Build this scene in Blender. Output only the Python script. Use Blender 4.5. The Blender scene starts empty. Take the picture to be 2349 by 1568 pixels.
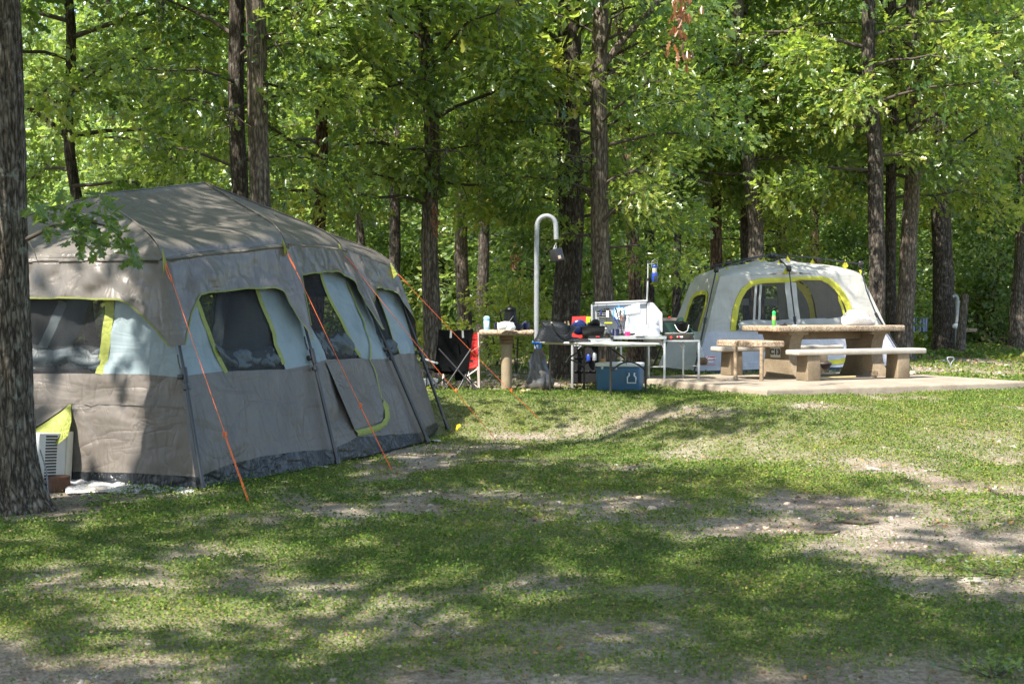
import bpy, bmesh, math, random
import numpy as np
from math import radians, sin, cos, pi, atan, tan, sqrt
from mathutils import Vector, Matrix

SC = bpy.context.scene
COL = SC.collection

# ------------------------------------------------------------------ camera
EYE = np.array([0.0, 0.0, 1.6])
F = 3200.0                      # focal length in the 2349 px wide reading of the photograph
PITCH = atan(84 / F)
cam_d = bpy.data.cameras.new('camera'); cam = bpy.data.objects.new('camera', cam_d); COL.objects.link(cam)
cam.location = EYE; cam.rotation_euler = (pi/2 - PITCH, 0, 0)
cam_d.sensor_width = 36; cam_d.lens = F / 2349 * 36
cam_d.clip_start = 0.1; cam_d.clip_end = 2000
cam_d.dof.use_dof = True; cam_d.dof.focus_distance = 17.5; cam_d.dof.aperture_fstop = 5.6
SC.camera = cam

# ------------------------------------------------------------------ light
SUN_EL, SUN_AZ = 53.0, 224.0     # azimuth: compass-like, 0 = +y, 90 = +x
se, sa = radians(SUN_EL), radians(SUN_AZ)
SUN = np.array([sin(sa)*cos(se), cos(sa)*cos(se), sin(se)])
w = bpy.data.worlds.new('World'); SC.world = w; w.use_nodes = True
nt = w.node_tree; bg = nt.nodes['Background']
sky = nt.nodes.new('ShaderNodeTexSky'); sky.sky_type = 'NISHITA'; sky.sun_disc = False
sky.sun_elevation = se; sky.sun_rotation = sa
sky.air_density = 1.0; sky.dust_density = 1.6; sky.ozone_density = 1.0
nt.links.new(sky.outputs[0], bg.inputs[0]); bg.inputs[1].default_value = 0.135
sd = bpy.data.lights.new('sun', 'SUN'); sd.energy = 4.3; sd.angle = radians(0.53); sd.color = (1.0, 0.94, 0.84)
so = bpy.data.objects.new('sun', sd); COL.objects.link(so); so.location = (-20, -20, 40)
so.rotation_euler = Vector(SUN).to_track_quat('Z', 'Y').to_euler()
SC.view_settings.view_transform = 'Standard'; SC.view_settings.look = 'None'
SC.view_settings.exposure = 1.7; SC.view_settings.gamma = 1.0
cy = SC.cycles
cy.max_bounces = 7; cy.diffuse_bounces = 3; cy.glossy_bounces = 2; cy.transmission_bounces = 4; cy.transparent_max_bounces = 12
cy.sample_clamp_indirect = 6.0; cy.caustics_reflective = False; cy.caustics_refractive = False
cy.use_denoising = True
try: cy.denoiser = 'OPENIMAGEDENOISE'; cy.denoising_prefilter = 'NONE'
except Exception: pass

# ------------------------------------------------------------------ photograph geometry
def W(u, v, y):
    a = (u - 1174.5) / F; b = (784 - v) / F
    d = np.array([a, cos(PITCH) + b*sin(PITCH), -sin(PITCH) + b*cos(PITCH)])
    return EYE + d * (y / d[1])
def proj(p):
    r = np.asarray(p, float) - EYE
    c, s = cos(PITCH), sin(PITCH)
    yc = r[..., 1]*c - r[..., 2]*s; up = r[..., 1]*s + r[..., 2]*c
    return np.stack([1174.5 + F*r[..., 0]/yc, 784 - F*up/yc], -1)
def vnoise(x, y, seed=0):
    x = np.asarray(x, float); y = np.asarray(y, float)
    xi = np.floor(x).astype(np.int64); yi = np.floor(y).astype(np.int64)
    fx = x - xi; fy = y - yi; fx = fx*fx*(3-2*fx); fy = fy*fy*(3-2*fy)
    def h(a, b):
        n = (a*374761393 + b*668265263 + seed*982451653) & 0xffffffff
        n = ((n ^ (n >> 13)) * 1274126177) & 0xffffffff
        return ((n ^ (n >> 16)) & 0xffff) / 65535.0
    return (h(xi, yi)*(1-fx) + h(xi+1, yi)*fx)*(1-fy) + (h(xi, yi+1)*(1-fx) + h(xi+1, yi+1)*fx)*fy
def fbm(x, y, seed=0, o=4):
    s = 0; a = .5; t = 0
    for i in range(o):
        s = s + a*vnoise(np.asarray(x)*2**i + 17.3*i, np.asarray(y)*2**i - 9.1*i, seed + i); t += a; a *= .5
    return s / t
def sstep(a, b, x):
    t = np.clip((np.asarray(x, float)-a)/(b-a), 0, 1); return t*t*(3-2*t)
def gz0(x, y):
    x = np.asarray(x, float); y = np.asarray(y, float)
    return (0.37 + .012*sstep(2.0, 3.0, x)*sstep(23, 19, y))*sstep(0.0, 1.0, (y - (16.7 - 4.7*sstep(.3, 3.6, x)))/((19.0 - 1.2*sstep(.3, 3.2, x)) - (16.7 - 4.7*sstep(.3, 3.6, x)))) + 0.10*(fbm(x*.12+5, y*.12, 3, 2)-.5)*sstep(22, 30, y)
def gz(x, y):
    x = np.asarray(x, float); y = np.asarray(y, float)
    return gz0(x, y) + .05*(fbm(x*.9, y*.9, 11, 3)-.5) + .012*(vnoise(x*7, y*7, 5)-.5)
def G(u, v):
    z = 0.0
    for _ in range(30):
        a = (u-1174.5)/F; b = (784-v)/F
        d = np.array([a, cos(PITCH)+b*sin(PITCH), -sin(PITCH)+b*cos(PITCH)])
        p = EYE + d*((z-1.6)/d[2]); z = .5*z + .5*float(gz0(p[0], p[1]))
    return p

# ------------------------------------------------------------------ materials
def nodes(m):
    m.use_nodes = True; n = m.node_tree; n.nodes.clear()
    return n, n.nodes.new('ShaderNodeOutputMaterial')
def N(nt, typ, **kw):
    n = nt.nodes.new(typ)
    for k, v in kw.items():
        if k.startswith('i_'):
            key = k[2:]; key = int(key) if key.isdigit() else key.replace('_', ' ')
            n.inputs[key].default_value = v
        else: setattr(n, k, v)
    return n
def ramp(nt, stops):
    r = nt.nodes.new('ShaderNodeValToRGB'); e = r.color_ramp.elements
    while len(e) > 1: e.remove(e[-1])
    e[0].position = stops[0][0]; e[0].color = tuple(stops[0][1]) + (1,)
    for p, c in stops[1:]:
        x = e.new(p); x.color = tuple(c) + (1,)
    return r
def simple(name, col, rough=.5, metal=0, bump=0, bscale=60, var=.12, vscale=6, spec=.5, trans=0, stretch=(1,1,1), alpha=None):
    m = bpy.data.materials.new(name); nt, out = nodes(m)
    p = N(nt, 'ShaderNodeBsdfPrincipled'); L = nt.links.new
    tc = N(nt, 'ShaderNodeTexCoord'); mp = N(nt, 'ShaderNodeMapping'); mp.inputs['Scale'].default_value = stretch
    L(tc.outputs['Object'], mp.inputs[0])
    no = N(nt, 'ShaderNodeTexNoise', i_Scale=vscale, i_Detail=5.0, i_Roughness=.6); L(mp.outputs[0], no.inputs['Vector'])
    c = np.array(col[:3]); r = ramp(nt, [(.3, np.clip(c*(1-var), 0, 1)), (.7, np.clip(c*(1+var), 0, 1))])
    L(no.outputs[0], r.inputs[0]); L(r.outputs[0], p.inputs['Base Color'])
    p.inputs['Roughness'].default_value = rough; p.inputs['Metallic'].default_value = metal
    p.inputs['Specular IOR Level'].default_value = spec
    if bump:
        n2 = N(nt, 'ShaderNodeTexNoise', i_Scale=bscale, i_Detail=4.0); L(mp.outputs[0], n2.inputs['Vector'])
        b = N(nt, 'ShaderNodeBump', i_Strength=bump, i_Distance=.02); L(n2.outputs[0], b.inputs['Height']); L(b.outputs[0], p.inputs['Normal'])
    last = p.outputs[0]
    if trans:
        t = N(nt, 'ShaderNodeBsdfTranslucent'); L(r.outputs[0], t.inputs[0]); mx = N(nt, 'ShaderNodeMixShader', i_0=trans)
        L(last, mx.inputs[1]); L(t.outputs[0], mx.inputs[2]); last = mx.outputs[0]
    if alpha is not None:
        t = N(nt, 'ShaderNodeBsdfTransparent'); mx = N(nt, 'ShaderNodeMixShader', i_0=alpha)
        L(t.outputs[0], mx.inputs[1]); L(last, mx.inputs[2]); last = mx.outputs[0]
    L(last, out.inputs[0]); return m
def fabric(name, col, rough=.6, wr=.5, trans=.12, wscale=3.0, var=.08, dirt=.1, spec=.35, wdist=.04):
    """coated tent cloth: long tension creases, fine crumple, faint dirt"""
    m = bpy.data.materials.new(name); nt, out = nodes(m); L = nt.links.new
    p = N(nt, 'ShaderNodeBsdfPrincipled', i_Roughness=rough); p.inputs['Specular IOR Level'].default_value = spec
    tc = N(nt, 'ShaderNodeTexCoord')
    n1 = N(nt, 'ShaderNodeTexNoise', i_Scale=2.2, i_Detail=6.0, i_Roughness=.65); L(tc.outputs['Object'], n1.inputs['Vector'])
    c = np.array(col[:3]); r = ramp(nt, [(.32, c*(1-var-dirt)), (.5, c), (.7, np.clip(c*(1+var), 0, 1))])
    L(n1.outputs[0], r.inputs[0]); L(r.outputs[0], p.inputs['Base Color'])
    # crease field: distorted, stretched noise in two directions
    hs = []
    for rot, sc, st in (((.5, .3, .7), wscale, (1, 1, 3.2)), ((-.6, .2, -.5), wscale*1.7, (3.0, 3.0, 1))):
        mp = N(nt, 'ShaderNodeMapping'); mp.inputs['Rotation'].default_value = rot; mp.inputs['Scale'].default_value = st
        L(tc.outputs['Object'], mp.inputs[0])
        n = N(nt, 'ShaderNodeTexNoise', i_Scale=sc*.55, i_Detail=2.2, i_Distortion=.7); L(mp.outputs[0], n.inputs['Vector'])
        a = N(nt, 'ShaderNodeMath', operation='SUBTRACT', i_1=.5); L(n.outputs[0], a.inputs[0])
        ab = N(nt, 'ShaderNodeMath', operation='ABSOLUTE'); L(a.outputs[0], ab.inputs[0])
        sm = N(nt, 'ShaderNodeMath', operation='POWER', i_1=.75); L(ab.outputs[0], sm.inputs[0]); hs.append(sm)
    add = N(nt, 'ShaderNodeMath', operation='ADD'); L(hs[0].outputs[0], add.inputs[0]); L(hs[1].outputs[0], add.inputs[1])
    b = N(nt, 'ShaderNodeBump', i_Strength=wr, i_Distance=wdist); L(add.outputs[0], b.inputs['Height'])
    L(b.outputs[0], p.inputs['Normal'])
    t = N(nt, 'ShaderNodeBsdfTranslucent'); L(r.outputs[0], t.inputs[0]); L(b.outputs[0], t.inputs['Normal'])
    mx = N(nt, 'ShaderNodeMixShader', i_0=trans); L(p.outputs[0], mx.inputs[1]); L(t.outputs[0], mx.inputs[2])
    L(mx.outputs[0], out.inputs[0]); return m
def bark(name, c0, c1, c2, scale=1.0, lichen=.0):
    m = bpy.data.materials.new(name); nt, out = nodes(m); L = nt.links.new
    p = N(nt, 'ShaderNodeBsdfPrincipled', i_Roughness=.9); p.inputs['Specular IOR Level'].default_value = .15
    tc = N(nt, 'ShaderNodeTexCoord'); mp = N(nt, 'ShaderNodeMapping'); mp.inputs['Scale'].default_value = (36*scale, 36*scale, 9.5*scale)
    L(tc.outputs['Object'], mp.inputs[0])
    nz = N(nt, 'ShaderNodeTexNoise', i_Scale=.5, i_Detail=3.0); L(mp.outputs[0], nz.inputs['Vector'])
    mv = N(nt, 'ShaderNodeMix', data_type='VECTOR', i_0=.34); L(mp.outputs[0], mv.inputs[4]); L(nz.outputs['Color'], mv.inputs[5]); nz.inputs['Detail'].default_value = 5
    sc = N(nt, 'ShaderNodeVectorMath', operation='SCALE'); sc.inputs['Scale'].default_value = 1.25; L(mv.outputs[1], sc.inputs[0])
    vo = N(nt, 'ShaderNodeTexVoronoi', feature='DISTANCE_TO_EDGE', i_Scale=.75); L(sc.outputs[0], vo.inputs['Vector'])
    n2 = N(nt, 'ShaderNodeTexNoise', i_Scale=1.7, i_Detail=6.0, i_Roughness=.7); L(mp.outputs[0], n2.inputs['Vector'])
    a = N(nt, 'ShaderNodeMath', operation='MULTIPLY_ADD', i_1=.95, i_2=-.62); L(vo.outputs['Distance'], a.inputs[0])
    a2 = N(nt, 'ShaderNodeMath', operation='MULTIPLY_ADD', i_1=.75); L(n2.outputs[0], a2.inputs[0]); L(a.outputs[0], a2.inputs[2])
    m4 = N(nt, 'ShaderNodeMapping'); m4.inputs['Scale'].default_value = (26*scale, 26*scale, 1.6*scale); L(tc.outputs['Object'], m4.inputs[0])
    n4 = N(nt, 'ShaderNodeTexNoise', i_Scale=1.0, i_Detail=5.0, i_Roughness=.62, i_Distortion=.6); L(m4.outputs[0], n4.inputs['Vector'])
    a3 = N(nt, 'ShaderNodeMath', operation='MULTIPLY_ADD', i_1=1.0); L(n4.outputs[0], a3.inputs[0]); L(a2.outputs[0], a3.inputs[2]); a2 = a3
    r = ramp(nt, [(.22, c0), (.46, c1), (.78, c2)]); L(a2.outputs[0], r.inputs[0]); col = r.outputs[0]
    if lichen:
        n3 = N(nt, 'ShaderNodeTexNoise', i_Scale=9.0, i_Detail=5.0, i_Roughness=.7); L(tc.outputs['Object'], n3.inputs['Vector'])
        r3 = ramp(nt, [(.56, (0, 0, 0)), (.66, (lichen,)*3)]); L(n3.outputs[0], r3.inputs[0])
        mx = N(nt, 'ShaderNodeMix', data_type='RGBA'); L(r3.outputs[0], mx.inputs[0]); L(col, mx.inputs[6]); mx.inputs[7].default_value = (.30, .31, .26, 1); col = mx.outputs[2]
    L(col, p.inputs['Base Color'])
    b = N(nt, 'ShaderNodeBump', i_Strength=.9, i_Distance=.03); L(a2.outputs[0], b.inputs['Height']); L(b.outputs[0], p.inputs['Normal'])
    L(p.outputs[0], out.inputs[0]); return m
def leafmat(name, lo, hi, tlo, thi, mixt=.42, rough=.30, spec=.9):
    m = bpy.data.materials.new(name); nt, out = nodes(m); L = nt.links.new
    at = N(nt, 'ShaderNodeAttribute', attribute_name='lv')
    p = N(nt, 'ShaderNodeBsdfPrincipled', i_Roughness=rough); p.inputs['Specular IOR Level'].default_value = spec
    r1 = ramp(nt, [(0, lo), (.8, hi), (1, tuple(np.array(hi)*np.array([1.7, 1.25, .9])))]); r2 = ramp(nt, [(0, tlo), (1, thi)])
    L(at.outputs['Fac'], r1.inputs[0]); L(at.outputs['Fac'], r2.inputs[0])
    L(r1.outputs[0], p.inputs['Base Color'])
    t = N(nt, 'ShaderNodeBsdfTranslucent'); L(r2.outputs[0], t.inputs[0])
    mx = N(nt, 'ShaderNodeMixShader', i_0=mixt); L(p.outputs[0], mx.inputs[1]); L(t.outputs[0], mx.inputs[2])
    L(mx.outputs[0], out.inputs[0]); return m

M = {}
M['leaf'] = leafmat('oak_leaf', (.032, .078, .02), (.14, .195, .045), (.20, .34, .04), (.58, .74, .10), .45)
M['leaf_warm'] = leafmat('oak_leaf_warm', (.07, .11, .02), (.18, .22, .04), (.31, .42, .05), (.70, .76, .11), .50)
M['leaf_far'] = leafmat('leaf_far', (.062, .118, .042), (.165, .235, .08), (.22, .36, .06), (.58, .76, .16), .44, rough=.33)
M['leaf_dead'] = leafmat('leaf_dead', (.14, .06, .025), (.26, .12, .055), (.4, .15, .05), (.5, .2, .08))
M['bark'] = bark('bark_grey', (.05, .04, .032), (.135, .112, .09), (.26, .225, .185))
M['bark_near'] = bark('bark_near', (.035, .028, .022), (.14, .115, .09), (.30, .262, .215), 1.25, .6)
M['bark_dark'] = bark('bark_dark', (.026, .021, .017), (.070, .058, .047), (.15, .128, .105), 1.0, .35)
M['bark_red'] = bark('bark_red', (.028, .018, .013), (.12, .08, .056), (.25, .175, .13))
M['steel'] = simple('galvanised', (.27,.285,.30), .5, .35, var=.18, vscale=18)
M['twig'] = simple('twig', (.06, .047, .036), .9)

# ------------------------------------------------------------------ mesh helpers
def link(me, name, parent=None, loc=None):
    o = bpy.data.objects.new(name, me); COL.objects.link(o)
    if parent is not None: o.parent = parent
    if loc is not None: o.location = loc
    return o
def np_mesh(name, verts, faces_flat, sizes, mats, mi=None, smooth=False, attr=None):
    me = bpy.data.meshes.new(name)
    verts = np.asarray(verts, np.float32); ff = np.asarray(faces_flat, np.int32).ravel(); sizes = np.asarray(sizes, np.int32)
    me.vertices.add(len(verts)); me.vertices.foreach_set('co', verts.ravel())
    me.loops.add(len(ff)); me.loops.foreach_set('vertex_index', ff)
    me.polygons.add(len(sizes)); st = np.zeros(len(sizes), np.int32); st[1:] = np.cumsum(sizes)[:-1]
    me.polygons.foreach_set('loop_start', st); me.polygons.foreach_set('loop_total', sizes)
    if mi is not None: me.polygons.foreach_set('material_index', np.asarray(mi, np.int32))
    if smooth is not False:
        me.polygons.foreach_set('use_smooth', np.full(len(sizes), True) if smooth is True else np.asarray(smooth, bool))
    for m in mats: me.materials.append(m)
    if attr is not None:
        a = me.attributes.new('lv', 'FLOAT', 'POINT'); a.data.foreach_set('value', np.asarray(attr, np.float32))
    me.update(calc_edges=True); return me
def thing(name, label, cat, loc, group=None):
    o = bpy.data.objects.new(name, None); COL.objects.link(o); o.location = [float(c) for c in loc]
    o.empty_display_size = .2; o['label'] = label; o['category'] = cat
    if group: o['group'] = group
    return o
def tag(o, label, cat, group=None):
    o['label'] = label; o['category'] = cat
    if group: o['group'] = group
    return o

class MB:
    """mesh builder: collects shapes in world coordinates, links them as ONE object"""
    def __init__(s): s.v = []; s.f = []; s.mi = []; s.sm = []; s.n = 0; s.cur = 0
    def mat(s, i): s.cur = i; return s
    def add(s, vs, fs, smooth=False):
        vs = [tuple(float(c) for c in p) for p in vs]
        s.v += vs; s.f += [tuple(i + s.n for i in f) for f in fs]; s.mi += [s.cur]*len(fs); s.sm += [smooth]*len(fs); s.n += len(vs)
        return s
    def box(s, c, size, rot=None, bev=0.0, taper=1.0):
        hx, hy, hz = size[0]/2, size[1]/2, size[2]/2; b = min(bev, hx*.9, hy*.9, hz*.9)
        R = rot if rot is not None else Matrix.Identity(3); c = Vector([float(k) for k in c])
        if b <= 0:
            pts = [(sx*hx*(taper if sz > 0 else 1), sy*hy*(taper if sz > 0 else 1), sz*hz) for sz in (-1, 1) for sy in (-1, 1) for sx in (-1, 1)]
            fs = [(0, 2, 3, 1), (4, 5, 7, 6), (0, 1, 5, 4), (2, 6, 7, 3), (0, 4, 6, 2), (1, 3, 7, 5)]
            return s.add([c + R @ Vector(p) for p in pts], fs)
        bm = bmesh.new(); bmesh.ops.create_cube(bm, size=1.0)
        for v in bm.verts:
            k = taper if v.co.z > 0 else 1
            v.co = Vector((v.co.x*2*hx*k, v.co.y*2*hy*k, v.co.z*2*hz))
        bmesh.ops.bevel(bm, geom=bm.edges[:], offset=b, segments=2, affect='EDGES', profile=.6)
        bm.verts.ensure_lookup_table(); bm.verts.index_update()
        s.add([c + R @ v.co for v in bm.verts], [[v.index for v in f.verts] for f in bm.faces], True); bm.free(); return s
    def tube(s, pts, r, n=8, cap=True, smooth=True):
        pts = [Vector([float(k) for k in p]) for p in pts]; m = len(pts)
        rs = r if hasattr(r, '__len__') else [r]*m
        vs = []; fs = []; ref = None
        for i, p in enumerate(pts):
            d = (pts[min(i+1, m-1)] - pts[max(i-1, 0)]).normalized()
            if ref is None: ref = Vector((0, 0, 1)) if abs(d.z) < .9 else Vector((1, 0, 0))
            a = d.cross(ref); a.normalize(); b = a.cross(d).normalized(); ref = b
            for k in range(n):
                t = 2*pi*k/n; vs.append(p + a*cos(t)*rs[i] + b*sin(t)*rs[i])
        for i in range(m-1):
            for k in range(n):
                k2 = (k+1) % n; fs.append((i*n+k, i*n+k2, (i+1)*n+k2, (i+1)*n+k))
        s.add(vs, fs, smooth)
        if cap: s.add(vs[:n], [tuple(range(n))[::-1]]); s.add(vs[-n:], [tuple(range(n))])
        return s
    def lathe(s, c, prof, n=20, rot=None, smooth=True, cap=True, sx=1, sy=1):
        c = Vector([float(k) for k in c]); R = rot if rot is not None else Matrix.Identity(3); vs = []; fs = []
        for (r, z) in prof:
            for k in range(n):
                t = 2*pi*k/n; vs.append(c + R @ Vector((r*cos(t)*sx, r*sin(t)*sy, z)))
        for i in range(len(prof)-1):
            for k in range(n):
                k2 = (k+1) % n; fs.append((i*n+k, i*n+k2, (i+1)*n+k2, (i+1)*n+k))
        s.add(vs, fs, smooth)
        if cap:
            if prof[0][0] > 1e-4: s.add(vs[:n], [tuple(range(n))[::-1]])
            if prof[-1][0] > 1e-4: s.add(vs[-n:], [tuple(range(n))])
        return s
    def prism(s, poly, ex, smooth=False):
        """poly: list of 3-D points; ex: extrusion vector"""
        n = len(poly); a = [Vector([float(k) for k in p]) for p in poly]; e = Vector([float(k) for k in ex]); b = [p + e for p in a]
        s.add(a + b, [tuple(range(n))[::-1], tuple(range(n, 2*n))] + [(i, (i+1) % n, n+(i+1) % n, n+i) for i in range(n)]); return s
    def grid(s, P, smooth=True, flip=False):
        """P: array (a,b,3)"""
        P = np.asarray(P, float); a, b = P.shape[:2]
        fs = [((i*b+j), (i*b+j+1), ((i+1)*b+j+1), ((i+1)*b+j)) for i in range(a-1) for j in range(b-1)]
        if flip: fs = [f[::-1] for f in fs]
        return s.add(P.reshape(-1, 3), fs, smooth)
    def build(s, name, mats, parent=None, org=None, merge=0, thick=0):
        if parent is not None and org is None:
            r = parent
            while r.parent is not None: r = r.parent
            org = np.array(r.location)
        o3 = np.array(org if org is not None else (0, 0, 0), float)
        me = bpy.data.meshes.new(name); me.from_pydata([tuple(np.array(p) - o3) for p in s.v], [], s.f)
        mats = mats if isinstance(mats, (list, tuple)) else [mats]
        for m in mats: me.materials.append(m)
        me.polygons.foreach_set('material_index', s.mi); me.polygons.foreach_set('use_smooth', s.sm)
        bm = bmesh.new(); bm.from_mesh(me)
        if merge: bmesh.ops.remove_doubles(bm, verts=bm.verts, dist=merge)
        if not merge and not thick: bmesh.ops.recalc_face_normals(bm, faces=bm.faces)
        bm.to_mesh(me); bm.free(); me.update()
        o = link(me, name, parent)
        if parent is None and org is not None: o.location = o3
        return o

def solo(mb, name, mats, label, cat, loc=None, group=None, **k):
    """a thing that is one mesh; its origin at loc"""
    if loc is None: loc = np.array(mb.v).mean(0)*[1, 1, 0] + [0, 0, np.array(mb.v)[:, 2].min()]
    return tag(mb.build(name, mats, None, org=np.array(loc, float), **k), label, cat, group)
def rotz(a): return Matrix.Rotation(a, 3, 'Z')
# ------------------------------------------------------------------ sunlit targets: where the photograph shows sun, the canopy has a gap
LIT = []     # (x, y, z, radius)
def lit_ground(pts):
    for u, v, r in pts:
        p = G(u, v); LIT.append((p[0], p[1], p[2], r))
lit_ground([(60,1200,.35),(180,1205,.3),(40,1260,.4),(150,1290,.35),(260,1310,.3),(90,1340,.3),(380,1330,.25),(470,1290,.25),(520,1130,.25),(640,1340,.35),(780,1390,.3),(720,1440,.25),(560,1260,.25),
 (330,1430,.12),(120,1480,.15),(860,1370,.2),
 (1050,1070,.5),(1150,1060,.5),(1250,1050,.5),(1380,1060,.5),(1480,1040,.6),(1600,1050,.6),(1720,1040,.8),(1850,1030,.8),(1980,1010,.9),(2100,1010,1.0),(2230,1010,1.0),(2330,1000,1.0),
 (2330,1070,.8),(2240,1060,.6),(2320,1130,.6),(2200,1110,.5),(2240,1160,.4),(2340,1170,.5),(1990,1090,.35),
 (1200,960,.8),(1350,960,.8),(1450,940,.8),(1600,950,.9),(1750,930,.9),(1900,920,1),(2050,915,1.1),(2200,910,1.2),(2320,910,1.2),(1100,990,.4),
 (1130,925,.4),(1330,925,.5),(1300,885,.5),(1200,880,.5),(1080,890,.5),(1010,900,.5),
 (2200,1240,.4),(2140,1260,.35),(2060,1290,.2),(2330,1250,.3),(1960,1210,.2),(1870,1220,.25),(2010,1200,.25),(1700,1290,.15),(1640,1420,.12),
 (1960,860,1),(2150,850,1),(2300,860,1)])
for u, v, y, r in [(120,560,12.6,.3),(110,620,12.5,.25),(200,570,12.5,.2),(130,880,12.3,.35),(200,920,12.2,.3),(240,980,12.1,.3),(260,1040,12,.25),(200,760,12.4,.18),
                   (250,900,12.1,.15),(300,870,12.2,.1),(330,1120,11.8,.2),(400,1100,11.8,.15),
                   (1740,880,20.3,.6),(1850,890,20,.6),(1600,880,21,.5),(2000,885,20.5,.6),(2200,875,21,.8),(1980,745,21.3,.35),(1900,745,21,.3),(2050,745,21.8,.3),(1720,790,20.7,.3),(1900,800,20.3,.3),(2060,800,21,.3),
                   (1700,640,24.5,.3),(1800,600,25.5,.3),(1900,620,26,.5),(1560,760,25,.3),(1700,820,24.5,.3),(1900,820,25,.4),(2030,790,26,.4),(1650,650,24.6,.35),(1640,720,24.3,.3),(1960,660,26.3,.4),(2000,700,26.3,.3)]:
    p = W(u, v, y); LIT.append((p[0], p[1], p[2], r))
LIT = np.array(LIT)
_b = G(-6, 1168); _d = LIT[:, :2]-_b[:2]; _h = -SUN[:2]/np.linalg.norm(SUN[:2]); _al = _d@_h; _pe = np.abs(_d[:, 0]*_h[1]-_d[:, 1]*_h[0])
LIT = LIT[~((_al > 3.6) & (_al < 9.5) & (_pe < .9) & (LIT[:, 2] < .6))]
def blocks_sun(c, rc):
    """c (n,3): does a clump of radius rc at c stand in a sun gap?"""
    d = c[:, None, :] - LIT[None, :, :3]
    t = (d*SUN).sum(-1); perp = np.linalg.norm(d - t[..., None]*SUN, axis=-1)
    hit = ((perp < LIT[None, :, 3] + np.asarray(rc)[:, None]) & (t > .3))
    low = LIT[:, 2] < .6; rr_ = np.random.default_rng(int(abs(c[:, 0].sum()*100)) % 99991).uniform(0, 1, len(c))
    return hit[:, ~low].any(1) | (hit[:, low].any(1) & ((rr_ < .74) | (c[:, 1] > 9.0)))

# ------------------------------------------------------------------ leaves
def oak_outline(detail):
    if detail == 2:   # lobed oak leaf, half outline (x along midrib 0..1, y half width)
        return [(0, 0), (.12, .03), (.2, .15), (.3, .13), (.36, .07), (.46, .28), (.6, .33), (.6, .14), (.72, .26), (.84, .24), (.82, .1), (1.0, 0)]
    if detail == 1:
        return [(0, 0), (.22, .17), (.36, .08), (.55, .32), (.66, .13), (.86, .22), (1.0, 0)]
    return [(0, 0), (.45, .30), (1.0, 0)]
def leaf_arrays(c, dirv, nrm, size, lv, detail=1, fold=.18, droop=.12):
    """c (n,3) base, dirv midrib dir, nrm leaf normal; returns verts, faces_flat, sizes, attr"""
    half = oak_outline(detail); k = len(half); n = len(c)
    side = np.cross(nrm, dirv); side /= np.linalg.norm(side, axis=1, keepdims=True) + 1e-9
    t = [(x, y, y*fold*1.0 - droop*x*x) for x, y in half] + [(x, -y, y*fold - droop*x*x) for x, y in half[1:-1]]
    T = np.array(t); V = (c[:, None, :] + size[:, None, None]*(T[None, :, 0:1]*dirv[:, None, :] + T[None, :, 1:2]*side[:, None, :] + T[None, :, 2:3]*nrm[:, None, :]))
    nv = len(t)
    f1 = list(range(k)); f2 = [0] + list(range(k, nv)) + [k-1]; f2 = f2[::-1]
    ff = np.concatenate([np.array(f1), np.array(f2)])
    FF = (ff[None, :] + (np.arange(n)*nv)[:, None]).ravel()
    sizes = np.tile([k, len(f2)], n)
    return V.reshape(-1, 3), FF, sizes, np.repeat(lv, nv)
def unit(a): return a/(np.linalg.norm(a, axis=-1, keepdims=True)+1e-9)
def spray_leaves(rng, cen, rad, n, size, lvb, out, flat=.72, detail=1, hint=None, fold=.18):
    """n leaves round each clump centre; out dir per clump"""
    m = len(cen); N_ = m*n
    C = np.repeat(cen, n, 0); Rr = np.repeat(rad, n)[:, None]; O = np.repeat(out, n, 0)
    g = rng.normal(size=(N_, 3)); g = unit(g)*rng.uniform(.1, 1, (N_, 1))**.5
    P = C + g*Rr*np.array([1, 1, flat])
    d = unit(unit(g)*.9 + O*.7 + rng.normal(size=(N_, 3))*.55 + np.array([0, 0, -.25]))
    up = unit(np.array([0, 0, 1.0]) + rng.normal(size=(N_, 3))*.8 + O*.3)
    nr = unit(up - (up*d).sum(1, keepdims=True)*d)
    s = size*rng.uniform(.5, 1.45, N_)
    lv = np.clip(np.repeat(lvb, n) + rng.normal(size=N_)*.18, 0, 1)
    return leaf_arrays(P, d, nr, s, lv, detail, fold)
def cat_leaves(parts):
    vs, ff, sz, at = [], [], [], []; off = 0
    for v, f, s, a in parts:
        vs.append(v); ff.append(f + off); sz.append(s); at.append(a); off += len(v)
    return np.concatenate(vs), np.concatenate(ff), np.concatenate(sz), np.concatenate(at)
def tube_np(pts, r, n=5):
    mb = MB(); mb.tube(pts, r, n, cap=False); return np.array(mb.v), mb.f
def wood_join(leafpack, tubes, mats, name):
    v, ff, sz, at = leafpack; mi = [np.zeros(len(sz), int)]; sm = [np.zeros(len(sz), bool)]; V = [v]; Fl = [ff]; S = [sz]; A = [at]; off = len(v)
    tv = []; tf = []; o2 = 0
    for (a, f) in tubes:
        tv.append(a); tf.append(np.array(f) + o2); o2 += len(a)
    if tv:
        tv = np.concatenate(tv); tf = np.concatenate(tf)
        V.append(tv); Fl.append(tf.ravel() + off); S.append(np.full(len(tf), 4)); A.append(np.zeros(len(tv))); mi.append(np.ones(len(tf), int)); sm.append(np.ones(len(tf), bool))
    return np_mesh(name, np.concatenate(V), np.concatenate(Fl), np.concatenate(S), mats, np.concatenate(mi), np.concatenate(sm), np.concatenate(A))

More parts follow.
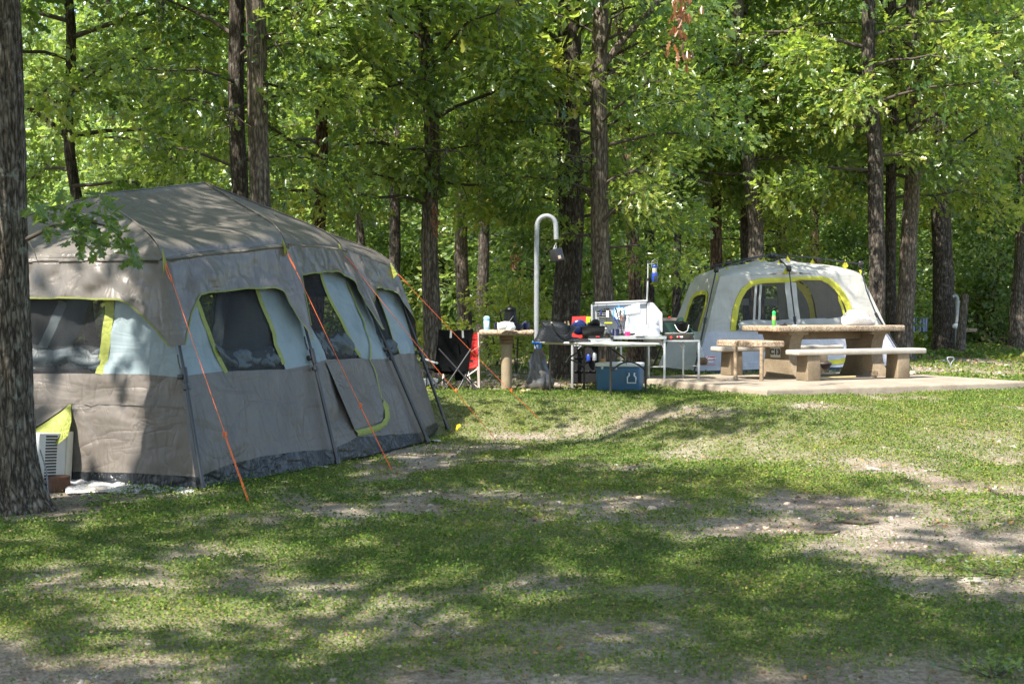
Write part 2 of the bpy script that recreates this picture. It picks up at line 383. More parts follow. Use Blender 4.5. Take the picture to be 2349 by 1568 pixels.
def make_crown(seed, R=3.6, z0=2.6, z1=15, nlimb=26, cl=7, lpc=46, leaf=.17, mats=None, detail=1, cull=None, base=(0, 0), skip_view=False, low_gap=0.0, crad=.55, thin=None, front=False):
    """limbs from the axis; clumps strung along them; leaves in clumps. cull: world-space test for sun gaps"""
    rng = np.random.default_rng(seed); cen = []; rad = []; out = []; tubes = []
    for i in range(nlimb):
        f = (i + rng.uniform(.1, .9))/nlimb; h = z0 + (z1-z0)*f**1.05
        prof = min(1.0, .62 + .8*f) if f < .45 else max(.25, 1 - (f-.45)*1.25)
        L_ = R*prof*rng.uniform(.7, 1.15); a = i*2.39996 + rng.uniform(-.4, .4)
        rise = rng.uniform(.15, .62) + .35*f
        p0 = np.array([0, 0, h - .25]); dirh = np.array([cos(a), sin(a), 0])
        pts = []
        for k in range(6):
            s = k/5; pts.append(p0 + dirh*L_*s + np.array([0, 0, L_*rise*s - .28*L_*s*s]) + np.array([rng.normal()*.12*s, rng.normal()*.12*s, rng.normal()*.08*s]))
        r0 = .009*L_ + .016
        lim = (pts, [r0*(1-.85*k/5) for k in range(6)])
        if cull is None or not cull(np.array(pts[1:])+np.array([base[0], base[1], 0]), np.full(5, .12)).any(): tubes.append(tube_np(lim[0], lim[1], 5))
        pts = np.array(pts)
        for j in range(cl):
            s = .28 + .72*(j+rng.uniform(0, 1))/cl; q = s*5; ii = min(int(q), 4); b = pts[ii]*(1-(q-ii)) + pts[ii+1]*(q-ii)
            sd = np.array([-dirh[1], dirh[0], 0])*rng.choice([-1, 1])*rng.uniform(.0, .34)*L_*(1.15-s*.6) + dirh*rng.uniform(0, .15)*L_
            c = b + sd + np.array([0, 0, rng.uniform(-.5, .25)])
            cen.append(c); rad.append(crad*rng.uniform(.7, 1.3)); out.append(unit(sd + dirh*.6))
            if cull is None: tubes.append(tube_np([b, (b+c)/2 + np.array([0, 0, .06]), c], [.012, .009, .005], 3))
    cen = np.array(cen); rad = np.array(rad); out = np.array(out)
    if cull is not None:
        keep = ~cull(cen + np.array([base[0], base[1], 0]), rad*.58)
        cen, rad, out = cen[keep], rad[keep], out[keep]
    if front:
        vis = ~((cen[:, 1] < -.2) & (np.abs(cen[:, 0]) < .9) & (cen[:, 2] < 9)) | (rng.uniform(0, 1, len(cen)) < .22); cen, rad, out = cen[vis], rad[vis], out[vis]
    if cull is None:
        keep = (cen[:, 2] < (9.5 if thin is None else thin)) | (rng.uniform(0, 1, len(cen)) < .62); cen, rad, out = cen[keep], rad[keep], out[keep]
    lvb = rng.uniform(.0, 1.0, len(cen))
    hi = cen[:, 2] > (9.5 if thin is None else thin)
    packs = []
    if (~hi).any(): packs.append(spray_leaves(rng, cen[~hi], rad[~hi], lpc, leaf, lvb[~hi], out[~hi], detail=detail))
    if hi.any(): packs.append(spray_leaves(rng, cen[hi], rad[hi]*1.15, max(7, int(lpc*.30)), leaf*1.6, lvb[hi], out[hi], detail=0))
    return wood_join(cat_leaves(packs), tubes, mats or [M['leaf'], M['twig']], 'crown')

def trunk_mesh(p0, p1, r0, r1, ztop, seed, flare=.55, wob=.05, n=14, limbs=2, mat='bark', rings=26, rough=.05):
    """p0 base, p1 another point on the axis line; local to p0"""
    rng = np.random.default_rng(seed); d = (p1-p0)/(p1[2]-p0[2])
    ph = rng.uniform(0, 6, 4); mb = MB()
    hs = np.concatenate([[-.25, 0, .06, .14, .25, .42, .65], np.linspace(.95, ztop, rings-7)])
    def axis(h): return np.array([d[0]*h + wob*(sin(h*.9+ph[0])-sin(ph[0])) + wob*.4*(sin(h*2.3+ph[1])-sin(ph[1])), d[1]*h + wob*(sin(h*.8+ph[2])-sin(ph[2])), h])
    P = []
    for h in hs:
        r = r0 + (r1-r0)*max(h, 0)/ztop; c = axis(h); row = []
        for k in range(n+1):
            t = 2*pi*(k % n)/n
            root = flare*math.exp(-max(h, 0)/.22)*(.6 + .55*cos(t*3+ph[1])*cos(t*2+ph[2]) + .3*cos(t*5+ph[3])) + flare*.35*math.exp(-max(h, 0)/.8)
            rr = r*(1 + root + rough*(vnoise(k % n*1.3+seed, h*2.2, seed)-.5)*2 + rough*.8*(vnoise(k % n*2.9, h*7.0, seed+7)-.5))
            row.append(c + np.array([cos(t)*rr, sin(t)*rr, 0]))
        P.append(row)
    mb.grid(np.array(P), flip=True)
    return mb, axis

def tree(y, ub, ut, wpx, label, crown=None, cs=1.0, seed=1, mat='bark', wob=.05, flare=.45, xb=None, group=None, ztop=13, vt=0, r1f=.55, name='oak_tree', crot=None, crz=0.0, cat='tree', n=14, limbs=()):
    """ub: column of the trunk at the ground, ut: its column at row vt; wpx: its width in photo pixels"""
    base = W(ub, 700, y); base[2] = float(gz0(base[0], base[1])) - .02
    top = W(ut, vt, y); r = .5*wpx*y/F
    t = thing(name, label, cat, base, group)
    mb, axis = trunk_mesh(base, top, r*1.08, r*r1f, ztop, seed, flare, wob, n=n)
    for (h, az, ln, up, rr) in limbs:     # limbs seen in the photograph
        a = axis(h); dv = np.array([cos(az), sin(az), 0])
        mb.tube([a + dv*ln*s + np.array([0, 0, up*s + .15*sin(s*4)]) for s in np.linspace(0, 1, 7)], [rr*(1-.7*s) for s in np.linspace(0, 1, 7)], 7)
    o = mb.build('trunk', M[mat], t, org=(0, 0, 0))
    if crown is not None:
        c = link(crown, 'crown', t); a = axis(5.5)
        c.location = (a[0], a[1], crz + (.7 if 26 < y < 41 else 0)); c.scale = (cs*(-1 if seed % 2 and y < 41 else 1), cs, cs if cs < 1.2 else 1.2)
        c.rotation_euler = (0, 0, crot if crot is not None else (seed*1.7 if group or y > 40 else sin(seed*2.1)*.35))
    return t

LM = [M['leaf'], M['twig']]; LW = [M['leaf_warm'], M['twig']]; LF = [M['leaf_far'], M['twig']]
CR = [make_crown(11, 3.6, 3.5, 11.5, 26, 8, 66, .155, LM, thin=8.2, front=True),
      make_crown(12, 3.3, 3.1, 11.5, 26, 8, 66, .15, LW, thin=8.2, front=True),
      make_crown(13, 3.9, 3.2, 11.5, 28, 8, 64, .16, LM, thin=8.2, front=True),
      make_crown(14, 3.0, 4.0, 11.5, 24, 8, 66, .15, LM, thin=8.2, front=True)]
CF = [make_crown(21, 4.1, 3.6, 16.5, 36, 8, 48, .19, LF, detail=0, crad=.75, thin=10),
      make_crown(22, 4.4, 2.8, 16.5, 36, 8, 48, .19, LF, detail=0, crad=.75, thin=10),
      make_crown(23, 4.0, 3.4, 15.5, 36, 8, 48, .19, LF, detail=0, crad=.7, thin=10)]
CU = [make_crown(31, 2.6, .1, 4.6, 26, 7, 48, .16, LF, detail=0, crad=.6), make_crown(32, 3.0, .1, 5.8, 30, 7, 48, .17, LF, detail=0, crad=.65)]

# ------------------------------------------------------------------ trees seen in the photograph
T = tree
GRP = 'oaks standing round the camp site'
T(22, 225, 165, 27, 'dark leaning oak behind the big grey tent, limbs reaching to both sides', CR[0], .95, 2, 'bark_dark', .10, limbs=[(4.6, .3, 2.6, 1.3, .07), (3.9, 2.9, 1.8, .9, .05)])
T(19.6, 552, 549, 40, 'darker stem of the twin oak rising behind the grey tent roof', CR[3], .8, 3, 'bark_dark', .03)
T(19.3, 588, 587, 47, 'lighter brown stem of the twin oak rising behind the grey tent roof', make_crown(91, 6.0, 6.0, 12.5, 34, 9, 46, .18, LM, cull=blocks_sun, base=W(588, 700, 19.3)[:2], crad=.62, thin=8), 1.0, 4, 'bark', .03, r1f=.8)  # crown enlarged out of view and gapped, to shade the kitchen
T(23, 718, 722, 30, 'reddish brown oak trunk just beyond the far slope of the grey tent roof', CR[0], .95, 5, 'bark_red', .05)
T(31, 912, 905, 26, 'dim oak trunk seen just above the low end of the grey tent roof', CR[2], 1.0, 6, 'bark_dark', .05)
T(23, 994, 962, 37, 'straight brown oak behind the black camp chair', CR[1], 1.0, 7, 'bark', .06, r1f=.7)
T(34, 1067, 1060, 30, 'oak with a pale scarred trunk left of the bare concrete stand', CR[2], 1.1, 8, 'bark', .04)
T(30, 1106, 1098, 26, 'oak trunk rising directly behind the left end of the concrete stand', CR[3], 1.0, 9, 'bark_dark', .04)
T(23.4, 1293, 1312, 60, 'thick dark oak between the hooked steel pole and the camp kitchen', CR[2], .85, 10, 'bark_dark', .05, .5, r1f=.6, limbs=[(3.6, 2.9, 1.4, 1.0, .06), (4.6, .2, 1.6, 1.0, .06)])  # dark bark colour stands in for the shade on this trunk
T(22.6, 1390, 1378, 42, 'grey oak with flecked bark right behind the white kitchen backboard', CR[0], .66, 12, 'bark', .04, r1f=.55, limbs=[(5.0, .15, 1.9, 1.9, .07), (3.2, -.1, 1.8, .1, .045), (2.9, 2.6, .8, .2, .04)])
T(29, 1458, 1412, 30, 'slightly leaning oak behind the kitchen counter, its foot showing under it', CR[3], .7, 13, 'bark_red', .05)
T(31, 1492, 1462, 24, 'narrow oak just right of the upright lantern pole', CR[2], 1.0, 14, 'bark_dark', .05)
T(30, 1548, 1545, 18, 'thin dark trunk left of the cream tent', CR[0], .9, 15, 'bark_dark', .05)
T(32, 1650, 1632, 27, 'reddish oak trunk above the left shoulder of the cream tent roof', CR[3], .8, 16, 'bark_red', .05)
T(29.5, 1742, 1692, 36, 'pale flecked oak rising above the peak of the cream tent, left side', CR[0], 1.0, 17, 'bark', .05, r1f=.62)
T(34, 1722, 1702, 26, 'dark trunk half hidden behind the pale flecked oak', CR[1], .65, 18, 'bark_dark', .04)
T(36, 1803, 1790, 25, 'oak trunk just right of the black hub of the cream tent frame', CR[2], .75, 19, 'bark', .05)
T(38, 1880, 1872, 20, 'thin trunk over the right half of the cream tent roof', CR[3], .75, 20, 'bark_red', .05)
T(28.5, 2010, 1990, 38, 'dark oak at the right shoulder of the cream tent', CR[0], 1.0, 21, 'bark_dark', .05)
T(31.5, 2052, 2050, 26, 'darker half of the oak pair right of the cream tent', CR[1], 1.0, 22, 'bark_dark', .04)
T(30.5, 2074, 2092, 38, 'greyer half of the oak pair right of the cream tent', CR[2], 1.05, 23, 'bark', .04, vt=0)
T(36.5, 2172, 2160, 46, 'stout dark oak with flared roots beside the distant white-capped pole', CR[0], 1.15, 24, 'bark_dark', .04, .75)
T(44, 2262, 2225, 33, 'left stem of the two grey oaks that spread in a V', CR[3], 1.3, 25, 'bark', .06)
T(43, 2283, 2320, 36, 'right stem of the two grey oaks that spread in a V', CR[1], 1.25, 26, 'bark', .06)
T(38, 2344, 2340, 40, 'oak cut by the right border of the photo, roots spreading on the grass', CR[2], 1.15, 27, 'bark', .06, .8)
T(33, 362, 365, 20, 'thin dark trunk seen above the peak of the grey tent', CR[2], 1.0, 28, 'bark_dark', .06)
T(40, 832, 826, 20, 'faint thin trunk above the far grey roof slope', CR[3], 1.0, 29, 'bark_dark', .06)
T(46, 1585, 1580, 20, 'faint trunk in the woods left of the cream tent roof', CR[0], 1.2, 30, 'bark_dark', .06)
T(48, 1240, 1236, 20, 'faint trunk in the woods seen beside the hooked pole', CR[1], 1.2, 31, 'bark_dark', .06)
T(52, 2120, 2110, 20, 'faint trunk between the oak pair and the stout flared oak', CR[0], 1.3, 32, 'bark_dark', .06)

# woods beyond: single trees, each with trunk and crown, down to the understory
rng = np.random.default_rng(5); k = 0
for row, (y0, n_, sp) in enumerate([(49, 13, .5), (58, 15, .5), (69, 17, .5), (82, 20, .5), (98, 22, .5)]):
    for i in range(n_):
        k += 1; fx = (i + .5 + rng.uniform(-.35, .35))/n_*2 - 1; y = y0 + rng.uniform(-3.5, 3.5); x = fx*(y*.37 + 5)
        u = 1174.5 + F*x/y
        T(y, u, u + rng.uniform(-25, 25), rng.uniform(14, 24)*40/y, 'one of the many trees crowded in the woods behind the camp', CF[k % 3], rng.uniform(.95, 1.2)*(1 + .12*row*.3), 100+k, ['bark_dark', 'bark', 'bark_red'][k % 3], .08,
          group='trees of the woods behind the camp', name='woodland_tree', n=8)
k = 0
for y0, n_ in ((42, 13), (52, 16), (64, 18), (84, 20)):
    for i in range(n_):
        k += 1; fx = (i + .5 + rng.uniform(-.4, .4))/n_*2 - 1; y = y0 + rng.uniform(-3, 3); x = fx*(y*.37+4)
        base = np.array([x, y, float(gz0(x, y))-.05])
        t = thing('understory_bush', 'one of the leafy bushes growing low among the woods behind the camp', 'bush', base, 'bushes under the woods')
        o = link(CU[k % 2], 'foliage', t); o.rotation_euler = (0, 0, rng.uniform(0, 6)); s = rng.uniform(.85, 1.25); o.scale = (s, s, s*.9)

# the near oak at the left edge, with real bark relief
def near_oak():
    base = G(-6, 1168); base[2] -= .03
    t = thing('oak_tree', 'big rough-barked oak at the left border, standing before the grey tent', 'tree', base)
    rr = .5*158*base[1]/F; H = 14.0; n = 150; hs = np.concatenate([np.linspace(-.3, 4.6, 330), np.linspace(4.75, H, 40)])
    th = np.linspace(0, 2*pi, n+1); HH, TT = np.meshgrid(hs, th, indexing='ij')
    # taper: narrower at the top of the frame (u=65) than at mid height (u=85)
    R_ = rr*(1.04 - .033*np.clip(HH, 0, 5))*(1 - .62*sstep(4.8, 8.5, HH)); c3 = np.cos(TT)
    R_ = R_*(1 + .42*np.exp(-np.clip(HH, 0, 9)/.20)*(.55+.6*np.cos(TT*3+.4)*np.cos(2*TT-.6)+.5*np.exp(-((TT-.1)**2)*3)+.5*np.exp(-((TT-2*pi-.1)**2)*3)) + .16*np.exp(-np.clip(HH, 0, 9)/.55))
    def per(f, hz, seed): # periodic noise through cylinder slices
        return vnoise(np.cos(TT)*f + 40 + HH*.35, np.sin(TT)*f + HH*hz, seed)
    ridg = np.abs(per(7.5, 2.6, 3)-.5)*2; ridg2 = np.abs(per(14, 6, 8)-.5)*2
    R_ = R_ + .026*np.clip(ridg, 0, .5) + .014*np.clip(ridg2, 0, .6) + .02*(per(2.2, .8, 9)-.5) - .018
    kn = np.exp(-(((TT-(pi*1.5+.35))*rr)**2/.004 + (HH-3.28)**2/.004)); R_ += .05*kn - .05*np.exp(-(((TT-(pi*1.5+.35))*rr)**2/.0009 + (HH-3.28)**2/.0009))
    P = np.stack([np.cos(TT)*R_ - .012*HH, np.sin(TT)*R_ + .01*HH, HH], -1)
    mb = MB(); mb.grid(P, flip=True); mb.build('trunk', M['bark_near'], t, org=(0, 0, 0))
    cm = make_crown(77, 4.8, 5.0, 12, 34, 8, 46, .17, LM, cull=blocks_sun, base=base[:2], crad=.6)
    link(cm, 'crown', t)
    # the low twig with big lobed leaves hanging before the tent roof
    r = np.random.default_rng(4); tip = [W(62, 548, 10.75), W(120, 520, 10.6), W(190, 505, 10.5), W(250, 520, 10.45), W(285, 555, 10.4)]
    mb = MB(); b0 = base
    mb.tube([p for p in tip], [.018, .014, .010, .008, .005], 6); mb.tube([tip[0], W(78, 575, 10.7), W(88, 605, 10.68)], [.006, .005, .003], 4)
    c = []; 
    for (u, v, sp) in [(110,470,30),(150,500,36),(170,455,30),(200,480,34),(215,520,36),(240,475,28),(150,545,30),(190,548,28),(225,555,26),(262,530,26),(285,560,18),(110,530,24),(292,590,14),(130,490,30),(90,480,22),(180,515,30),(250,505,26)]:
        for _ in range(9):
            c.append(W(u + r.normal()*sp*.5, v + r.normal()*sp*.42, 10.5 + r.normal()*.12))
    c = np.array(c); n_ = len(c); d = unit(np.stack([r.normal(size=n_)*.8+.3, r.normal(size=n_)*.6-.2, r.normal(size=n_)*.5-.25], 1))
    up = unit(np.array([-.1, -.5, 1.0]) + r.normal(size=(n_, 3))*.5); nr = unit(up-(up*d).sum(1, keepdims=True)*d)
    pk = leaf_arrays(c, d, nr, r.uniform(.09, .16, n_), r.uniform(.0, .35, n_), 2, .2)  # low leaf tones paint in the shade this spray hangs in
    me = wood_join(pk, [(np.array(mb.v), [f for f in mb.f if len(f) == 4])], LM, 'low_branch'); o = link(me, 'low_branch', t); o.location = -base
    me.update()
    return t
near_oak()

# unseen oaks added outside the frame so their crowns shade the lawn; gaps stay open where the photograph shows sun
for i, (x, y, R_, z0, sc) in enumerate([(-9.8, 2.0, 5.2, 7, 1), (-2.2, -1.8, 6.4, 7.5, 1), (-9.8, 8.0, 5.2, 7, 1), (-12.5, 12.5, 4.8, 6, 1), (3.6, -2.2, 6.0, 7.5, 1), (5.6, 4.4, 4.2, 7.5, 1), (-10, 19, 4.6, 6, 1), (-5.6, 1.2, 6.4, 7.8, 1), (8.5, 10.5, 3.2, 7.5, 1), (-14.5, 5, 4.5, 7, 1)]):
    base = np.array([x, y, float(gz0(x, y))-.05])
    t = thing('oak_tree', 'unseen oak added outside the frame so its crown shades the lawn', 'tree', base, 'unseen oaks added for shade')
    mb, ax = trunk_mesh(base, base+np.array([.1, .05, 5]), .20, .10, 14, 300+i)
    mb.build('trunk', M['bark'], t, org=(0, 0, 0))
    link(make_crown(200+i, R_, z0, 15.5, 44, 9, 46, .19, LM, cull=blocks_sun, base=(x, y), crad=.65, thin=7.5), 'crown', t)

# brown dead leaf sprays hanging from oaks
def dead(u, v, y, s, label):
    r = np.random.default_rng(int(u)); p = W(u, v, y); n_ = 60
    c = p + r.normal(size=(n_, 3))*np.array([.07, .07, .22])*s
    d = unit(np.stack([r.normal(size=n_)*.3, r.normal(size=n_)*.3, -np.ones(n_)], 1)); up = unit(r.normal(size=(n_, 3))); nr = unit(up-(up*d).sum(1, keepdims=True)*d)
    me = wood_join(leaf_arrays(c-p, d, nr, np.full(n_, .11*s), r.uniform(0, 1, n_), 1), [tube_np([(0, 0, .9*s), (.02, .02, .4*s), (0, 0, -.1)], [.008, .006, .004], 4)], [M['leaf_dead'], M['twig']], 'dead_leaf_spray')
    o = link(me, 'dead_leaf_spray', None, p); tag(o, label, 'dead branch')
dead(1562, 30, 17, 1.1, 'brown withered oak leaves hanging at the top, right of the grey flecked oak')
dead(1000, 505, 22.6, .6, 'small brown withered leaf cluster against the trunk behind the black chair')
dead(1182, 585, 30, .8, 'pale brown withered leaves above the concrete stand')
# ------------------------------------------------------------------ ground
TENT_POLY = np.array([W(455,1122,11.9)[:2], [-1.75,13.8], [-1.05,15.9], [-.8,17.2], [-3.3,18.2], [-5.3,13]])
def cover(x, y):
    """0 bare earth .. 1 dense ground cover"""
    x = np.asarray(x, float); y = np.asarray(y, float)
    a = fbm(x*.8+3, y*.55, 21, 4); b = fbm(x*2.6, y*2.2, 31, 3)
    c = sstep(.385, .565, a*.72 + b*.30 - .02*sstep(12, 7, y) + .035*sstep(5, 2, np.abs(y-18.3)))
    for (u, v, rx, ry, s) in BARE:
        p = G(u, v); q = ((x-p[0])/rx)**2 + ((y-p[1])/ry)**2
        c = c*(1 - .85*s*np.exp(-q*1.6))
    for (u, v, rx, ry, s) in LUSH:
        p = G(u, v); q = ((x-p[0])/rx)**2 + ((y-p[1])/ry)**2
        c = c + (1-c)*s*np.exp(-q*1.2)
    far = sstep(19.0, 19.8, y); leaf = sstep(.5, .6, fbm(x*.25, y*.18, 77, 3) + .05)
    return c*(1-far) + far*np.clip(c*.45 + leaf*.5, 0, 1)
BARE = [(2080,1180,1.6,.8,.9),(2330,1130,1.2,.5,.9),(1900,1210,1.2,.6,.8),(1700,1170,1.0,.4,.6),(2200,1240,.9,.35,.8),(1150,1060,1.3,.4,.85),(1500,1055,1.6,.35,.6),(350,1140,1.2,.25,.85),(1500,1370,.35,.22,.9),(930,1380,.5,.2,.7),
        (120,1525,.8,.25,.9),(330,1530,.7,.2,.8),(700,1390,.5,.2,.6),(1050,1500,.6,.15,.8),(1480,1490,.5,.12,.5),(2240,960,1.6,.4,.5),(1350,885,3,.9,.9),(1100,895,2,.8,.8),(1650,1200,.7,.3,.5),(2050,880,2,.3,.5),(2150,855,5,1.0,.7),(1250,1560,.6,.1,.5),(1000,960,.7,.5,.8),(1750,990,1,.25,.5),(640,1135,.7,.2,.5),(1000,1175,1.2,.3,.5),(1300,1240,.8,.2,.5)]
LUSH = [(2150,1480,1.0,.4,.8),(1950,1400,.7,.3,.6),(1750,1500,.5,.25,.5),(1150,1480,.5,.2,.4),(2150,960,2.6,.6,.7),(1650,975,2.6,.35,.7),(2000,1030,3,.6,.6),(520,1390,1.0,.4,.75),(280,1400,.9,.35,.7),(430,1460,.8,.25,.6),(1900,960,2.5,.5,.5),(1350,1120,1.6,.5,.8),(1250,935,2.5,.7,.85),(1500,925,2.5,.5,.8),(2250,1300,.8,.3,.9),(2200,1420,.8,.5,.7),(1600,1180,.9,.25,.5),(950,1300,1.2,.4,.6),(600,1230,1.2,.4,.7),(300,1240,1,.4,.7),(700,1500,.8,.3,.7),(1900,1120,1.1,.25,.7),(2000,980,3,.8,.7),(1250,1400,1,.5,.6),(1700,1320,.8,.4,.6),(1350,1530,.7,.2,.6),(560,1110,.5,.2,.8)]

def seg(a, b, s): return np.arange(a, b, s)
xs = np.concatenate([-np.geomspace(10, 400, 28)[::-1], seg(-9.9, 12.5, .085), np.geomspace(12.6, 400, 28)])
ys = np.concatenate([[-60, -30, -12, -5, 0, 2.5], seg(4, 24, .085), np.geomspace(24.2, 600, 50)])
X, Y = np.meshgrid(xs, ys, indexing='ij'); Z = gz(X, Y)
cv = cover(X, Y)
Z = Z + .012*cv
mo = G(1500, 1372); Z += .045*np.exp(-(((X-mo[0])/.22)**2 + ((Y-mo[1])/.2)**2))
a, b = X.shape
idx = (np.arange(a-1)[:, None]*b + np.arange(b-1)[None, :])
FQ = np.stack([idx, idx+b, idx+b+1, idx+1], -1).reshape(-1, 4)
def ground_mat():
    m = bpy.data.materials.new('earth'); nt, out = nodes(m); L = nt.links.new
    p = N(nt, 'ShaderNodeBsdfPrincipled', i_Roughness=.95); p.inputs['Specular IOR Level'].default_value = .1
    tc = N(nt, 'ShaderNodeTexCoord'); at = N(nt, 'ShaderNodeAttribute', attribute_name='lv')
    n1 = N(nt, 'ShaderNodeTexNoise', i_Scale=26.0, i_Detail=8.0, i_Roughness=.75); L(tc.outputs['Object'], n1.inputs['Vector'])
    n2 = N(nt, 'ShaderNodeTexNoise', i_Scale=1.3, i_Detail=4.0); L(tc.outputs['Object'], n2.inputs['Vector'])
    vo = N(nt, 'ShaderNodeTexVoronoi', i_Scale=55.0); L(tc.outputs['Object'], vo.inputs['Vector'])
    soil = ramp(nt, [(.3, (.14, .118, .098)), (.5, (.29, .255, .22)), (.68, (.46, .42, .375))]); L(n1.outputs[0], soil.inputs[0])
    tint = ramp(nt, [(.35, (.82, .74, .66)), (.65, (1.1, 1.06, 1.0))]); L(n2.outputs[0], tint.inputs[0])
    mm = N(nt, 'ShaderNodeMix', data_type='RGBA', blend_type='MULTIPLY', i_0=1.0); L(soil.outputs[0], mm.inputs[6]); L(tint.outputs[0], mm.inputs[7])
    pb = ramp(nt, [(.0, (1.35, 1.3, 1.25)), (.12, (1.0, 1, 1)), (1, (.85, .85, .85))]); L(vo.outputs['Distance'], pb.inputs[0])
    m2 = N(nt, 'ShaderNodeMix', data_type='RGBA', blend_type='MULTIPLY', i_0=1.0); L(mm.outputs[2], m2.inputs[6]); L(pb.outputs[0], m2.inputs[7])
    veg = ramp(nt, [(.3, (.06, .085, .02)), (.55, (.14, .165, .045)), (.75, (.24, .21, .10))]); L(n1.outputs[0], veg.inputs[0])
    mx = N(nt, 'ShaderNodeMix', data_type='RGBA'); sc = N(nt, 'ShaderNodeMath', operation='MULTIPLY', i_1=.8); L(at.outputs['Fac'], sc.inputs[0])
    L(sc.outputs[0], mx.inputs[0]); L(m2.outputs[2], mx.inputs[6]); L(veg.outputs[0], mx.inputs[7]); L(mx.outputs[2], p.inputs['Base Color'])
    ad = N(nt, 'ShaderNodeMath', operation='ADD'); L(n1.outputs[0], ad.inputs[0]); L(vo.outputs['Distance'], ad.inputs[1])
    bu = N(nt, 'ShaderNodeBump', i_Strength=.9, i_Distance=.02); L(ad.outputs[0], bu.inputs['Height']); L(bu.outputs[0], p.inputs['Normal'])
    L(p.outputs[0], out.inputs[0]); return m
me = np_mesh('ground', np.stack([X, Y, Z], -1).reshape(-1, 3), FQ, np.full(len(FQ), 4), [ground_mat()], smooth=True, attr=cv.ravel())
g = link(me, 'ground'); g['kind'] = 'structure'

def inpoly(x, y, poly):
    r = np.zeros(len(x), bool); n = len(poly)
    for i in range(n):
        x1, y1 = poly[i]; x2, y2 = poly[(i+1) % n]
        c = ((y1 > y) != (y2 > y)) & (x < (x2-x1)*(y-y1)/(y2-y1+1e-12)+x1); r ^= c
    return r
# slab frame
SA = np.array([.905, .425, 0]); SB = np.array([-.425, .905, 0]); S0 = W(1760, 892, 18.2); S0[2] = .50
SLAB_POLY = [tuple((S0 + SA*p + SB*q)[:2]) for p, q in ((0, 0), (4.6, 0), (4.6, 3.7), (0, 3.7))]

def scatter(rng, y0, y1, dens, margin=1.25):
    """positions in the wedge the camera could see"""
    area = .375*margin*2*(y1*y1-y0*y0)/2 + 2*1.0*(y1-y0); n = int(area*dens)
    y = np.sqrt(rng.uniform(y0*y0, y1*y1, n)); x = rng.uniform(-1, 1, n)*(.375*margin*y + 1.0)
    ok = ~inpoly(x, y, TENT_POLY) & ~inpoly(x, y, SLAB_POLY)
    return x[ok], y[ok]
def leafletmat(name, a, b, c, t): 
    m = bpy.data.materials.new(name); nt, out = nodes(m); L = nt.links.new
    at = N(nt, 'ShaderNodeAttribute', attribute_name='lv'); p = N(nt, 'ShaderNodeBsdfPrincipled', i_Roughness=.6); p.inputs['Specular IOR Level'].default_value = .3
    r = ramp(nt, [(0, a), (.45, b), (.8, c), (.9, (.33, .25, .08)), (1, (.33, .21, .14))]); L(at.outputs['Fac'], r.inputs[0]); L(r.outputs[0], p.inputs['Base Color'])
    tr = N(nt, 'ShaderNodeBsdfTranslucent'); L(r.outputs[0], tr.inputs[0]); mx = N(nt, 'ShaderNodeMixShader', i_0=t); L(p.outputs[0], mx.inputs[1]); L(tr.outputs[0], mx.inputs[2]); L(mx.outputs[0], out.inputs[0]); return m
M['clover'] = leafletmat('ground_cover', (.055, .115, .016), (.13, .205, .028), (.29, .31, .05), .40)
M['blade'] = leafletmat('grass_blade', (.08, .14, .025), (.18, .23, .05), (.34, .34, .10), .35)

def plants(seed, y0, y1, dens, leaf, spread, hgt, nl, thr=.12):
    rng = np.random.default_rng(seed); x, y = scatter(rng, y0, y1, dens); c = cover(x, y)
    tall = vnoise(x*3.1, y*3.1, 41)
    keep = rng.uniform(0, 1, len(x)) < np.clip(c*1.05 + .035, 0, 1); x, y, c, tall = x[keep], y[keep], c[keep], tall[keep]
    n = len(x); m = n*nl; tone = np.clip(vnoise(x*.9, y*.9, 51)*.55 + vnoise(x*4, y*4, 52)*.35, 0, 1)
    px = np.repeat(x, nl) + rng.normal(size=m)*spread; py = np.repeat(y, nl) + rng.normal(size=m)*spread
    pz = gz(px, py) + .008 + rng.uniform(0, 1, m)**1.3*hgt*np.repeat(.35+.9*c*(.5+tall), nl)
    C = np.stack([px, py, pz], 1)
    d = unit(np.stack([rng.normal(size=m), rng.normal(size=m), rng.normal(size=m)*.45+.25], 1))
    up = unit(np.array([0, 0, 1.0]) + rng.normal(size=(m, 3))*.6); nr = unit(up - (up*d).sum(1, keepdims=True)*d); sd_ = np.cross(nr, d)
    s = leaf*rng.uniform(.6, 1.3, m)[:, None]
    V = np.stack([C, C + d*s*.55 + sd_*s*.38, C + d*s, C + d*s*.55 - sd_*s*.38], 1).reshape(-1, 3)
    lv = np.clip(np.repeat(tone, nl)*.75 + rng.normal(size=m)*.16 + (rng.uniform(0, 1, m) < .10)*.5, 0, 1)
    return V, np.arange(m*4), np.full(m, 4), np.repeat(lv, 4)
pk = cat_leaves([plants(7, 5.0, 9.0, 260, .019, .026, .045, 5), plants(8, 9.0, 14.0, 90, .024, .03, .045, 5), plants(1, 5.0, 7.2, 1900, .013, .016, .030, 4), plants(2, 7.2, 10, 1300, .016, .02, .034, 4), plants(3, 10, 14, 800, .021, .026, .036, 4), plants(4, 14, 20, 720, .022, .030, .026, 4), plants(5, 20, 30, 130, .045, .06, .05, 4), plants(6, 30, 55, 28, .10, .12, .09, 4)])
me = np_mesh('clover_cover', pk[0], pk[1], pk[2], [M['clover']], attr=pk[3]); o = link(me, 'clover_ground_cover'); o['kind'] = 'stuff'; tag(o, 'low clover and weeds matting the lawn in patches', 'ground cover')
print('cover quads', len(pk[2]))
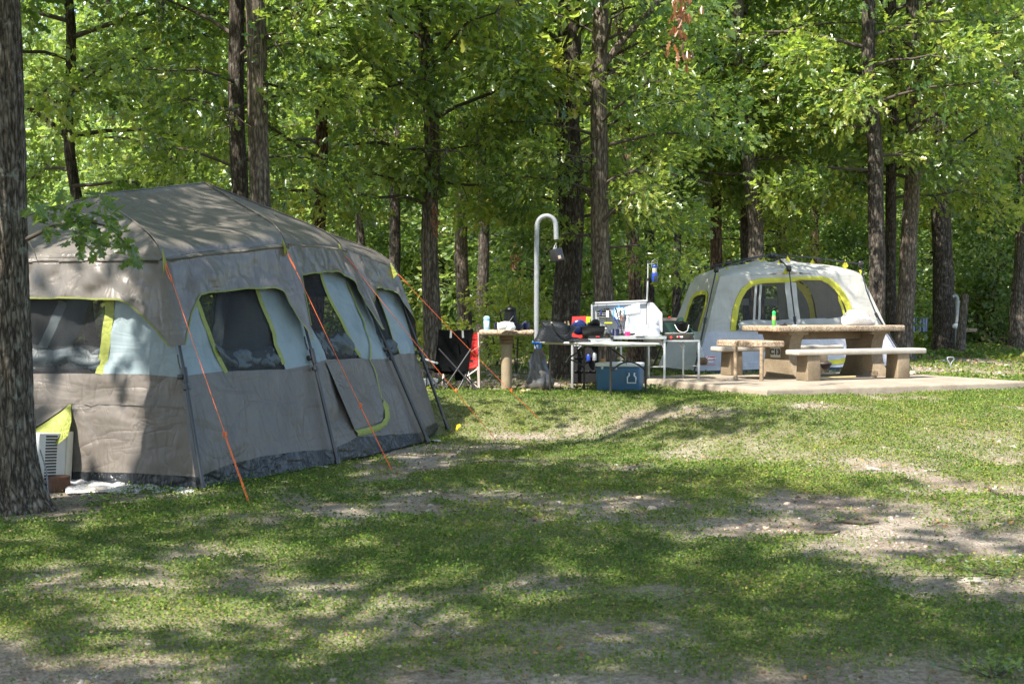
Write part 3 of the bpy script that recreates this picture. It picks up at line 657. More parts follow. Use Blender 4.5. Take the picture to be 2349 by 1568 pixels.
# grass blades standing among it
def blades(seed, y0, y1, dens, h, wd, pw=1.0):
    rng = np.random.default_rng(seed); x, y = scatter(rng, y0, y1, dens); c = cover(x, y); cl = vnoise(x*1.7, y*1.7, 61)
    keep = rng.uniform(0, 1, len(x)) < (.25 + .75*c)*np.clip(cl*1.6-.25, 0.03, 1); x, y = x[keep], y[keep]; n = len(x)
    a = rng.uniform(0, 2*pi, n); lean = rng.uniform(.1, .7, n)*h; H = h*rng.uniform(.4, 1.2, n)
    b = np.stack([x, y, gz(x, y)], 1); w_ = np.stack([-np.sin(a), np.cos(a), np.zeros(n)], 1)*wd; l = np.stack([np.cos(a)*lean, np.sin(a)*lean, H], 1)
    V = np.stack([b-w_, b+w_, b+l*.6+w_*.7 + [0, 0, .0], b+l, b+l*.6-w_*.7], 1).reshape(-1, 3)
    lv = np.clip(rng.uniform(0, .75, n) + (rng.uniform(0, 1, n) < .12)*.4, 0, 1)
    return V, np.arange(n*5), np.full(n, 5), np.repeat(lv, 5)
pk = cat_leaves([blades(11, 5, 8, 420, .045, .0016), blades(12, 8, 12, 420, .05, .002), blades(13, 12, 20, 420, .055, .003), blades(14, 20, 34, 160, .08, .005)])
me = np_mesh('grass_blades', pk[0], pk[1], pk[2], [M['blade']], attr=pk[3]); o = link(me, 'grass'); o['kind'] = 'stuff'; tag(o, 'short thin grass blades scattered through the clover', 'grass')
# dead oak leaves and chips of stone lying on the earth
def litter(seed, y0, y1, dens, s, far=0):
    rng = np.random.default_rng(seed); x, y = scatter(rng, y0, y1, dens); c = cover(x, y)
    keep = rng.uniform(0, 1, len(x)) < 1.05 - .8*c; x, y = x[keep], y[keep]; n = len(x)
    C = np.stack([x, y, gz(x, y)+.008], 1); a = rng.uniform(0, 2*pi, n); d = unit(np.stack([np.cos(a), np.sin(a), rng.normal(size=n)*.3], 1))
    up = unit(np.array([0, 0, 1.0]) + rng.normal(size=(n, 3))*.35); nr = unit(up-(up*d).sum(1, keepdims=True)*d)
    return leaf_arrays(C, d, nr, s*rng.uniform(.4, 1.2, n), rng.uniform(0, 1, n), 0, .35)
M['litter'] = leafmat('leaf_litter', (.09, .055, .032), (.27, .18, .11), (.1, .06, .03), (.2, .13, .08), .15, .8, .2)
pk = cat_leaves([litter(21, 5, 10, 55, .035), litter(22, 10, 19, 45, .05), litter(23, 19, 32, 38, .085), litter(24, 32, 55, 10, .13)])
me = np_mesh('leaf_litter', pk[0], pk[1], pk[2], [M['litter']], attr=pk[3]); o = link(me, 'leaf_litter'); o['kind'] = 'stuff'; tag(o, 'dry brown oak leaves strewn over the bare earth', 'leaf litter')
def gravel():
    rng = np.random.default_rng(31); V = []; Fq = []; off = 0; A = []
    base = np.array([(-1,-1,-1),(1,-1,-1),(1,1,-1),(-1,1,-1),(-.7,-.7,1),(.7,-.6,1),(.6,.7,1),(-.7,.6,1)], float)
    fq = np.array([(3,2,1,0),(4,5,6,7),(0,1,5,4),(1,2,6,5),(2,3,7,6),(3,0,4,7)])
    x1, y1 = scatter(rng, 5, 10, 60); x2, y2 = scatter(rng, 10, 19, 26); x3, y3 = scatter(rng, 19, 32, 14)
    x = np.concatenate([x1, x2, x3]); y = np.concatenate([y1, y2, y3]); s = np.concatenate([np.full(len(x1), .006), np.full(len(x2), .009), np.full(len(x3), .018)])*rng.lognormal(0, .5, len(x))
    keep = rng.uniform(0, 1, len(x)) < 1.1 - cover(x, y)*1.0; x, y, s = x[keep], y[keep], s[keep]; n = len(x)
    B = base[None]*rng.uniform(.5, 1.3, (n, 8, 3))*s[:, None, None]*np.array([1.2, 1.0, .55]); a = rng.uniform(0, 6.28, n)
    ca, sa_ = np.cos(a)[:, None], np.sin(a)[:, None]
    P = np.stack([B[..., 0]*ca-B[..., 1]*sa_ + x[:, None], B[..., 0]*sa_+B[..., 1]*ca + y[:, None], B[..., 2] + (gz(x, y)+s*.25)[:, None]], -1)
    Fq = (fq[None] + (np.arange(n)*8)[:, None, None]).reshape(-1, 4)
    return np_mesh('gravel', P.reshape(-1, 3), Fq, np.full(len(Fq), 4), [M['stone']], attr=np.repeat(rng.uniform(0, 1, n), 8))
M['stone'] = leafmat('pale_stone', (.20, .17, .145), (.46, .41, .35), (0, 0, 0), (0, 0, 0), .0, .9, .2)
o = link(gravel(), 'gravel'); o['kind'] = 'stuff'; tag(o, 'pale gravel chips lying in the bare patches', 'gravel')

# larger stones and fallen sticks, each its own thing
def rock(u, v, s, label, seed, col=(.30, .265, .225)):
    s *= .72
    rng = np.random.default_rng(seed); p = G(u, v); bm = bmesh.new(); bmesh.ops.create_icosphere(bm, subdivisions=3, radius=1)
    k = rng.uniform(-1, 1, (5, 3))
    for vv in bm.verts:
        q = vv.co.copy(); f = 1 + sum(.16*sin(2.3*q.dot(Vector(kk)*2) + i) for i, kk in enumerate(k)); vv.co = Vector((q.x*s*f*1.3, q.y*s*f*.9, q.z*s*f*.5))
    me = bpy.data.meshes.new('stone'); bm.to_mesh(me); bm.free(); me.materials.append(simple('stone_face', col, .9, bump=.6, bscale=40, var=.35, vscale=12))
    for pl in me.polygons: pl.use_smooth = rng.uniform() < .3
    o = link(me, 'stone', None, (p[0], p[1], float(gz(p[0], p[1])) + s*.1)); o.rotation_euler = (0, 0, rng.uniform(0, 3)); tag(o, label, 'stone')
for i, (u, v, s, l) in enumerate([(2000,1078,.07,'flat pale stone in the sunlit bare strip right of centre'),(2130,1080,.06,'pale stone at the edge of the sunny grass, right'),(1990,1470,.0,''),(2240,1338,.07,'white chalky stone beside the dense weeds at right'),
    (830,1240,.035,'small grey stone in the grass below the second orange rope'),(1440,1130,.04,'brownish lump of stone left of the dark grass strip'),(1340,1035,.035,'small round stone near the third rope peg'),(1345,1430,.03,'small stone in the shaded foreground, centre left'),(1560,1275,.035,'grey stone lying in thin grass near the middle'),
    (222,1128,.10,'rough stone at the foot of the big near oak'),(1180,1225,.03,'small whitish stone in the shaded weeds'),(2330,1025,.05,'stone near the right border in the sunny grass'),(1690,1325,.035,'dark chip of rock in the shaded gravel patch'),(1610,1010,.03,'small white stone in the bright grass'),(2160,1290,.05,'pale stone at the rim of a bare patch, lower right')]):
    if s: rock(u, v, s, l, 60+i)
def stick(pts, r, label, seed=0):
    q = [G(u, v) for u, v in pts]; mb = MB(); mb.tube([(p[0], p[1], float(gz(p[0], p[1]))+r*1.2) for p in q], [r, r*.9, r*.6][:len(q)] if len(q) == 3 else r, 6)
    solo(mb, 'stick', M['twig'], label, 'stick', loc=(q[0][0], q[0][1], float(gz(q[0][0], q[0][1]))))
stick([(1935,1198),(1975,1202),(2015,1200)], .016, 'broken stick in the shaded bare ground, right of centre')
stick([(1870,1222),(1900,1226),(1925,1220)], .018, 'dark bit of bark lying left of the broken stick')
stick([(1842,1327),(1880,1320),(1935,1323)], .008, 'thin bent twig on the shaded weeds')
stick([(2260,1120),(2285,1135),(2310,1150)], .014, 'pale root or stick on the sunlit earth near the right border')
stick([(1085,1062),(1130,1058),(1180,1060)], .012, 'dry twig on the sunny bare patch beyond the second rope')
stick([(1180,1178),(1205,1186),(1215,1192)], .012, 'short brown twig in the middle lawn')
# grass tufts with long blades
def tuft(u, v, h, n, label, seed):
    rng = np.random.default_rng(seed); p = G(u, v); p[2] = float(gz(p[0], p[1])); mb = MB()
    for i in range(n):
        a = rng.uniform(0, 2*pi); L_ = h*rng.uniform(.6, 1.1); ln = rng.uniform(.2, .8)*L_; w_ = np.array([-sin(a), cos(a), 0])*.003*(h/.15); e = np.array([cos(a), sin(a), 0]); b = p + e*.01
        rows = [[b + e*ln*t*t + np.array([0, 0, L_*t*(1-.3*t)]) + w_*(1-t)*s for s in (-1, 1)] for t in (0, .35, .7, 1)]
        mb.grid(np.array(rows), smooth=True)
    me = mb.build('grass_tuft', M['tuft'], None, org=p); tag(me, label, 'grass tuft')
M['tuft'] = simple('tuft_green', (.12, .19, .05), .6, trans=.3, var=.3)
for i, (u, v, h, n, l) in enumerate([(1290,1340,.16,16,'tuft of long thin grass in the shaded middle lawn'),(1068,1330,.15,14,'long-bladed grass tuft left of the middle'),(713,1200,.12,26,'grass tuft between the first and second orange rope pegs'),(2290,1545,.10,9,'upright grass blades in the lower right corner'),(1420,1505,.09,14,'light green grass sprouts low in the picture'),(1160,1345,.14,10,'sparse long blades in the shade, middle left'),(1645,1275,.08,12,'grass sprig beside the pale patch'),(1750,960,.12,22,'bright grass tuft before the concrete slab'),(120,1205,.07,30,'leafy weed tuft in the sun patch by the big oak')]):
    tuft(u, v, h, n, l, 400+i)
# ------------------------------------------------------------------ big grey tent
M['taupe'] = fabric('taupe_cloth', (.130, .112, .096), .48, .55, .10, 2.6, spec=.5)
M['taupe_fly'] = fabric('fly_cloth', (.134, .119, .106), .38, .5, .06, 2.2, spec=.55)
M['bluegrey'] = fabric('blue_grey_cloth', (.25, .31, .335), .5, .4, .18, 2.6, spec=.45)
M['tarp_black'] = fabric('black_floor_cloth', (.018, .020, .023), .36, .8, 0, 3.5, spec=.35)
M['lime'] = fabric('lime_cloth', (.28, .31, .07), .55, .45, .15, 5)
M['lime_dull'] = fabric('lime_binding', (.20, .225, .06), .6, .3, .1, 5)
M['curtain'] = fabric('grey_curtain_cloth', (.065, .08, .09), .5, .5, .05, 3.0)
M['orange'] = simple('orange_rope', (.85, .16, .03), .6, var=.25, vscale=90, bump=.4, bscale=300)
M['black_metal'] = simple('black_metal', (.015, .016, .018), .35, 0, spec=.6)
M['white_tarp'] = fabric('white_tarp_cloth', (.42, .42, .43), .5, 1.0, 0, 4, wdist=.04)
def meshcloth(name, col, a):
    m = bpy.data.materials.new(name); nt, out = nodes(m); L = nt.links.new
    p = N(nt, 'ShaderNodeBsdfDiffuse'); p.inputs[0].default_value = tuple(col) + (1,)
    gl = N(nt, 'ShaderNodeBsdfGlossy', i_Roughness=.5); gl.inputs[0].default_value = (.2, .2, .2, 1); m0 = N(nt, 'ShaderNodeMixShader', i_0=.12); L(p.outputs[0], m0.inputs[1]); L(gl.outputs[0], m0.inputs[2])
    t = N(nt, 'ShaderNodeBsdfTransparent'); mx = N(nt, 'ShaderNodeMixShader', i_0=a); L(t.outputs[0], mx.inputs[1]); L(m0.outputs[0], mx.inputs[2]); L(mx.outputs[0], out.inputs[0]); return m
M['netting'] = meshcloth('window_netting', (.03, .03, .033), .55)

class Patch:
    """a sagging, creased cloth panel between two frame stations: s along, t up"""
    def __init__(s, g0, g1, e0, e1, seed=1, sag=0.0, wr=.012, outward=None):
        s.c = [np.array(k, float) for k in (g0, g1, e0, e1)]; s.seed = seed; s.sag = sag; s.wr = wr
        n = np.cross(s.c[1]-s.c[0], s.c[2]-s.c[0]); s.n = n/np.linalg.norm(n)
        if outward is not None and s.n @ np.array(outward) < 0: s.n = -s.n
        s.w = np.linalg.norm(s.c[1]-s.c[0]); s.h = np.linalg.norm(s.c[2]-s.c[0])
    def at(s, a, t, off=0.0, smooth=False):
        a = np.asarray(a, float)[..., None]; t = np.asarray(t, float)[..., None]
        p = (s.c[0]*(1-a)+s.c[1]*a)*(1-t) + (s.c[2]*(1-a)+s.c[3]*a)*t
        X_ = a*s.w; Y_ = t*s.h
        d = s.sag*np.sin(np.pi*np.clip(a, 0, 1))*np.sin(np.pi*np.clip(t, 0, 1))**.7
        cr = np.abs(vnoise(X_*1.6 + Y_*2.6, Y_*1.1 - X_*2.1, s.seed)-.5) + .5*np.abs(vnoise(X_*4.3 - Y_*3, Y_*3.3 + X_*3, s.seed+3)-.5)
        d = d + s.wr*2.2*(cr-.3)*np.clip(np.sin(np.pi*np.clip(a, 0, 1))*4, 0, 1)
        d = d*np.clip((1-t[..., 0] if np.ndim(t) > np.ndim(d) else 1-t)*7, 0, 1)
        return p + s.n*(d+off)
    def inv(s, u, v):
        x = np.array([.5, .5])
        for _ in range(25):
            f = proj(s.at(x[0], x[1])) - (u, v); e = 1e-4
            J = np.stack([(proj(s.at(x[0]+e, x[1]))-proj(s.at(x[0], x[1])))/e, (proj(s.at(x[0], x[1]+e))-proj(s.at(x[0], x[1])))/e], 1)
            try: st = np.linalg.solve(J, f)
            except Exception: break
            x = x - np.clip(st, -.5, .5)
            if np.abs(f).max() < .05: break
        return x
    def px(s, pts): return np.array([s.inv(u, v) for u, v in pts])
    def loft(s, L_, R_, t0, t1, off=0, ns=20, nt=14):
        """L_, R_: functions of t giving s; t0,t1: functions of s"""
        q = np.linspace(0, 1, ns)[:, None]; r = np.linspace(0, 1, nt)[None, :]
        fl = lambda f, x: f(x) if callable(f) else np.full(np.shape(x), float(f))
        tt = .5*np.ones((ns, nt)); ss = q*np.ones((1, nt))
        for _ in range(6):
            ss = fl(L_, tt)*(1-q) + fl(R_, tt)*q; tt = fl(t0, ss)*(1-r) + fl(t1, ss)*r
        return s.at(ss, tt, off)
    def ribbon(s, mb, st, w, off=.012, sub=5):
        """st: polyline in (s,t); w width m (number or list)"""
        P = []; st = np.asarray(st); ws = w if hasattr(w, '__len__') else [w]*len(st)
        for i in range(len(st)-1):
            for k in range(sub): f = k/sub; P.append((st[i]*(1-f)+st[i+1]*f, ws[i]*(1-f)+ws[i+1]*f))
        P.append((st[-1], ws[-1])); C = np.array([s.at(p[0][0], p[0][1], off) for p in P]); W_ = np.array([p[1] for p in P])
        T_ = np.gradient(C, axis=0); sd_ = unit(np.cross(T_, s.n)); mb.grid(np.stack([C-sd_*W_[:, None]/2, C+sd_*W_[:, None]/2], 1))

def lin(a, b):  # s as a linear function of t through two (s,t) points
    return lambda t: a[0] + (b[0]-a[0])*(np.asarray(t)-a[1])/(b[1]-a[1])
def pw(pts, ax=0):
    pts = np.asarray(pts); o = np.argsort(pts[:, ax]); xs_, ys_ = pts[o, ax], pts[o, 1-ax]
    return lambda x: np.interp(np.asarray(x), xs_, ys_)

gG = [W(452,1122,11.9), W(762,1056,13.8), W(969,1011,15.9), W(1005,994,17.2)]
for g_, zz in zip(gG, (.03, .03, .04, .08)): g_[2] = zz
gE = [W(370,567,12.3), W(646,536,14.1), W(776,552,16.1), W(893,600,17.15)]
rA = W(225,447,13.55); rB = W(470,420,15.3); rv = np.array([.349, .937, 0]); rC = rA + rv*3.62; rC[2] = rA[2]
def mirror(p):
    p = np.array(p, float); d = p - rA; al = d[:2] @ rv[:2]; perp = d[:2] - al*rv[:2]; q = p.copy(); q[:2] = p[:2] - 2*perp; return q
mG = [mirror(p) for p in gG]; mE = [mirror(p) for p in gE]
perp_out = np.array([.937, -.349, 0])
def ctr(pts): return np.mean(pts, 0)
big = thing('family_tent', 'large taupe and blue-grey family tent with orange guy ropes, left half of the site', 'tent', (-2.9, 14.6, 0.02))
bays = []    # (patch, outward)
def mkpatch(i, j, ring_g, ring_e, outw, seed): return Patch(ring_g[i], ring_g[j], ring_e[i], ring_e[j], seed, -.045, .045, outw)
B12 = mkpatch(0, 1, gG, gE, perp_out, 1); B23 = mkpatch(1, 2, gG, gE, perp_out, 2); B34 = mkpatch(2, 3, gG, gE, perp_out, 3)
END = Patch(mG[0], gG[0], mE[0], gE[0], 4, -.04, .05, -rv)       # near gable end, s: 0 left .. 1 right corner
FAR = Patch(gG[3], mG[3], gE[3], mE[3], 5, -.03, .014, rv)
MB12 = mkpatch(0, 1, mG, mE, -perp_out, 6); MB23 = mkpatch(1, 2, mG, mE, -perp_out, 7); MB34 = mkpatch(2, 3, mG, mE, -perp_out, 8)

# lines read from the photograph, per bay: floor band top, seam, fly hem, window sides
def bay(P, floor, seam, hem, win, sill, wins_lime=(True, True)):
    """win: (bottom-left, top-left, bottom-right, top-right) px"""
    fl = P.px(floor); se_ = P.px(seam); he = P.px(hem); return dict(P=P, floor=pw(fl), seam=pw(se_), hem=pw(he), hemst=he, win=[P.inv(*q) for q in win] if win else None, sill=sill)
D12 = bay(B12, [(452,1094),(520,1066),(602,1046),(690,1034),(760,1030)], [(413,862),(512,851),(600,848),(662,846),(711,836)],
          [(405,797),(418,730),(440,682),(460,676),(540,668),(612,665),(628,672),(640,690),(668,738),(699,787)], [(516,850),(445,676),(655,846),(588,660)], 0)
D23 = bay(B23, [(762,1030),(818,1002),(900,995),(965,992)], [(711,837),(749,824),(830,821),(879,823)],
          [(699,787),(686,712),(677,636),(690,633),(740,631),(780,637),(793,646),(812,680),(835,722),(856,760)], [(749,823),(680,640),(828,821),(737,632)], 0)
D34 = bay(B34, [(965,990),(985,975),(1002,968)], [(879,822),(919,811),(959,812)],
          [(856,760),(842,712),(832,668),(850,668),(885,672),(897,680),(915,710),(949,772)], [(888,822),(833,670),(917,812),(862,669)], 0)
DE = bay(END, [(60,1086),(167,1081),(300,1084),(447,1093)], [(60,857),(150,856),(250,857),(330,858),(410,865)],
         [(0,686),(85,686),(200,687),(290,690),(310,697),(330,715),(370,755),(405,797)], [(-60,857),(-60,688),(230,857),(252,688)], 0)
def dress(D, piece, mir=False):
    P = D['P']; fl, sm_, hm = D['floor'], D['seam'], D['hem']
    def one(nm, mt, g_):
        mb = MB(); mb.grid(g_); mb.build(nm, M[mt], big)
    one('floor_skirt', 'tarp_black', P.loft(0, 1, 0, fl, .0, 22, 5)); one('lower_wall', 'taupe', P.loft(0, 1, fl, sm_, .0, 30, 16))
    w4 = D['win']
    if w4 is None: one('upper_wall', 'bluegrey', P.loft(0, 1, sm_, .9, 0, 24, 14)); return
    Lb, Lt, Rb, Rt = w4; Lf = lin(Lb, Lt); Rf = lin(Rb, Rt)
    one('upper_wall', 'bluegrey', P.loft(0, Lf, sm_, .9, 0, 12, 16)); one('upper_wall', 'bluegrey', P.loft(Rf, 1, sm_, .9, 0, 14, 16))
    piece['win'].append((P, Lf, Rf, sm_))
pc = dict(floor=MB(), lower=MB(), upper=MB(), win=[])
for D in (D12, D23, D34, DE): dress(D, pc)
# hidden sides: same dressing with plain values
for P in (MB12, MB23, MB34, FAR):
    se0 = float(np.mean(D12['seam'](np.array([.3, .6])))); D = dict(P=P, floor=lambda s: np.full(np.shape(s), .09), seam=lambda s: np.full(np.shape(s), se0), hem=None, win=[(.3, se0), (.38, 1), (.75, se0), (.68, 1)]); dress(D, pc)
# windows: netting with lime side tapes and the bundled curtain at the sill
def bundle(P, Lf, Rf, sm_, h, seed, off=-.02, nx=46, ny=12):
    mb = MB(); rng = np.random.default_rng(seed); q = np.linspace(.02, .98, nx)[:, None]; r = np.linspace(0, 1, ny)[None, :]
    t0 = float(np.mean(sm_(np.array([.4, .6])))); ss = Lf(t0)*(1-q) + Rf(t0)*q + 0*r
    top = h*(.72 + .42*vnoise(q*4+seed, 0*q, seed) + .12*(vnoise(q*12, 0*q+3, seed)-.5))/P.h
    tt = sm_(ss) + .004 + r*top; ss = Lf(tt)*(1-q)+Rf(tt)*q
    cr = vnoise(q*6 + r*2.5, r*1.6 - q*3, seed+1) + .35*vnoise(q*12 - r*4, r*3 + q*5, seed+2)
    d = .01 + .085*np.sin(np.pi*r)**.5*(.25+.75*np.abs(cr-.75)*1.6)
    P0 = P.at(ss, tt, off); mb.grid(P0 + P.n*(d[..., None]-.03)); return mb
k = 0
for (P, Lf, Rf, sm_), hh in zip(pc['win'], (.27, .28, .30, .24, .2, .2, .2, .2)):
    k += 1; mb = MB(); mb.grid(P.loft(Lf, Rf, sm_, .9, -.012, 18, 14)); wn = mb.build('window', M['netting'], big)
    mb = MB(); t0 = float(np.mean(sm_(np.array([.4, .6])))); tw = .06 if P is not END else .10
    for fn, sd_ in ((Lf, 1), (Rf, -1)):
        if (P is B34 and sd_ == 1) or (P is B23 and sd_ == 1): continue
        mb = MB(); P.ribbon(mb, [(fn(t_) , t_) for t_ in (t0+.002, (t0+.9)/2, .89)], tw, .006); mb.build('window_tape', M['lime'], wn)
    bundle(P, Lf, Rf, sm_, hh, k*13).build('rolled_curtain', M['curtain'], wn)
# pale inner strap on the gable window
mb = MB(); END.ribbon(mb, END.px([(140,690),(118,745),(92,800)]), .10, -.02); mb.build('window_tie', M['bluegrey'], big)

# rain fly: hem per bay + roof
off = .055; EAVE = .13
def outp(P): return P.n*off
fly = MB()
def skirt(D, mb):
    P = D['P']; q = np.linspace(0, 1, 64); te = D['hem'](q); r = np.linspace(0, 1, 16)[None, :]
    S_ = q[:, None]*np.ones((1, 16)); T_ = (1-EAVE/P.h)*(1-r) + te[:, None]*r
    bulge = .055*(1-T_)/(1-te.min()+1e-6)
    Q = P.at(S_, T_) + P.n*(off + bulge[..., None]*.9) + P.n*(.15*(np.abs(fbm(S_*P.w*3 + T_*P.h*2.2, T_*P.h*2.6 - S_*P.w*1.5, P.seed+40, 3)-.5))*np.sin(np.pi*S_)**.5*np.clip((1-T_)*7, 0, 1))[..., None]
    mb.grid(Q); return Q
edges = []
for D in (D12, D23, D34, DE): edges.append((D, skirt(D, fly)))
for P in (MB12, MB23, MB34, FAR):
    D = dict(P=P, hem=pw([(0, .47), (.1, .62), (.2, .74), (.3, .79), (.7, .79), (.8, .74), (.9, .62), (1, .47)])); edges.append((D, skirt(D, fly)))
def lift(E, *Ps): return E + sum(P.n for P in Ps)*off*.9 + np.array([0, 0, .012-EAVE])
LE = [lift(gE[0], B12, END), lift(gE[1], B12), lift(gE[2], B34), lift(gE[3], B34, FAR)]
LM_ = [lift(mE[0], MB12, END), lift(mE[1], MB12), lift(mE[2], MB34), lift(mE[3], MB34, FAR)]
def roofq(a, b, c, d, seed, sag=.085, n=30):
    """a,b eave points; c above b, d above a"""
    q = np.linspace(0, 1, n)[:, None, None]; r = (np.linspace(0, 1, n)**1.7)[None, :, None]
    P = (a*(1-q)+b*q)*(1-r) + (d*(1-q)+c*q)*r; nrm = unit(np.cross(b-a, d-a)); nrm = nrm*np.sign(nrm[2]+1e-9)
    s = (-sag*np.sin(np.pi*q[..., 0])*np.sin(np.pi*r[..., 0]**.8)); w_ = .022*(fbm(q[..., 0]*5+seed, r[..., 0]*5, seed, 3)-.5)*np.sin(np.pi*q[..., 0])
    rnd = .018*np.exp(-r[..., 0]*9)*np.sin(np.pi*q[..., 0])**.5
    ln = np.linalg.norm((c+d)/2-(a+b)/2); dd = np.clip(r[..., 0]*ln/.42, 0, 1); rnd = rnd + EAVE*np.sqrt(1-(1-dd)**2)
    return P + nrm*(s+w_)[..., None] + np.array([0, 0, 1])*rnd[..., None] - np.array([0, 0, EAVE])*np.clip(r, 0, 1)
for a_, b_, c_, d_, sd_ in ((LE[0], LE[1], rB, rA, 1), (LE[1], LE[2], rB, rB, 2), (LE[2], LE[3], rC, rB, 3), (LM_[0], LM_[1], rB, rA, 4), (LM_[1], LM_[2], rB, rB, 5), (LM_[2], LM_[3], rC, rB, 6), (LM_[0], LE[0], rA, rA, 7), (LE[3], LM_[3], rC, rC, 8)):
    fly.grid(roofq(a_, b_, c_, d_, sd_))
# corners of the fly, closed between neighbouring panels
for (i, ei), (j, ej) in (((3, -1), (0, 0)), ((0, -1), (1, 0)), ((1, -1), (2, 0)), ((2, -1), (7, 0)), ((3, 0), (4, 0)), ((4, -1), (5, 0)), ((5, -1), (6, 0)), ((7, -1), (6, -1))):
    fly.grid(np.stack([edges[i][1][ei], (edges[i][1][ei]+edges[j][1][ej])/2, edges[j][1][ej]], 0))
# bridge between the skirt tops and the roof eaves
for (D, Q), (a_, b_, sd_) in zip(edges, ((LE[0], LE[1], 1), (LE[1], LE[2], 2), (LE[2], LE[3], 3), (LM_[0], LE[0], 7), (LM_[0], LM_[1], 4), (LM_[1], LM_[2], 5), (LM_[2], LM_[3], 6), (LE[3], LM_[3], 8))):
    top = Q[:, 0]; n_ = len(top); q = np.linspace(0, 1, n_)[:, None]; low = a_*(1-q)+b_*q + np.array([0, 0, 1])*(.018*np.sin(np.pi*q)**.5)
    mid = (top+low)/2 + D['P'].n*.006; fly.grid(np.stack([top, mid, low], 1))
flo = fly.build('rain_fly', M['taupe_fly'], big, merge=.004)
mb = MB()
for D, Q in edges:
    e = Q[:, -1]; T_ = np.gradient(e, axis=0); s_ = unit(np.cross(T_, D['P'].n)); mb.grid(np.stack([e-s_*.008+D['P'].n*.006, e+s_*.008+D['P'].n*.006], 1))
mb.build('hem_piping', M['lime_dull'], flo)
mb = MB()   # sewn ridge seams
for pts in ((LE[0], rA), (LE[1], rB), (LE[2], rB), (LE[3], rC), (rA, rB), (rB, rC), (LM_[0], rA)):
    ep = 0 if any(pts[0] is k_ for k_ in (rA, rB, rC)) else 1; ln = np.linalg.norm(pts[1]-pts[0]); mb.tube([pts[0]*(1-t_)+pts[1]*t_ + np.array([0, 0, .008 + ep*(EAVE*math.sqrt(1-(1-min(1, t_*ln/.42))**2) - EAVE*t_)]) for t_ in np.linspace(0, 1, 22)**1.5], .007, 6)
mb.build('roof_seam', M['taupe_fly'], flo)
# corner pockets of the fly: small cloth cones down the poles are part of the hem; lime tie tabs with the rope ring
tabs = [((372,572),(381,603)), ((647,548),(659,577)), ((777,560),(792,586)), ((896,604),(912,628))]
tabE = [(gE[0], B12), (gE[1], B12), (gE[2], B34), (gE[3], B34)]
rope_top = []
for (a_, b_), (E, P) in zip(tabs, tabE):
    y = E[1]-.12; p0 = W(a_[0], a_[1], y); p1 = W(b_[0], b_[1], y-.1); p2 = p0 + np.array([0, 0, -.22])+P.n*.01
    mb = MB(); mb.add([p0, p1, p2, p0-P.n*.01+[.01, 0, 0]], [(0, 1, 2)]); mb.tube([p0, p1, p2], .006, 5); mb.build('tie_tab', M['lime'], big); rope_top.append(p1)
# door: lime zip line, wide lime flap at its foot
mb = MB(); B23.ribbon(mb, B23.px([(795,650),(812,690),(835,745),(848,800),(861,860),(872,905),(874,915)]), .028, .014)
mb.build('door_zip', M['lime'], big)
ol = B23.px([(876,914),(889,930),(892,958),(886,974),(868,987),(842,996),(818,1000)]); il = B23.px([(874,926),(879,940),(880,958),(872,970),(855,977),(835,982),(811,987)])
q = np.array([[B23.at(a_[0], a_[1], .015), B23.at((a_[0]+b_[0])/2, (a_[1]+b_[1])/2, .03), B23.at(b_[0], b_[1], .018)] for a_, b_ in zip(ol, il)]); mb = MB(); mb.grid(q); mb.build('door_flap_lining', M['lime'], big)
dr = pw(B23.px([(861,860),(872,905),(880,958),(872,970)]), 1)
st = B23.px([(745,832),(828,826),(852,855),(866,900),(876,940),(872,966),(850,974),(808,986)]); cen = st.mean(0); pts = [B23.at(a_[0], a_[1], .02) for a_ in st]
mb = MB(); rows = []
for f in np.linspace(1, 0, 8): rows.append([B23.at(cen[0]+(a_[0]-cen[0])*f, cen[1]+(a_[1]-cen[1])*f, .014+.05*(1-f)*f + .03*fbm(a_[0]*9+f*5, a_[1]*9, 5, 2)*f) for a_ in np.concatenate([st, st[:1]])])
mb.grid(np.array(rows)); mb.build('door', M['taupe'], big)
# stitched band across the gable end, and small zip pull
mb = MB(); END.ribbon(mb, END.px([(90,926),(160,925),(300,927),(435,936)]), .012, .01); mb.build('gable_seam', M['taupe'], big)
mb = MB(); p = B23.at(*B23.inv(768, 881), .03); mb.tube([p-[.04, 0, .0], p, p+[.05, 0, -.01]], .01, 6); mb.build('zip_pull', M['bluegrey'], big)
# poles with collars and brackets outside the cloth
for gg, ee, P, sg in [(gG[0], gE[0], B12, 1), (gG[1], gE[1], B12, 1), (gG[2], gE[2], B34, 1), (gG[3], gE[3], B34, 1)] + [(mG[i], mE[i], (MB12, MB12, MB34, MB34)[i], 1) for i in range(4)]:
    o_ = P.n*.07; a_ = gg + o_; b_ = ee + o_*.75; a_ = a_.copy(); a_[2] = gg[2]
    if gg is gG[3]: a_ = W(1027, 990, 17.2); a_[2] = .07
    f = lambda t_, a_=a_, gg=gg, ee=ee, P=P: (a_*(1-t_/.5)+(gg*.5+ee*.5+P.n*.05)*(t_/.5)) if t_ <= .5 else ((gg*.5+ee*.5+P.n*.05)*(1-(t_-.5)/.5)+(ee+P.n*.0-np.array([0,0,.03]))*((t_-.5)/.5)); mb = MB()
    mb.tube([f(0), f(.48)], .019, 10); mb.tube([f(.46), f(.97)], .014, 10); mb.tube([f(.43), f(.49)], .027, 10); mb.tube([f(0), f(.02)], .03, 10)
    po = mb.build('pole', M['black_metal'], big); q = f(.455)
    mb = MB(); mb.box(q - P.n*.03, (.05, .09, .045), rotz(math.atan2(P.n[1], P.n[0])), .01); mb.tube([f(.40)-P.n*.005, f(.415)-P.n*.005], .034, 10); mb.tube([f(.55)-P.n*.04, f(.52)-P.n*.045, f(.49)-P.n*.04], .006, 5); mb.build('pole_bracket', M['black_metal'], po)
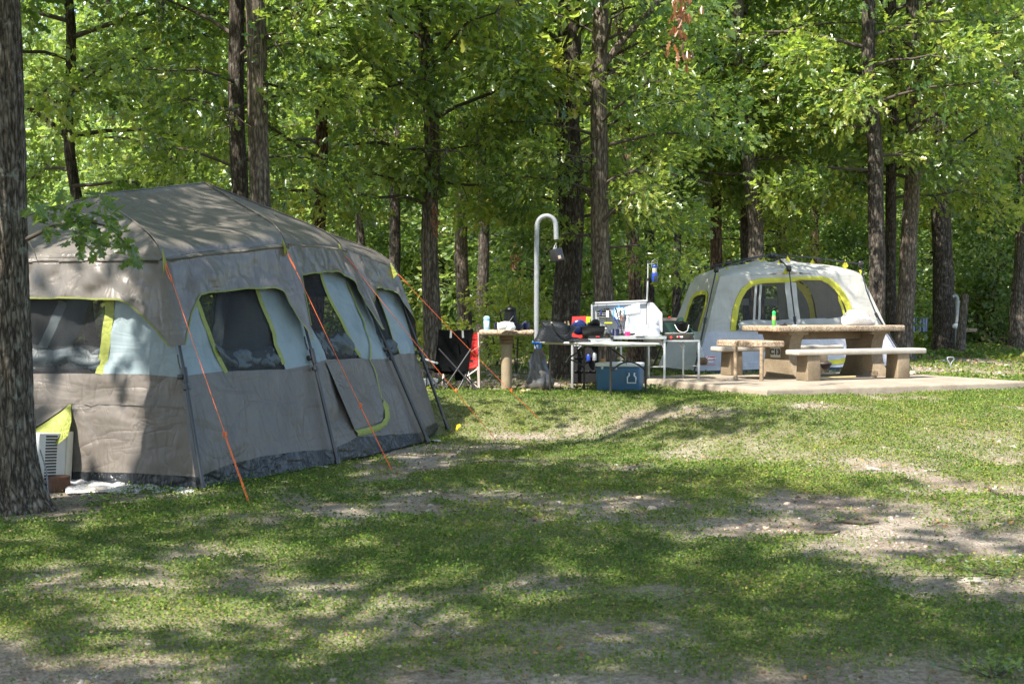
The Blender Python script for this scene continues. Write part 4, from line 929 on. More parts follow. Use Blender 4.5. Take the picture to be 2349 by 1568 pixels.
# guy ropes, each a thing running from its tab to its peg
gp = [((577,1162), (517,996)), ((900,1078), (827,930)), ((1142,1010), (1046,896)), ((1238,955), (1182,895))]
ol_ = ['orange guy rope nearest the camera, tied at the near corner of the grey tent', 'orange guy rope from the middle of the grey tent, crossing the door window', 'orange guy rope third from the camera, crossing in front of the camp chair', 'orange guy rope farthest back, from the far corner of the grey tent']
for p1, (gpx, kpx), lb in zip(rope_top, gp, ol_):
    e = G(*gpx); e[2] = float(gz(e[0], e[1])) - .01
    # slider knot: the point of the rope nearest that pixel
    ts = np.linspace(0, 1, 400); pr = proj(p1[None]*(1-ts[:, None])+e[None]*ts[:, None]); kt = ts[np.argmin(np.abs(pr[:, 1]-kpx[1]))]; kp = p1*(1-kt)+e*kt
    rt = thing('guy_rope', lb, 'rope', e, 'orange guy ropes of the grey tent')
    mb = MB(); nseg = 16; mb.tube([p1*(1-t_)+e*t_ + np.array([0, 0, -.02*sin(pi*t_)]) for t_ in np.linspace(0, 1, nseg)], .003, 6)
    d = unit(e-p1); s_ = unit(np.cross(d, [0, 0, 1]));
    mb.tube([kp+s_*.008+[0, 0, -.018], e*.995+kp*.005+s_*.012], .0032, 5)
    mb.build('cord', M['orange'], rt)
    mb = MB(); mb.tube([p1, p1+d*.06+s_*.02, p1+d*.15+s_*.022, p1+d*.22+s_*.008, p1+d*.12-s_*.006], .004, 5); mb.build('loop_knot', M['orange'], rt)
    mb = MB(); mb.lathe(kp, [(.0, -.024), (.009, -.018), (.012, 0), (.008, .016), (0, .024)], 8); mb.tube([kp, kp+s_*.035+[0, 0, -.02], kp+s_*.02+[0, 0, .03]], .005, 5); mb.build('slider_knot', M['orange'], rt)
    mb = MB(); mb.tube([e+[0, 0, .03], e+[0, .01, -.1]], .006, 6); mb.tube([e+[0, 0, .03], e+[.02, 0, .035], e+[.03, 0, .02]], .004, 5); mb.build('peg', M['steel'] if 'steel' in M else M['black_metal'], rt)
# white ground sheet peeping out under the gable
mb = MB(); rows = []
gu = np.linspace(150, 445, 60)
for j, dv in enumerate((-16, -6, 3, 9)):
    row = []
    for u in gu:
        edge = dv if j < 2 else dv*(.75+.5*vnoise(u*.03, 2.0, 9)) - 6*math.exp(-((u-335)/9.)**2)*(j == 3)
        p = G(u, 1124 + edge + (u-165)*.0); p[2] = float(gz0(p[0], p[1])) + (.05, .055, .035, .012)[j]*(.7+.6*vnoise(u*.07, j*1., 4)); row.append(p)
    rows.append(row)
mb.grid(np.array(rows)); solo(mb, 'ground_sheet', M['white_tarp'], 'crumpled white ground sheet showing under the near end of the grey tent', 'tarpaulin')
mb = MB(); p = G(968, 1018); rows = [[p + np.array([i*.09-.15, j*.05, .02+.03*vnoise(i*1.3, j*1.7, 3)]) for i in range(5)] for j in range(4)]; mb.grid(np.array(rows)); p2 = None
solo(mb, 'ground_sheet', M['white_tarp'], 'scrap of white sheet under the far corner of the grey tent', 'tarpaulin')
mb = MB(); p = G(722, 1078); rows = [[p + np.array([i*.07-.15, j*.05, .02+.02*vnoise(i*1.3, j*1.7, 5)]) for i in range(5)] for j in range(3)]; mb.grid(np.array(rows))
solo(mb, 'ground_sheet', M['white_tarp'], 'thin white strip lying in the grass beside the second tent pole', 'tarpaulin')

# lime and taupe hood with the air conditioner sticking out of the gable end
M['beige'] = simple('beige_plastic', (.62, .57, .46), .45, var=.06); M['cream_metal'] = simple('painted_metal', (.66, .66, .63), .4, var=.05)
M['slot'] = simple('dark_slot', (.02, .02, .02), .8)
P0_ = END.at(*END.inv(165, 1045)); cA = P0_ + np.array([-.937, .349, 0])*.30 - rv*.2
ac = thing('air_conditioner', 'beige window air conditioner poking out of the grey tent beside the big oak', 'air conditioner', W(128, 1112, 11.5)*[1, 1, 0]+[0, 0, .2])
X0 = np.array([.937, -.349, 0]); Yn = -rv; Zu = np.array([0, 0, 1.0])
Rm = Matrix(((X0[0], Yn[0], 0), (X0[1], Yn[1], 0), (0, 0, 1)))
Rl = Rm @ Matrix.Rotation(radians(5), 3, 'X')
def al(x, y, z): return np.array(cA) + np.array(Rl @ Vector((x, y, z)))
mb = MB(); mb.box(al(0, .03, 0), (.58, .42, .44), Rl, .012); mb.build('casing', M['cream_metal'], ac)
mb = MB(); mb.box(al(.0, -.155, 0), (.63, .075, .47), Rl, .01); mb.build('bezel', M['beige'], ac)
# louvres on the face turned to the camera: right side of casing as seen
mb = MB()
for i in range(15):
    mb.box(al(.2905, .075, .19-i*.0262), (.006, .15, .0135), Rl)
mb.build('louvre', M['slot'], ac)
mb = MB(); mb.tube([al(.29, -.12, -.22), al(.36, -.10, -.25), al(.42, -.10, -.34), al(.38, -.08, -.44), al(.28, -.04, -.49), al(.18, .02, -.50)], .010, 8); mb.build('drain_hose', M['cream_metal'], ac)
# wooden block it rests on
M['stump'] = simple('red_wood', (.07, .03, .015), .8, bump=.8, bscale=12, var=.5, vscale=5, stretch=(3, 3, .6))
p = W(136, 1128, 12.0); mb = MB(); mb.lathe((p[0], p[1], .0), [(.10, 0), (.095, .06), (.09, .10), (.095, .125), (.09, .13)], 14); solo(mb, 'log_block', M['stump'], 'reddish log block propping up the air conditioner', 'log')
M['zebra'] = simple('speckled_cord', (.3, .3, .33), .7, var=.9, vscale=120)
p0, p1 = W(92, 1030, 11.4), W(110, 1128, 11.35); mb = MB(); mb.tube([p0, (p0+p1)/2+[.02, 0, 0], p1], .006, 6); solo(mb, 'cord', M['zebra'], 'black and white speckled cord hanging between the oak and the air conditioner', 'cord')
# hood
mb = MB(); a = [END.at(*END.inv(u, v), o_) for (u, v, o_) in [(160,927,.01),(150,945,.06),(128,968,.13),(105,990,.2),(90,1002,.24)]]
b = [END.at(*END.inv(u, v), o_) for (u, v, o_) in [(163,927,.0),(172,965,.05),(176,1000,.12),(172,1015,.2),(168,1020,.22)]]
hood = [[a[i]*(1-t_)+b[i]*t_ + (END.n*.05+np.array([0, 0, .03]))*sin(pi*t_)*(i/4) for t_ in np.linspace(0, 1, 8)] for i in range(5)]; mb.grid(np.array(hood)); hd = mb.build('air_conditioner_hood', M['lime'], big)
mb = MB(); fl_ = [[END.at(*END.inv(u, v), o_) for (u, v, o_) in row] for row in ([(30,927,.01),(80,927,.01),(120,927,.012),(160,927,.014)], [(30,960,.08),(80,960,.09),(110,950,.08),(148,944,.07)], [(30,985,.2),(60,985,.21),(85,980,.2),(126,968,.145)], [(30,1018,.26),(55,1018,.262),(75,1008,.26),(92,1000,.255)])]
mb.grid(np.array(fl_)); mb.build('hood_flap', M['taupe'], big)
mb = MB(); q = [(90,1001),(103,1000),(108,1022),(95,1027),(88,1020)]; mb.add([END.at(*END.inv(u, v), .275) for u, v in q], [tuple(range(5))]); mb.build('hood_lining', M['lime'], big)
# ------------------------------------------------------------------ cream tent behind the concrete table
M['cream'] = fabric('cream_cloth', (.57, .555, .505), .5, .3, .30, 1.6, spec=.4)
M['lilac'] = fabric('lilac_grey_cloth', (.50, .50, .54), .42, .45, .15, 2.0, spec=.5)
M['netting2'] = meshcloth('front_netting', (.035, .035, .038), .42)
M['yellow'] = fabric('yellow_cloth', (.62, .585, .06), .5, .4, .25, 4)
M['inner'] = fabric('inner_cloth', (.40, .40, .375), .6, .3, .3, 2)
M['red'] = simple('red_print', (.62, .03, .03), .5, var=.05); M['white'] = simple('white_print', (.8, .8, .8), .5, var=.03)
c7 = lambda x, y: (1490.8 + x/4.557, 544.7 + y/4.557); c8 = lambda x, y: (1720.2 + x/3.737, 573.4 + y/3.737)
bG = [W(1594,862,24.25), W(2081,847,26.5), W(1506,858,26.15)]
for g_ in bG: g_[2] = .37
eF0, eF1, eL = W(1652,633,24.65), W(1974,626,26.6), W(1588,638,26.1)
dv = bG[2]-bG[0]; dvE = eL-eF0; bRR = bG[1]+dv; eRR = eF1+dvE
FRO = Patch(bG[0], bG[1], eF0, eF1, 21, -.02, .018, (.44, -.9, 0)); LEN = Patch(bG[2], bG[0], eL, eF0, 22, -.02, .014, (-.9, -.4, 0))
BAK = Patch(bG[2], bRR, eL, eRR, 23, -.02, .012, (-.44, .9, 0)); RIG = Patch(bG[1], bRR, eF1, eRR, 24, -.02, .012, (.9, .4, 0))
cre = thing('cabin_tent', 'cream tent with yellow arches and an outside black pole frame, behind the concrete table', 'tent', ((bG[0]+bRR)/2)*[1, 1, 0]+[0, 0, .37])
arch_o = [c7(838,975), c7(845,880), c7(865,745), c7(900,635), c7(955,535), c7(1040,458), c7(1130,430), c7(1250,420), c7(1480,412), c8(420,228), c8(630,226), c8(700,250), c8(760,300), c8(812,370), c8(850,440), c8(872,500), c8(900,600), c8(925,697)]
arch_i = [c7(895,975), c7(905,880), c7(925,745), c7(957,645), c7(1010,555), c7(1085,498), c7(1180,478), c7(1290,474), c7(1480,468), c8(420,256), c8(610,260), c8(670,290), c8(725,340), c8(770,400), c8(808,470), c8(830,530), c8(855,620), c8(880,697)]
AO = FRO.px(arch_o); AI = FRO.px(arch_i); seam_t = float(AO[0][1]); AO[-1][1] = seam_t; AI[-1][1] = seam_t; AO[0][1] = AI[0][1] = seam_t
def at_(P, st, off=0): return P.at(st[0], st[1], off)
lo = MB(); lo.grid(FRO.loft(0, 1, .045, seam_t, 0, 40, 14)); lo.build('front_lower_wall', M['lilac'], cre)
mb = MB(); mb.grid(FRO.loft(0, 1, -.01, .05, .01, 40, 4)); mb.build('front_floor_skirt', M['tarp_black'], cre)
# upper front: ring between the panel border and the arch
bord = []
for k_, a_ in enumerate(AO):
    n_ = len(AO)-1
    if k_ == 0: bord.append((0, seam_t))
    elif k_ == n_: bord.append((1, seam_t))
    elif k_ <= 4: bord.append((0, seam_t + (1-seam_t)*k_/4))
    elif k_ >= n_-5: bord.append((1, seam_t + (1-seam_t)*(n_-k_)/5))
    else: bord.append((a_[0]*.0 + (k_-4)/(n_-5-4)*1.0, 1))
def dens(pl, m=5):
    pl = np.asarray(pl, float); o_ = []
    for i in range(len(pl)-1):
        for j in range(m): o_.append(pl[i]*(1-j/m)+pl[i+1]*j/m)
    o_.append(pl[-1]); return np.array(o_)
bd, ao, ai = dens(bord), dens(AO), dens(AI)
rows = [FRO.at(bd[:, 0]*(1-f)+ao[:, 0]*f, bd[:, 1]*(1-f)+ao[:, 1]*f) for f in np.linspace(0, 1, 12)]
mb = MB(); mb.grid(np.array(rows)); mb.build('front_upper_wall', M['cream'], cre)
mb = MB(); mb.grid(np.array([FRO.at(ao[:, 0]*(1-f)+ai[:, 0]*f, ao[:, 1]*(1-f)+ai[:, 1]*f, .012+.01*sin(pi*f)) for f in (0, .33, .66, 1)])); mb.build('arch_trim', M['yellow'], cre)
ce = ai.mean(0); ce[1] = seam_t
mb = MB(); mb.grid(np.array([FRO.at(ai[:, 0]*(1-f)+ce[0]*f, ai[:, 1]*(1-f)+ce[1]*f, -.02) for f in np.linspace(0, .999, 6)])); win = mb.build('front_window', M['netting2'] if 'netting2' in M else M['netting'], cre)
# window posts
mb = MB()
for a_, b_, w_ in ((c7(1112,488), c7(1088,880), .05), (c7(1162,488), c7(1142,880), .05)): FRO.ribbon(mb, FRO.px([a_, b_]), w_, -.005)
mb.build('window_post', M['cream'], win)
mb = MB(); FRO.ribbon(mb, FRO.px([c7(1432,470), c7(1482,880)]), .12, .015); mb.build('centre_post', M['cream'], win)
mb = MB(); FRO.ribbon(mb, FRO.px([c7(1495,470), c7(1545,900)]), .11, .02); mb.build('rolled_door', M['cream'], win)
# sagging rolled curtain along the sill
mb = MB(); top = pw(FRO.px([c7(905,905), c7(960,870), c7(1100,858), c7(1300,868), c7(1480,850), c7(1600,850), c7(1829,842), c8(660,590), c8(800,570), c8(868,600)]))
q = np.linspace(float(ai[0][0])+.003, float(ai[-1][0])-.01, 60)[:, None]; r_ = np.linspace(0, 1, 8)[None, :]; tt = seam_t + (top(q)-seam_t)*r_
mb.grid(FRO.at(q+0*r_, tt) + FRO.n*(.02 + .07*np.sin(np.pi*r_**.7)*(.6+.6*vnoise(q*22+r_*2, r_*3-q*4, 7)))[..., None]); mb.build('rolled_curtain', M['inner'], win)
# left end wall with its small arched window
LO = [c7(345,980), c7(360,870), c7(400,730), c7(440,620), c7(490,568), c7(545,556), c7(600,556), c7(612,600), c7(590,740), c7(520,978)]
LI = [c7(372,978), c7(385,868), c7(420,740), c7(458,640), c7(500,608), c7(545,598), c7(588,600), c7(588,640), c7(570,740), c7(506,978)]
LO, LI = LEN.px(LO), LEN.px(LI); sl = float((LO[0][1]+LO[-1][1])/2)
for q_ in (LO, LI): q_[0][1] = q_[-1][1] = sl
bl = [(0, sl), (0, sl+(1-sl)*.3), (0, sl+(1-sl)*.65), (0, 1), (.33, 1), (.6, 1), (1, 1), (1, sl+(1-sl)*.65), (1, sl+(1-sl)*.3), (1, sl)]
bd, lo_, li_ = dens(bl), dens(LO), dens(LI)
mb = MB(); mb.grid(np.array([LEN.at(bd[:, 0]*(1-f)+lo_[:, 0]*f, bd[:, 1]*(1-f)+lo_[:, 1]*f) for f in np.linspace(0, 1, 9)])); mb.build('end_upper_wall', M['cream'], cre)
mb = MB(); mb.grid(LEN.loft(0, 1, .045, sl, 0, 20, 12)); mb.build('end_lower_wall', M['lilac'], cre)
mb = MB(); mb.grid(LEN.loft(0, 1, -.01, .05, .01, 20, 4)); mb.build('end_floor_skirt', M['tarp_black'], cre)
mb = MB(); mb.grid(np.array([LEN.at(lo_[:, 0]*(1-f)+li_[:, 0]*f, lo_[:, 1]*(1-f)+li_[:, 1]*f, .012) for f in (0, .5, 1)])); lw = mb.build('side_window_trim', M['yellow'], cre)
ce = li_.mean(0); ce[1] = sl; mb = MB(); mb.grid(np.array([LEN.at(li_[:, 0]*(1-f)+ce[0]*f, li_[:, 1]*(1-f)+ce[1]*f, -.01) for f in (0, .5, .999)])); sw = mb.build('side_window', M['netting'], cre)
mb = MB(); q = np.linspace(0, 1, 60)[:, None]; r_ = np.linspace(0, 1, 10)[None, :]
s_ = LI[0][0]*(1-q)+LI[-1][0]*q + .15*r_*(1-q); mb.grid(LEN.at(s_, sl+.02+(LI[4][1]-sl)*.9*r_*np.sin(np.pi*np.clip(q, .12, .88))**.35) - LEN.n*(.10+.03*np.sin(q*70)*(.4+.6*(1-r_)))[..., None]); mb.build('side_curtain', M['inner'], sw)
# back and right walls, closed; the back wall has netted windows and pale panels
for P, nm in ((BAK, 'back_wall'), (RIG, 'right_wall')):
    mb = MB(); mb.grid(P.loft(0, 1, 0, sl, 0, 20, 8)); mb.build(nm, M['lilac'], cre)
mb = MB(); mb.grid(RIG.loft(0, 1, sl, 1, 0, 12, 8)); mb.build('right_upper_wall', M['cream'], cre)
mb = MB(); mb.grid(BAK.loft(.60, 1, sl, 1, 0, 10, 8)); mb.grid(BAK.loft(0, .60, .90, 1, 0, 10, 3)); mb.build('back_upper_wall', M['inner'], cre)
mb = MB(); mb.grid(BAK.loft(0, .60, sl, .90, -.01, 10, 4)); bw = mb.build('back_window', M['netting'], cre)
mb = MB()
for a_, b_ in ((c7(950,640), c7(1040,710)), (c7(1205,640), c7(1370,712))):
    p = BAK.inv(*a_); q_ = BAK.inv(*b_); mb.grid(BAK.loft(float(p[0]), float(q_[0]), float(q_[1]), float(p[1]), .02, 4, 3))
M['bright_spot'] = simple('bright_spot_cloth', (.8, .82, .85), .5, trans=.6, var=.03)
mb.build('bright_spot_panel', M['bright_spot'], bw)  # added panels standing in for the bright spots seen through the tent
# divider arch inside, yellow, with a dark zip
INN = Patch(bG[0]+dv*.5, bG[1]+dv*.5, eF0+dvE*.5, eF1+dvE*.5, 29, 0, .01, (.44, -.9, 0))
mb = MB(); ip = INN.px([c7(1500,480), c7(1560,482), c7(1620,540), c7(1665,620), c7(1700,720), c7(1712,850)]); INN.ribbon(mb, ip, .17, .0); mb.build('inner_arch', M['yellow'], cre)
mb = MB(); ip = INN.px([c7(1560,462), c7(1625,500), c7(1680,580), c7(1715,690), c7(1738,860)]); INN.ribbon(mb, ip, .03, .01); mb.build('inner_zip', M['tarp_black'], cre)
mb = MB(); ip = INN.px([c7(1740,860), c7(1722,690), c7(1690,590), c7(1640,510), c7(1600,462)]); jp = [(.985, ip[0][1]), (.985, ip[1][1]), (.985, ip[2][1]), (.985, ip[3][1]), (.985, ip[4][1])]
mb.grid(np.array([[INN.at(a_[0]*(1-f)+b_[0]*f, a_[1], -.01) for f in np.linspace(0, .8, 8)] for a_, b_ in zip(ip, jp)])); mb.build('inner_wall', M['inner'], cre)
mb = MB(); FRO.ribbon(mb, FRO.px([c8(770,385), c8(775,430), c8(800,500), c8(815,560)]), .06, -.012); mb.build('side_door_trim', M['yellow'], win)
# yellow sill band of the low door
mb = MB(); FRO.ribbon(mb, FRO.px([(1833,833),(1875,831),(1900,831),(1925,829),(1957,821),(1985,806),(2005,780)]), .085, .02); mb.build('door_sill_band', M['yellow'], cre)
# roof, pulled up to the frame by clips
rf = MB(); q = np.linspace(0, 1, 44)[:, None, None]; r_ = np.linspace(0, 1, 30)[None, :, None]
base_ = (eF0*(1-q)+eF1*q)*(1-r_) + (eL*(1-q)+eRR*q)*r_
s_, t_ = q[..., 0], r_[..., 0]
hz = .25*np.sin(np.pi*s_)**.38*np.sin(np.pi*np.clip(t_, 0, 1))**.6 + .07*np.exp(-((s_-.36)**2+(t_-.42)**2)/.006) + .07*np.exp(-((s_-.52)**2+(t_-.42)**2)/.006) - .05*np.exp(-((s_-.44)**2)/.003)*np.sin(np.pi*t_)
hz = hz + .05*np.exp(-((s_-.48)**2)/.02)*np.exp(-t_*6) + .012*(vnoise(s_*9, t_*7, 3)-.5)*np.sin(np.pi*s_)
rf.grid(base_ + np.array([0, 0, 1])*hz[..., None]); rf.build('roof', M['cream'], cre)
# outside frame
hub = W(1772,583,26.3)
jn = [W(1643,618,24.55), W(1810,616,25.3), W(1974,605,26.5), W(1583,622,26.15)]; ft = [W(1590,861,24.15), W(1838,853,25.25), W(2093,848,26.4), W(1494,857,26.2)]
jr = [jn[1]+dv*1.05, jn[2]+dv*1.0]; frr = [ft[1]+dv, ft[2]+dv]
for f_ in ft+frr: f_[2] = .36
mb = MB(); mb.lathe(hub+[0, 0, -.09], [(.05, 0), (.09, .02), (.10, .08), (.07, .11)], 12); hb = mb.build('frame_hub', M['black_metal'], cre)
for j_, f_ in zip(jn+jr, ft+frr):
    mb = MB(); m_ = (hub*.55+j_*.45) + np.array([0, 0, .02]); mb.tube([hub, m_, j_], .014, 8); mb.tube([hub*.5+j_*.5, hub*.44+j_*.56], .022, 8); mb.build('roof_arm', M['black_metal'], cre)
    mb = MB(); k_ = j_*.52+f_*.48; d_ = unit((f_-j_)[None])[0]; bow = np.array([0, 0, .0])
    if j_ is jn[2]: bow = np.array([-.18, -.05, 0])
    mb.tube([j_, j_*.75+f_*.25+bow*.8, k_+bow], .012, 8); mb.tube([k_+bow-d_*.03, j_*.25+f_*.75+bow*.5, f_], .018, 8); mb.tube([k_+bow-d_*.05, k_+bow+d_*.05], .028, 8); mb.tube([f_-d_*.02, f_], .03, 8); po = mb.build('pole', M['black_metal'], cre)
    mb = MB(); mb.box(j_, (.09, .09, .11), None, .03); mb.build('corner_joint', M['black_metal'], po)
def clip(u, v, y, s=.06, down=1):
    p = W(u, v, y); mb = MB(); mb.add([p+[0, 0, s*1.2], p+[-s, 0, -s*.8*down], p+[s, 0, -s*.8*down], p+[0, .02, -s*1.6]], [(0, 1, 3), (0, 3, 2)]); mb.tube([p, p+[0, 0, s*1.4]], .006, 5); mb.build('roof_clip', M['yellow'], cre)
for u, v, y, s in [(1613,620,26,.05),(1668,615,25.2,.04),(1740,597,26.2,.05),(1752,595,26.2,.05),(1788,600,26,.04),(1807,594,26.2,.05),(1864,600,26.6,.05),(1939,605,26.7,.06),(1803,620,25.4,.05)]: clip(u, v, y, s)
for pts in ([c7(405,420), c7(455,412), c7(425,450)], [c7(700,385), c7(722,383), c7(690,480)], [c8(935,170), c8(965,168), c8(950,215), c8(960,245)]):
    mb = MB(); y = 26.0 if pts[0][0] < 1600 else (24.5 if pts[0][0] < 1700 else 26.5); mb.add([W(u, v, y) for u, v in pts], [tuple(range(len(pts)))]); mb.build('corner_tab', M['yellow'], cre)
# roof edge band in yellow between the clips
mb = MB(); P_ = [c7(1000,270), c7(1060,262), c7(1130,250), c7(1185,236)]; mb.grid(np.array([[W(u, v-1.5, 25.9) for u, v in P_], [W(u, v+2.5, 25.85) for u, v in P_]])); mb.build('roof_vent_trim', M['yellow'], cre)
# printed maker's mark on the lower wall
def text_on(P, txt, u, v, size, mat, parent, name, off=.02, bold=True, sx=1.0):
    cu = bpy.data.curves.new(name, 'FONT'); cu.body = txt; cu.size = size; cu.align_x = 'CENTER'; cu.align_y = 'CENTER'; cu.extrude = .001; cu.offset = .006*size/.1 if bold else 0
    tmp = bpy.data.objects.new('tmp', cu); COL.objects.link(tmp); dg = bpy.context.evaluated_depsgraph_get(); me = bpy.data.meshes.new_from_object(tmp.evaluated_get(dg)); bpy.data.objects.remove(tmp)
    o = P(u, v, off); X_, Y_, Zz = o[1]; org = np.array(parent_root(parent).location)
    for vv in me.vertices:
        c = o[0] + X_*vv.co.x*sx + Y_*vv.co.y + Zz*vv.co.z; vv.co = Vector(c - org)
    me.materials.clear(); me.materials.append(mat); return link(me, name, parent)
def parent_root(o):
    while o.parent is not None: o = o.parent
    return o
def frame_of(P):
    def f(u, v, off):
        st = P.inv(u, v); p = P.at(st[0], st[1], off); X_ = unit((P.at(st[0]+.02, st[1])-P.at(st[0]-.02, st[1]))[None])[0]; X_ = unit((X_*[1, 1, .2])[None])[0]; Y_ = unit(np.cross(P.n, X_)[None])[0]; Y_ = Y_ if Y_[2] > 0 else -Y_
        return p, (X_, Y_, P.n)
    return f
fr = frame_of(FRO)
def plate(P, u, v, w_, h_, mat, parent, name, off=.015):
    p, (X_, Y_, Zz) = P(u, v, off); mb = MB(); mb.prism([p+X_*sx*w_/2+Y_*sy*h_/2 for sx, sy in ((-1, -1), (1, -1), (1, 1), (-1, 1))], Zz*.003); return mb.build(name, mat, parent)
lg = plate(fr, 1628.5, 821.5, .205, .078, M['white'], cre, 'printed_badge', .022)
plate(fr, 1628.5, 821.5, .192, .066, M['red'], lg, 'badge_field', .026)
text_on(fr, 'Coleman', 1628.5, 821.5, .058, M['white'], lg, 'badge_lettering', .032)
text_on(fr, 'MAX', 1629, 829.5, .05, M['white'], cre, 'printed_lettering', .026)
plate(fr, 1629, 836, .21, .008, M['red'], cre, 'printed_line', .026)
# ------------------------------------------------------------------ concrete slab and furniture
def concrete(name, a, b, peb=90, rough=.85, bump=.7, agg=.5):
    m = bpy.data.materials.new(name); nt, out = nodes(m); L = nt.links.new
    p = N(nt, 'ShaderNodeBsdfPrincipled', i_Roughness=rough); p.inputs['Specular IOR Level'].default_value = .2
    tc = N(nt, 'ShaderNodeTexCoord'); n1 = N(nt, 'ShaderNodeTexNoise', i_Scale=2.5, i_Detail=7.0, i_Roughness=.65); L(tc.outputs['Object'], n1.inputs['Vector'])
    vo = N(nt, 'ShaderNodeTexVoronoi', i_Scale=float(peb)); L(tc.outputs['Object'], vo.inputs['Vector'])
    r = ramp(nt, [(.32, a), (.68, b)]); L(n1.outputs[0], r.inputs[0])
    r2 = ramp(nt, [(0, (1-agg*.6,)*3), (1, (1+agg*.5,)*3)]); sp = N(nt, 'ShaderNodeSeparateColor'); L(vo.outputs['Color'], sp.inputs[0]); L(sp.outputs[0], r2.inputs[0])
    mx = N(nt, 'ShaderNodeMix', data_type='RGBA', blend_type='MULTIPLY', i_0=1.0); L(r.outputs[0], mx.inputs[6]); L(r2.outputs[0], mx.inputs[7]); L(mx.outputs[2], p.inputs['Base Color'])
    b_ = N(nt, 'ShaderNodeBump', i_Strength=bump, i_Distance=.006); L(vo.outputs['Distance'], b_.inputs['Height']); L(b_.outputs[0], p.inputs['Normal']); L(p.outputs[0], out.inputs[0]); return m
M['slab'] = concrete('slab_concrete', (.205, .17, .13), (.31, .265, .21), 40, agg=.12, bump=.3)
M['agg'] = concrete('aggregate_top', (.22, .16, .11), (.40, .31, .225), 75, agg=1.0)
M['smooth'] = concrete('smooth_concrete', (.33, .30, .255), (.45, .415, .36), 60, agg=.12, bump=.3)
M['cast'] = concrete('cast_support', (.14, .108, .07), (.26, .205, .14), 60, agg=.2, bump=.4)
Rs = rotz(math.atan2(SA[1], SA[0]))
def sl_(o, p, q, z): return np.array([o[0], o[1], 0]) + SA*p + SB*q + np.array([0, 0, z])
# slab outline with slightly worn edge, as a swept polygon
mb = MB(); out = []
for (p0, q0), (p1, q1) in zip(((0, 0), (4.6, 0), (4.6, 3.7), (0, 3.7)), ((4.6, 0), (4.6, 3.7), (0, 3.7), (0, 0))):
    n_ = int(max(abs(p1-p0), abs(q1-q0))/.12)
    for i in range(n_): f = i/n_; p = S0 + SA*(p0*(1-f)+p1*f) + SB*(q0*(1-f)+q1*f); out.append(p)
out = np.array(out); c = out.mean(0); rows = []
for (z, inn) in ((.22, 0), (.47, .0), (.493, .008), (.50, .03)):
    j = (vnoise(np.arange(len(out))*.7, 0*out[:, 0]+z, 6)-.5)*.03; pr_ = out + unit(c-out)*(inn + j[:, None]); pr_[:, 2] = z; rows.append(pr_)
rows = np.array(rows); rows = np.concatenate([rows, rows[:, :1]], 1); mb.grid(rows, flip=False); mb.add(list(rows[-1][:-1]), [tuple(range(len(out)))])
o = solo(mb, 'concrete_slab', M['slab'], 'worn tan concrete slab under the picnic table', 'slab', loc=S0*[1, 1, 0]+[0, 0, .25]); 
T0 = W(1787, 749, 20.7)
tb = thing('picnic_table', 'concrete picnic table with pebbled top and flared supports, marked C13', 'table', sl_(T0, 1.2, .5, .5))
mb = MB(); mb.box(sl_(T0, 1.19, .48, 1.247), (2.38, .98, .088), Rs, .022); mb.build('table_top', M['agg'], tb)
def hour(p):
    """hourglass support: broad across the table"""
    prof = [(.0, .47), (.05, .44), (.12, .385), (.22, .33), (.35, .30), (.46, .30), (.56, .325), (.64, .37), (.705, .42)]
    L_ = [( .48-w_, z) for z, w_ in prof]; R_ = [(.48+w_, z) for z, w_ in prof[::-1]]
    mb = MB(); mb.prism([sl_(T0, p-.11, q, .5+z) for q, z in L_+R_], SA*.22); return mb
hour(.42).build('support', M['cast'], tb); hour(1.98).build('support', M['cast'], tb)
mb = MB(); mb.box(sl_(T0, 1.2, .48, 1.14), (1.34, .14, .125), Rs, .01); mb.build('beam', M['cast'], tb)
mb = MB(); mb.box(sl_(T0, .42, .48, 1.18), (.36, .80, .05), Rs, .01); mb.build('cross_bearer', M['cast'], tb)
mb = MB(); mb.box(sl_(T0, 1.98, .48, 1.18), (.36, .80, .05), Rs, .01); mb.build('cross_bearer', M['cast'], tb)
# the number plate on the left support
M['plate'] = simple('painted_plate', (.62, .60, .52), .7, var=.12, vscale=25); M['stencil'] = simple('stencil_paint', (.05, .055, .09), .7, var=.4, vscale=60)
pn = -SA; 
def on_support(u, v, off):
    # plane p = .31 on the support
    o_ = sl_(T0, .31, 0, 0); a_ = (u-1174.5)/F; b_ = (784-v)/F; d = np.array([a_, cos(PITCH)+b_*sin(PITCH), -sin(PITCH)+b_*cos(PITCH)]); t = ((o_-EYE)@pn)/(d@pn); p = EYE + d*t
    return p + pn*off, (-SB, np.array([0, 0, 1.0]), pn)
pl = plate(on_support, 1779.5, 807.5, .25, .158, M['plate'], tb, 'number_plate', .004)
text_on(on_support, 'C13', 1779, 807, .115, M['stencil'], pl, 'stencilled_number', .0095, sx=1.35)
def bench(o0, p0, p1, q0, q1, label, z=.95):
    t = thing('bench', label, 'bench', sl_(T0, (p0+p1)/2, (q0+q1)/2, .5), 'concrete benches of the picnic table'); 
    mb = MB(); mb.box(sl_(T0, (p0+p1)/2, (q0+q1)/2, z-.038), (p1-p0, q1-q0, .078), Rs, .022); mb.build('seat', M['smooth'], t)
    for p in (p0+.30, p1-.42):
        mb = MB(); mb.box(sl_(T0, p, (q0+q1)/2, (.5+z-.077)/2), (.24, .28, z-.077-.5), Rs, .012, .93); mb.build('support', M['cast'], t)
bench(T0, -.10, 2.28, -.61, -.29, 'long concrete bench on the near side of the picnic table')
bench(T0, -.18, 2.2, 1.25, 1.57, 'long concrete bench behind the picnic table, mostly hidden')
t = thing('bench', 'short pebbled bench on two steel pipes at the left end of the picnic table', 'bench', sl_(T0, -.3, .3, .5))
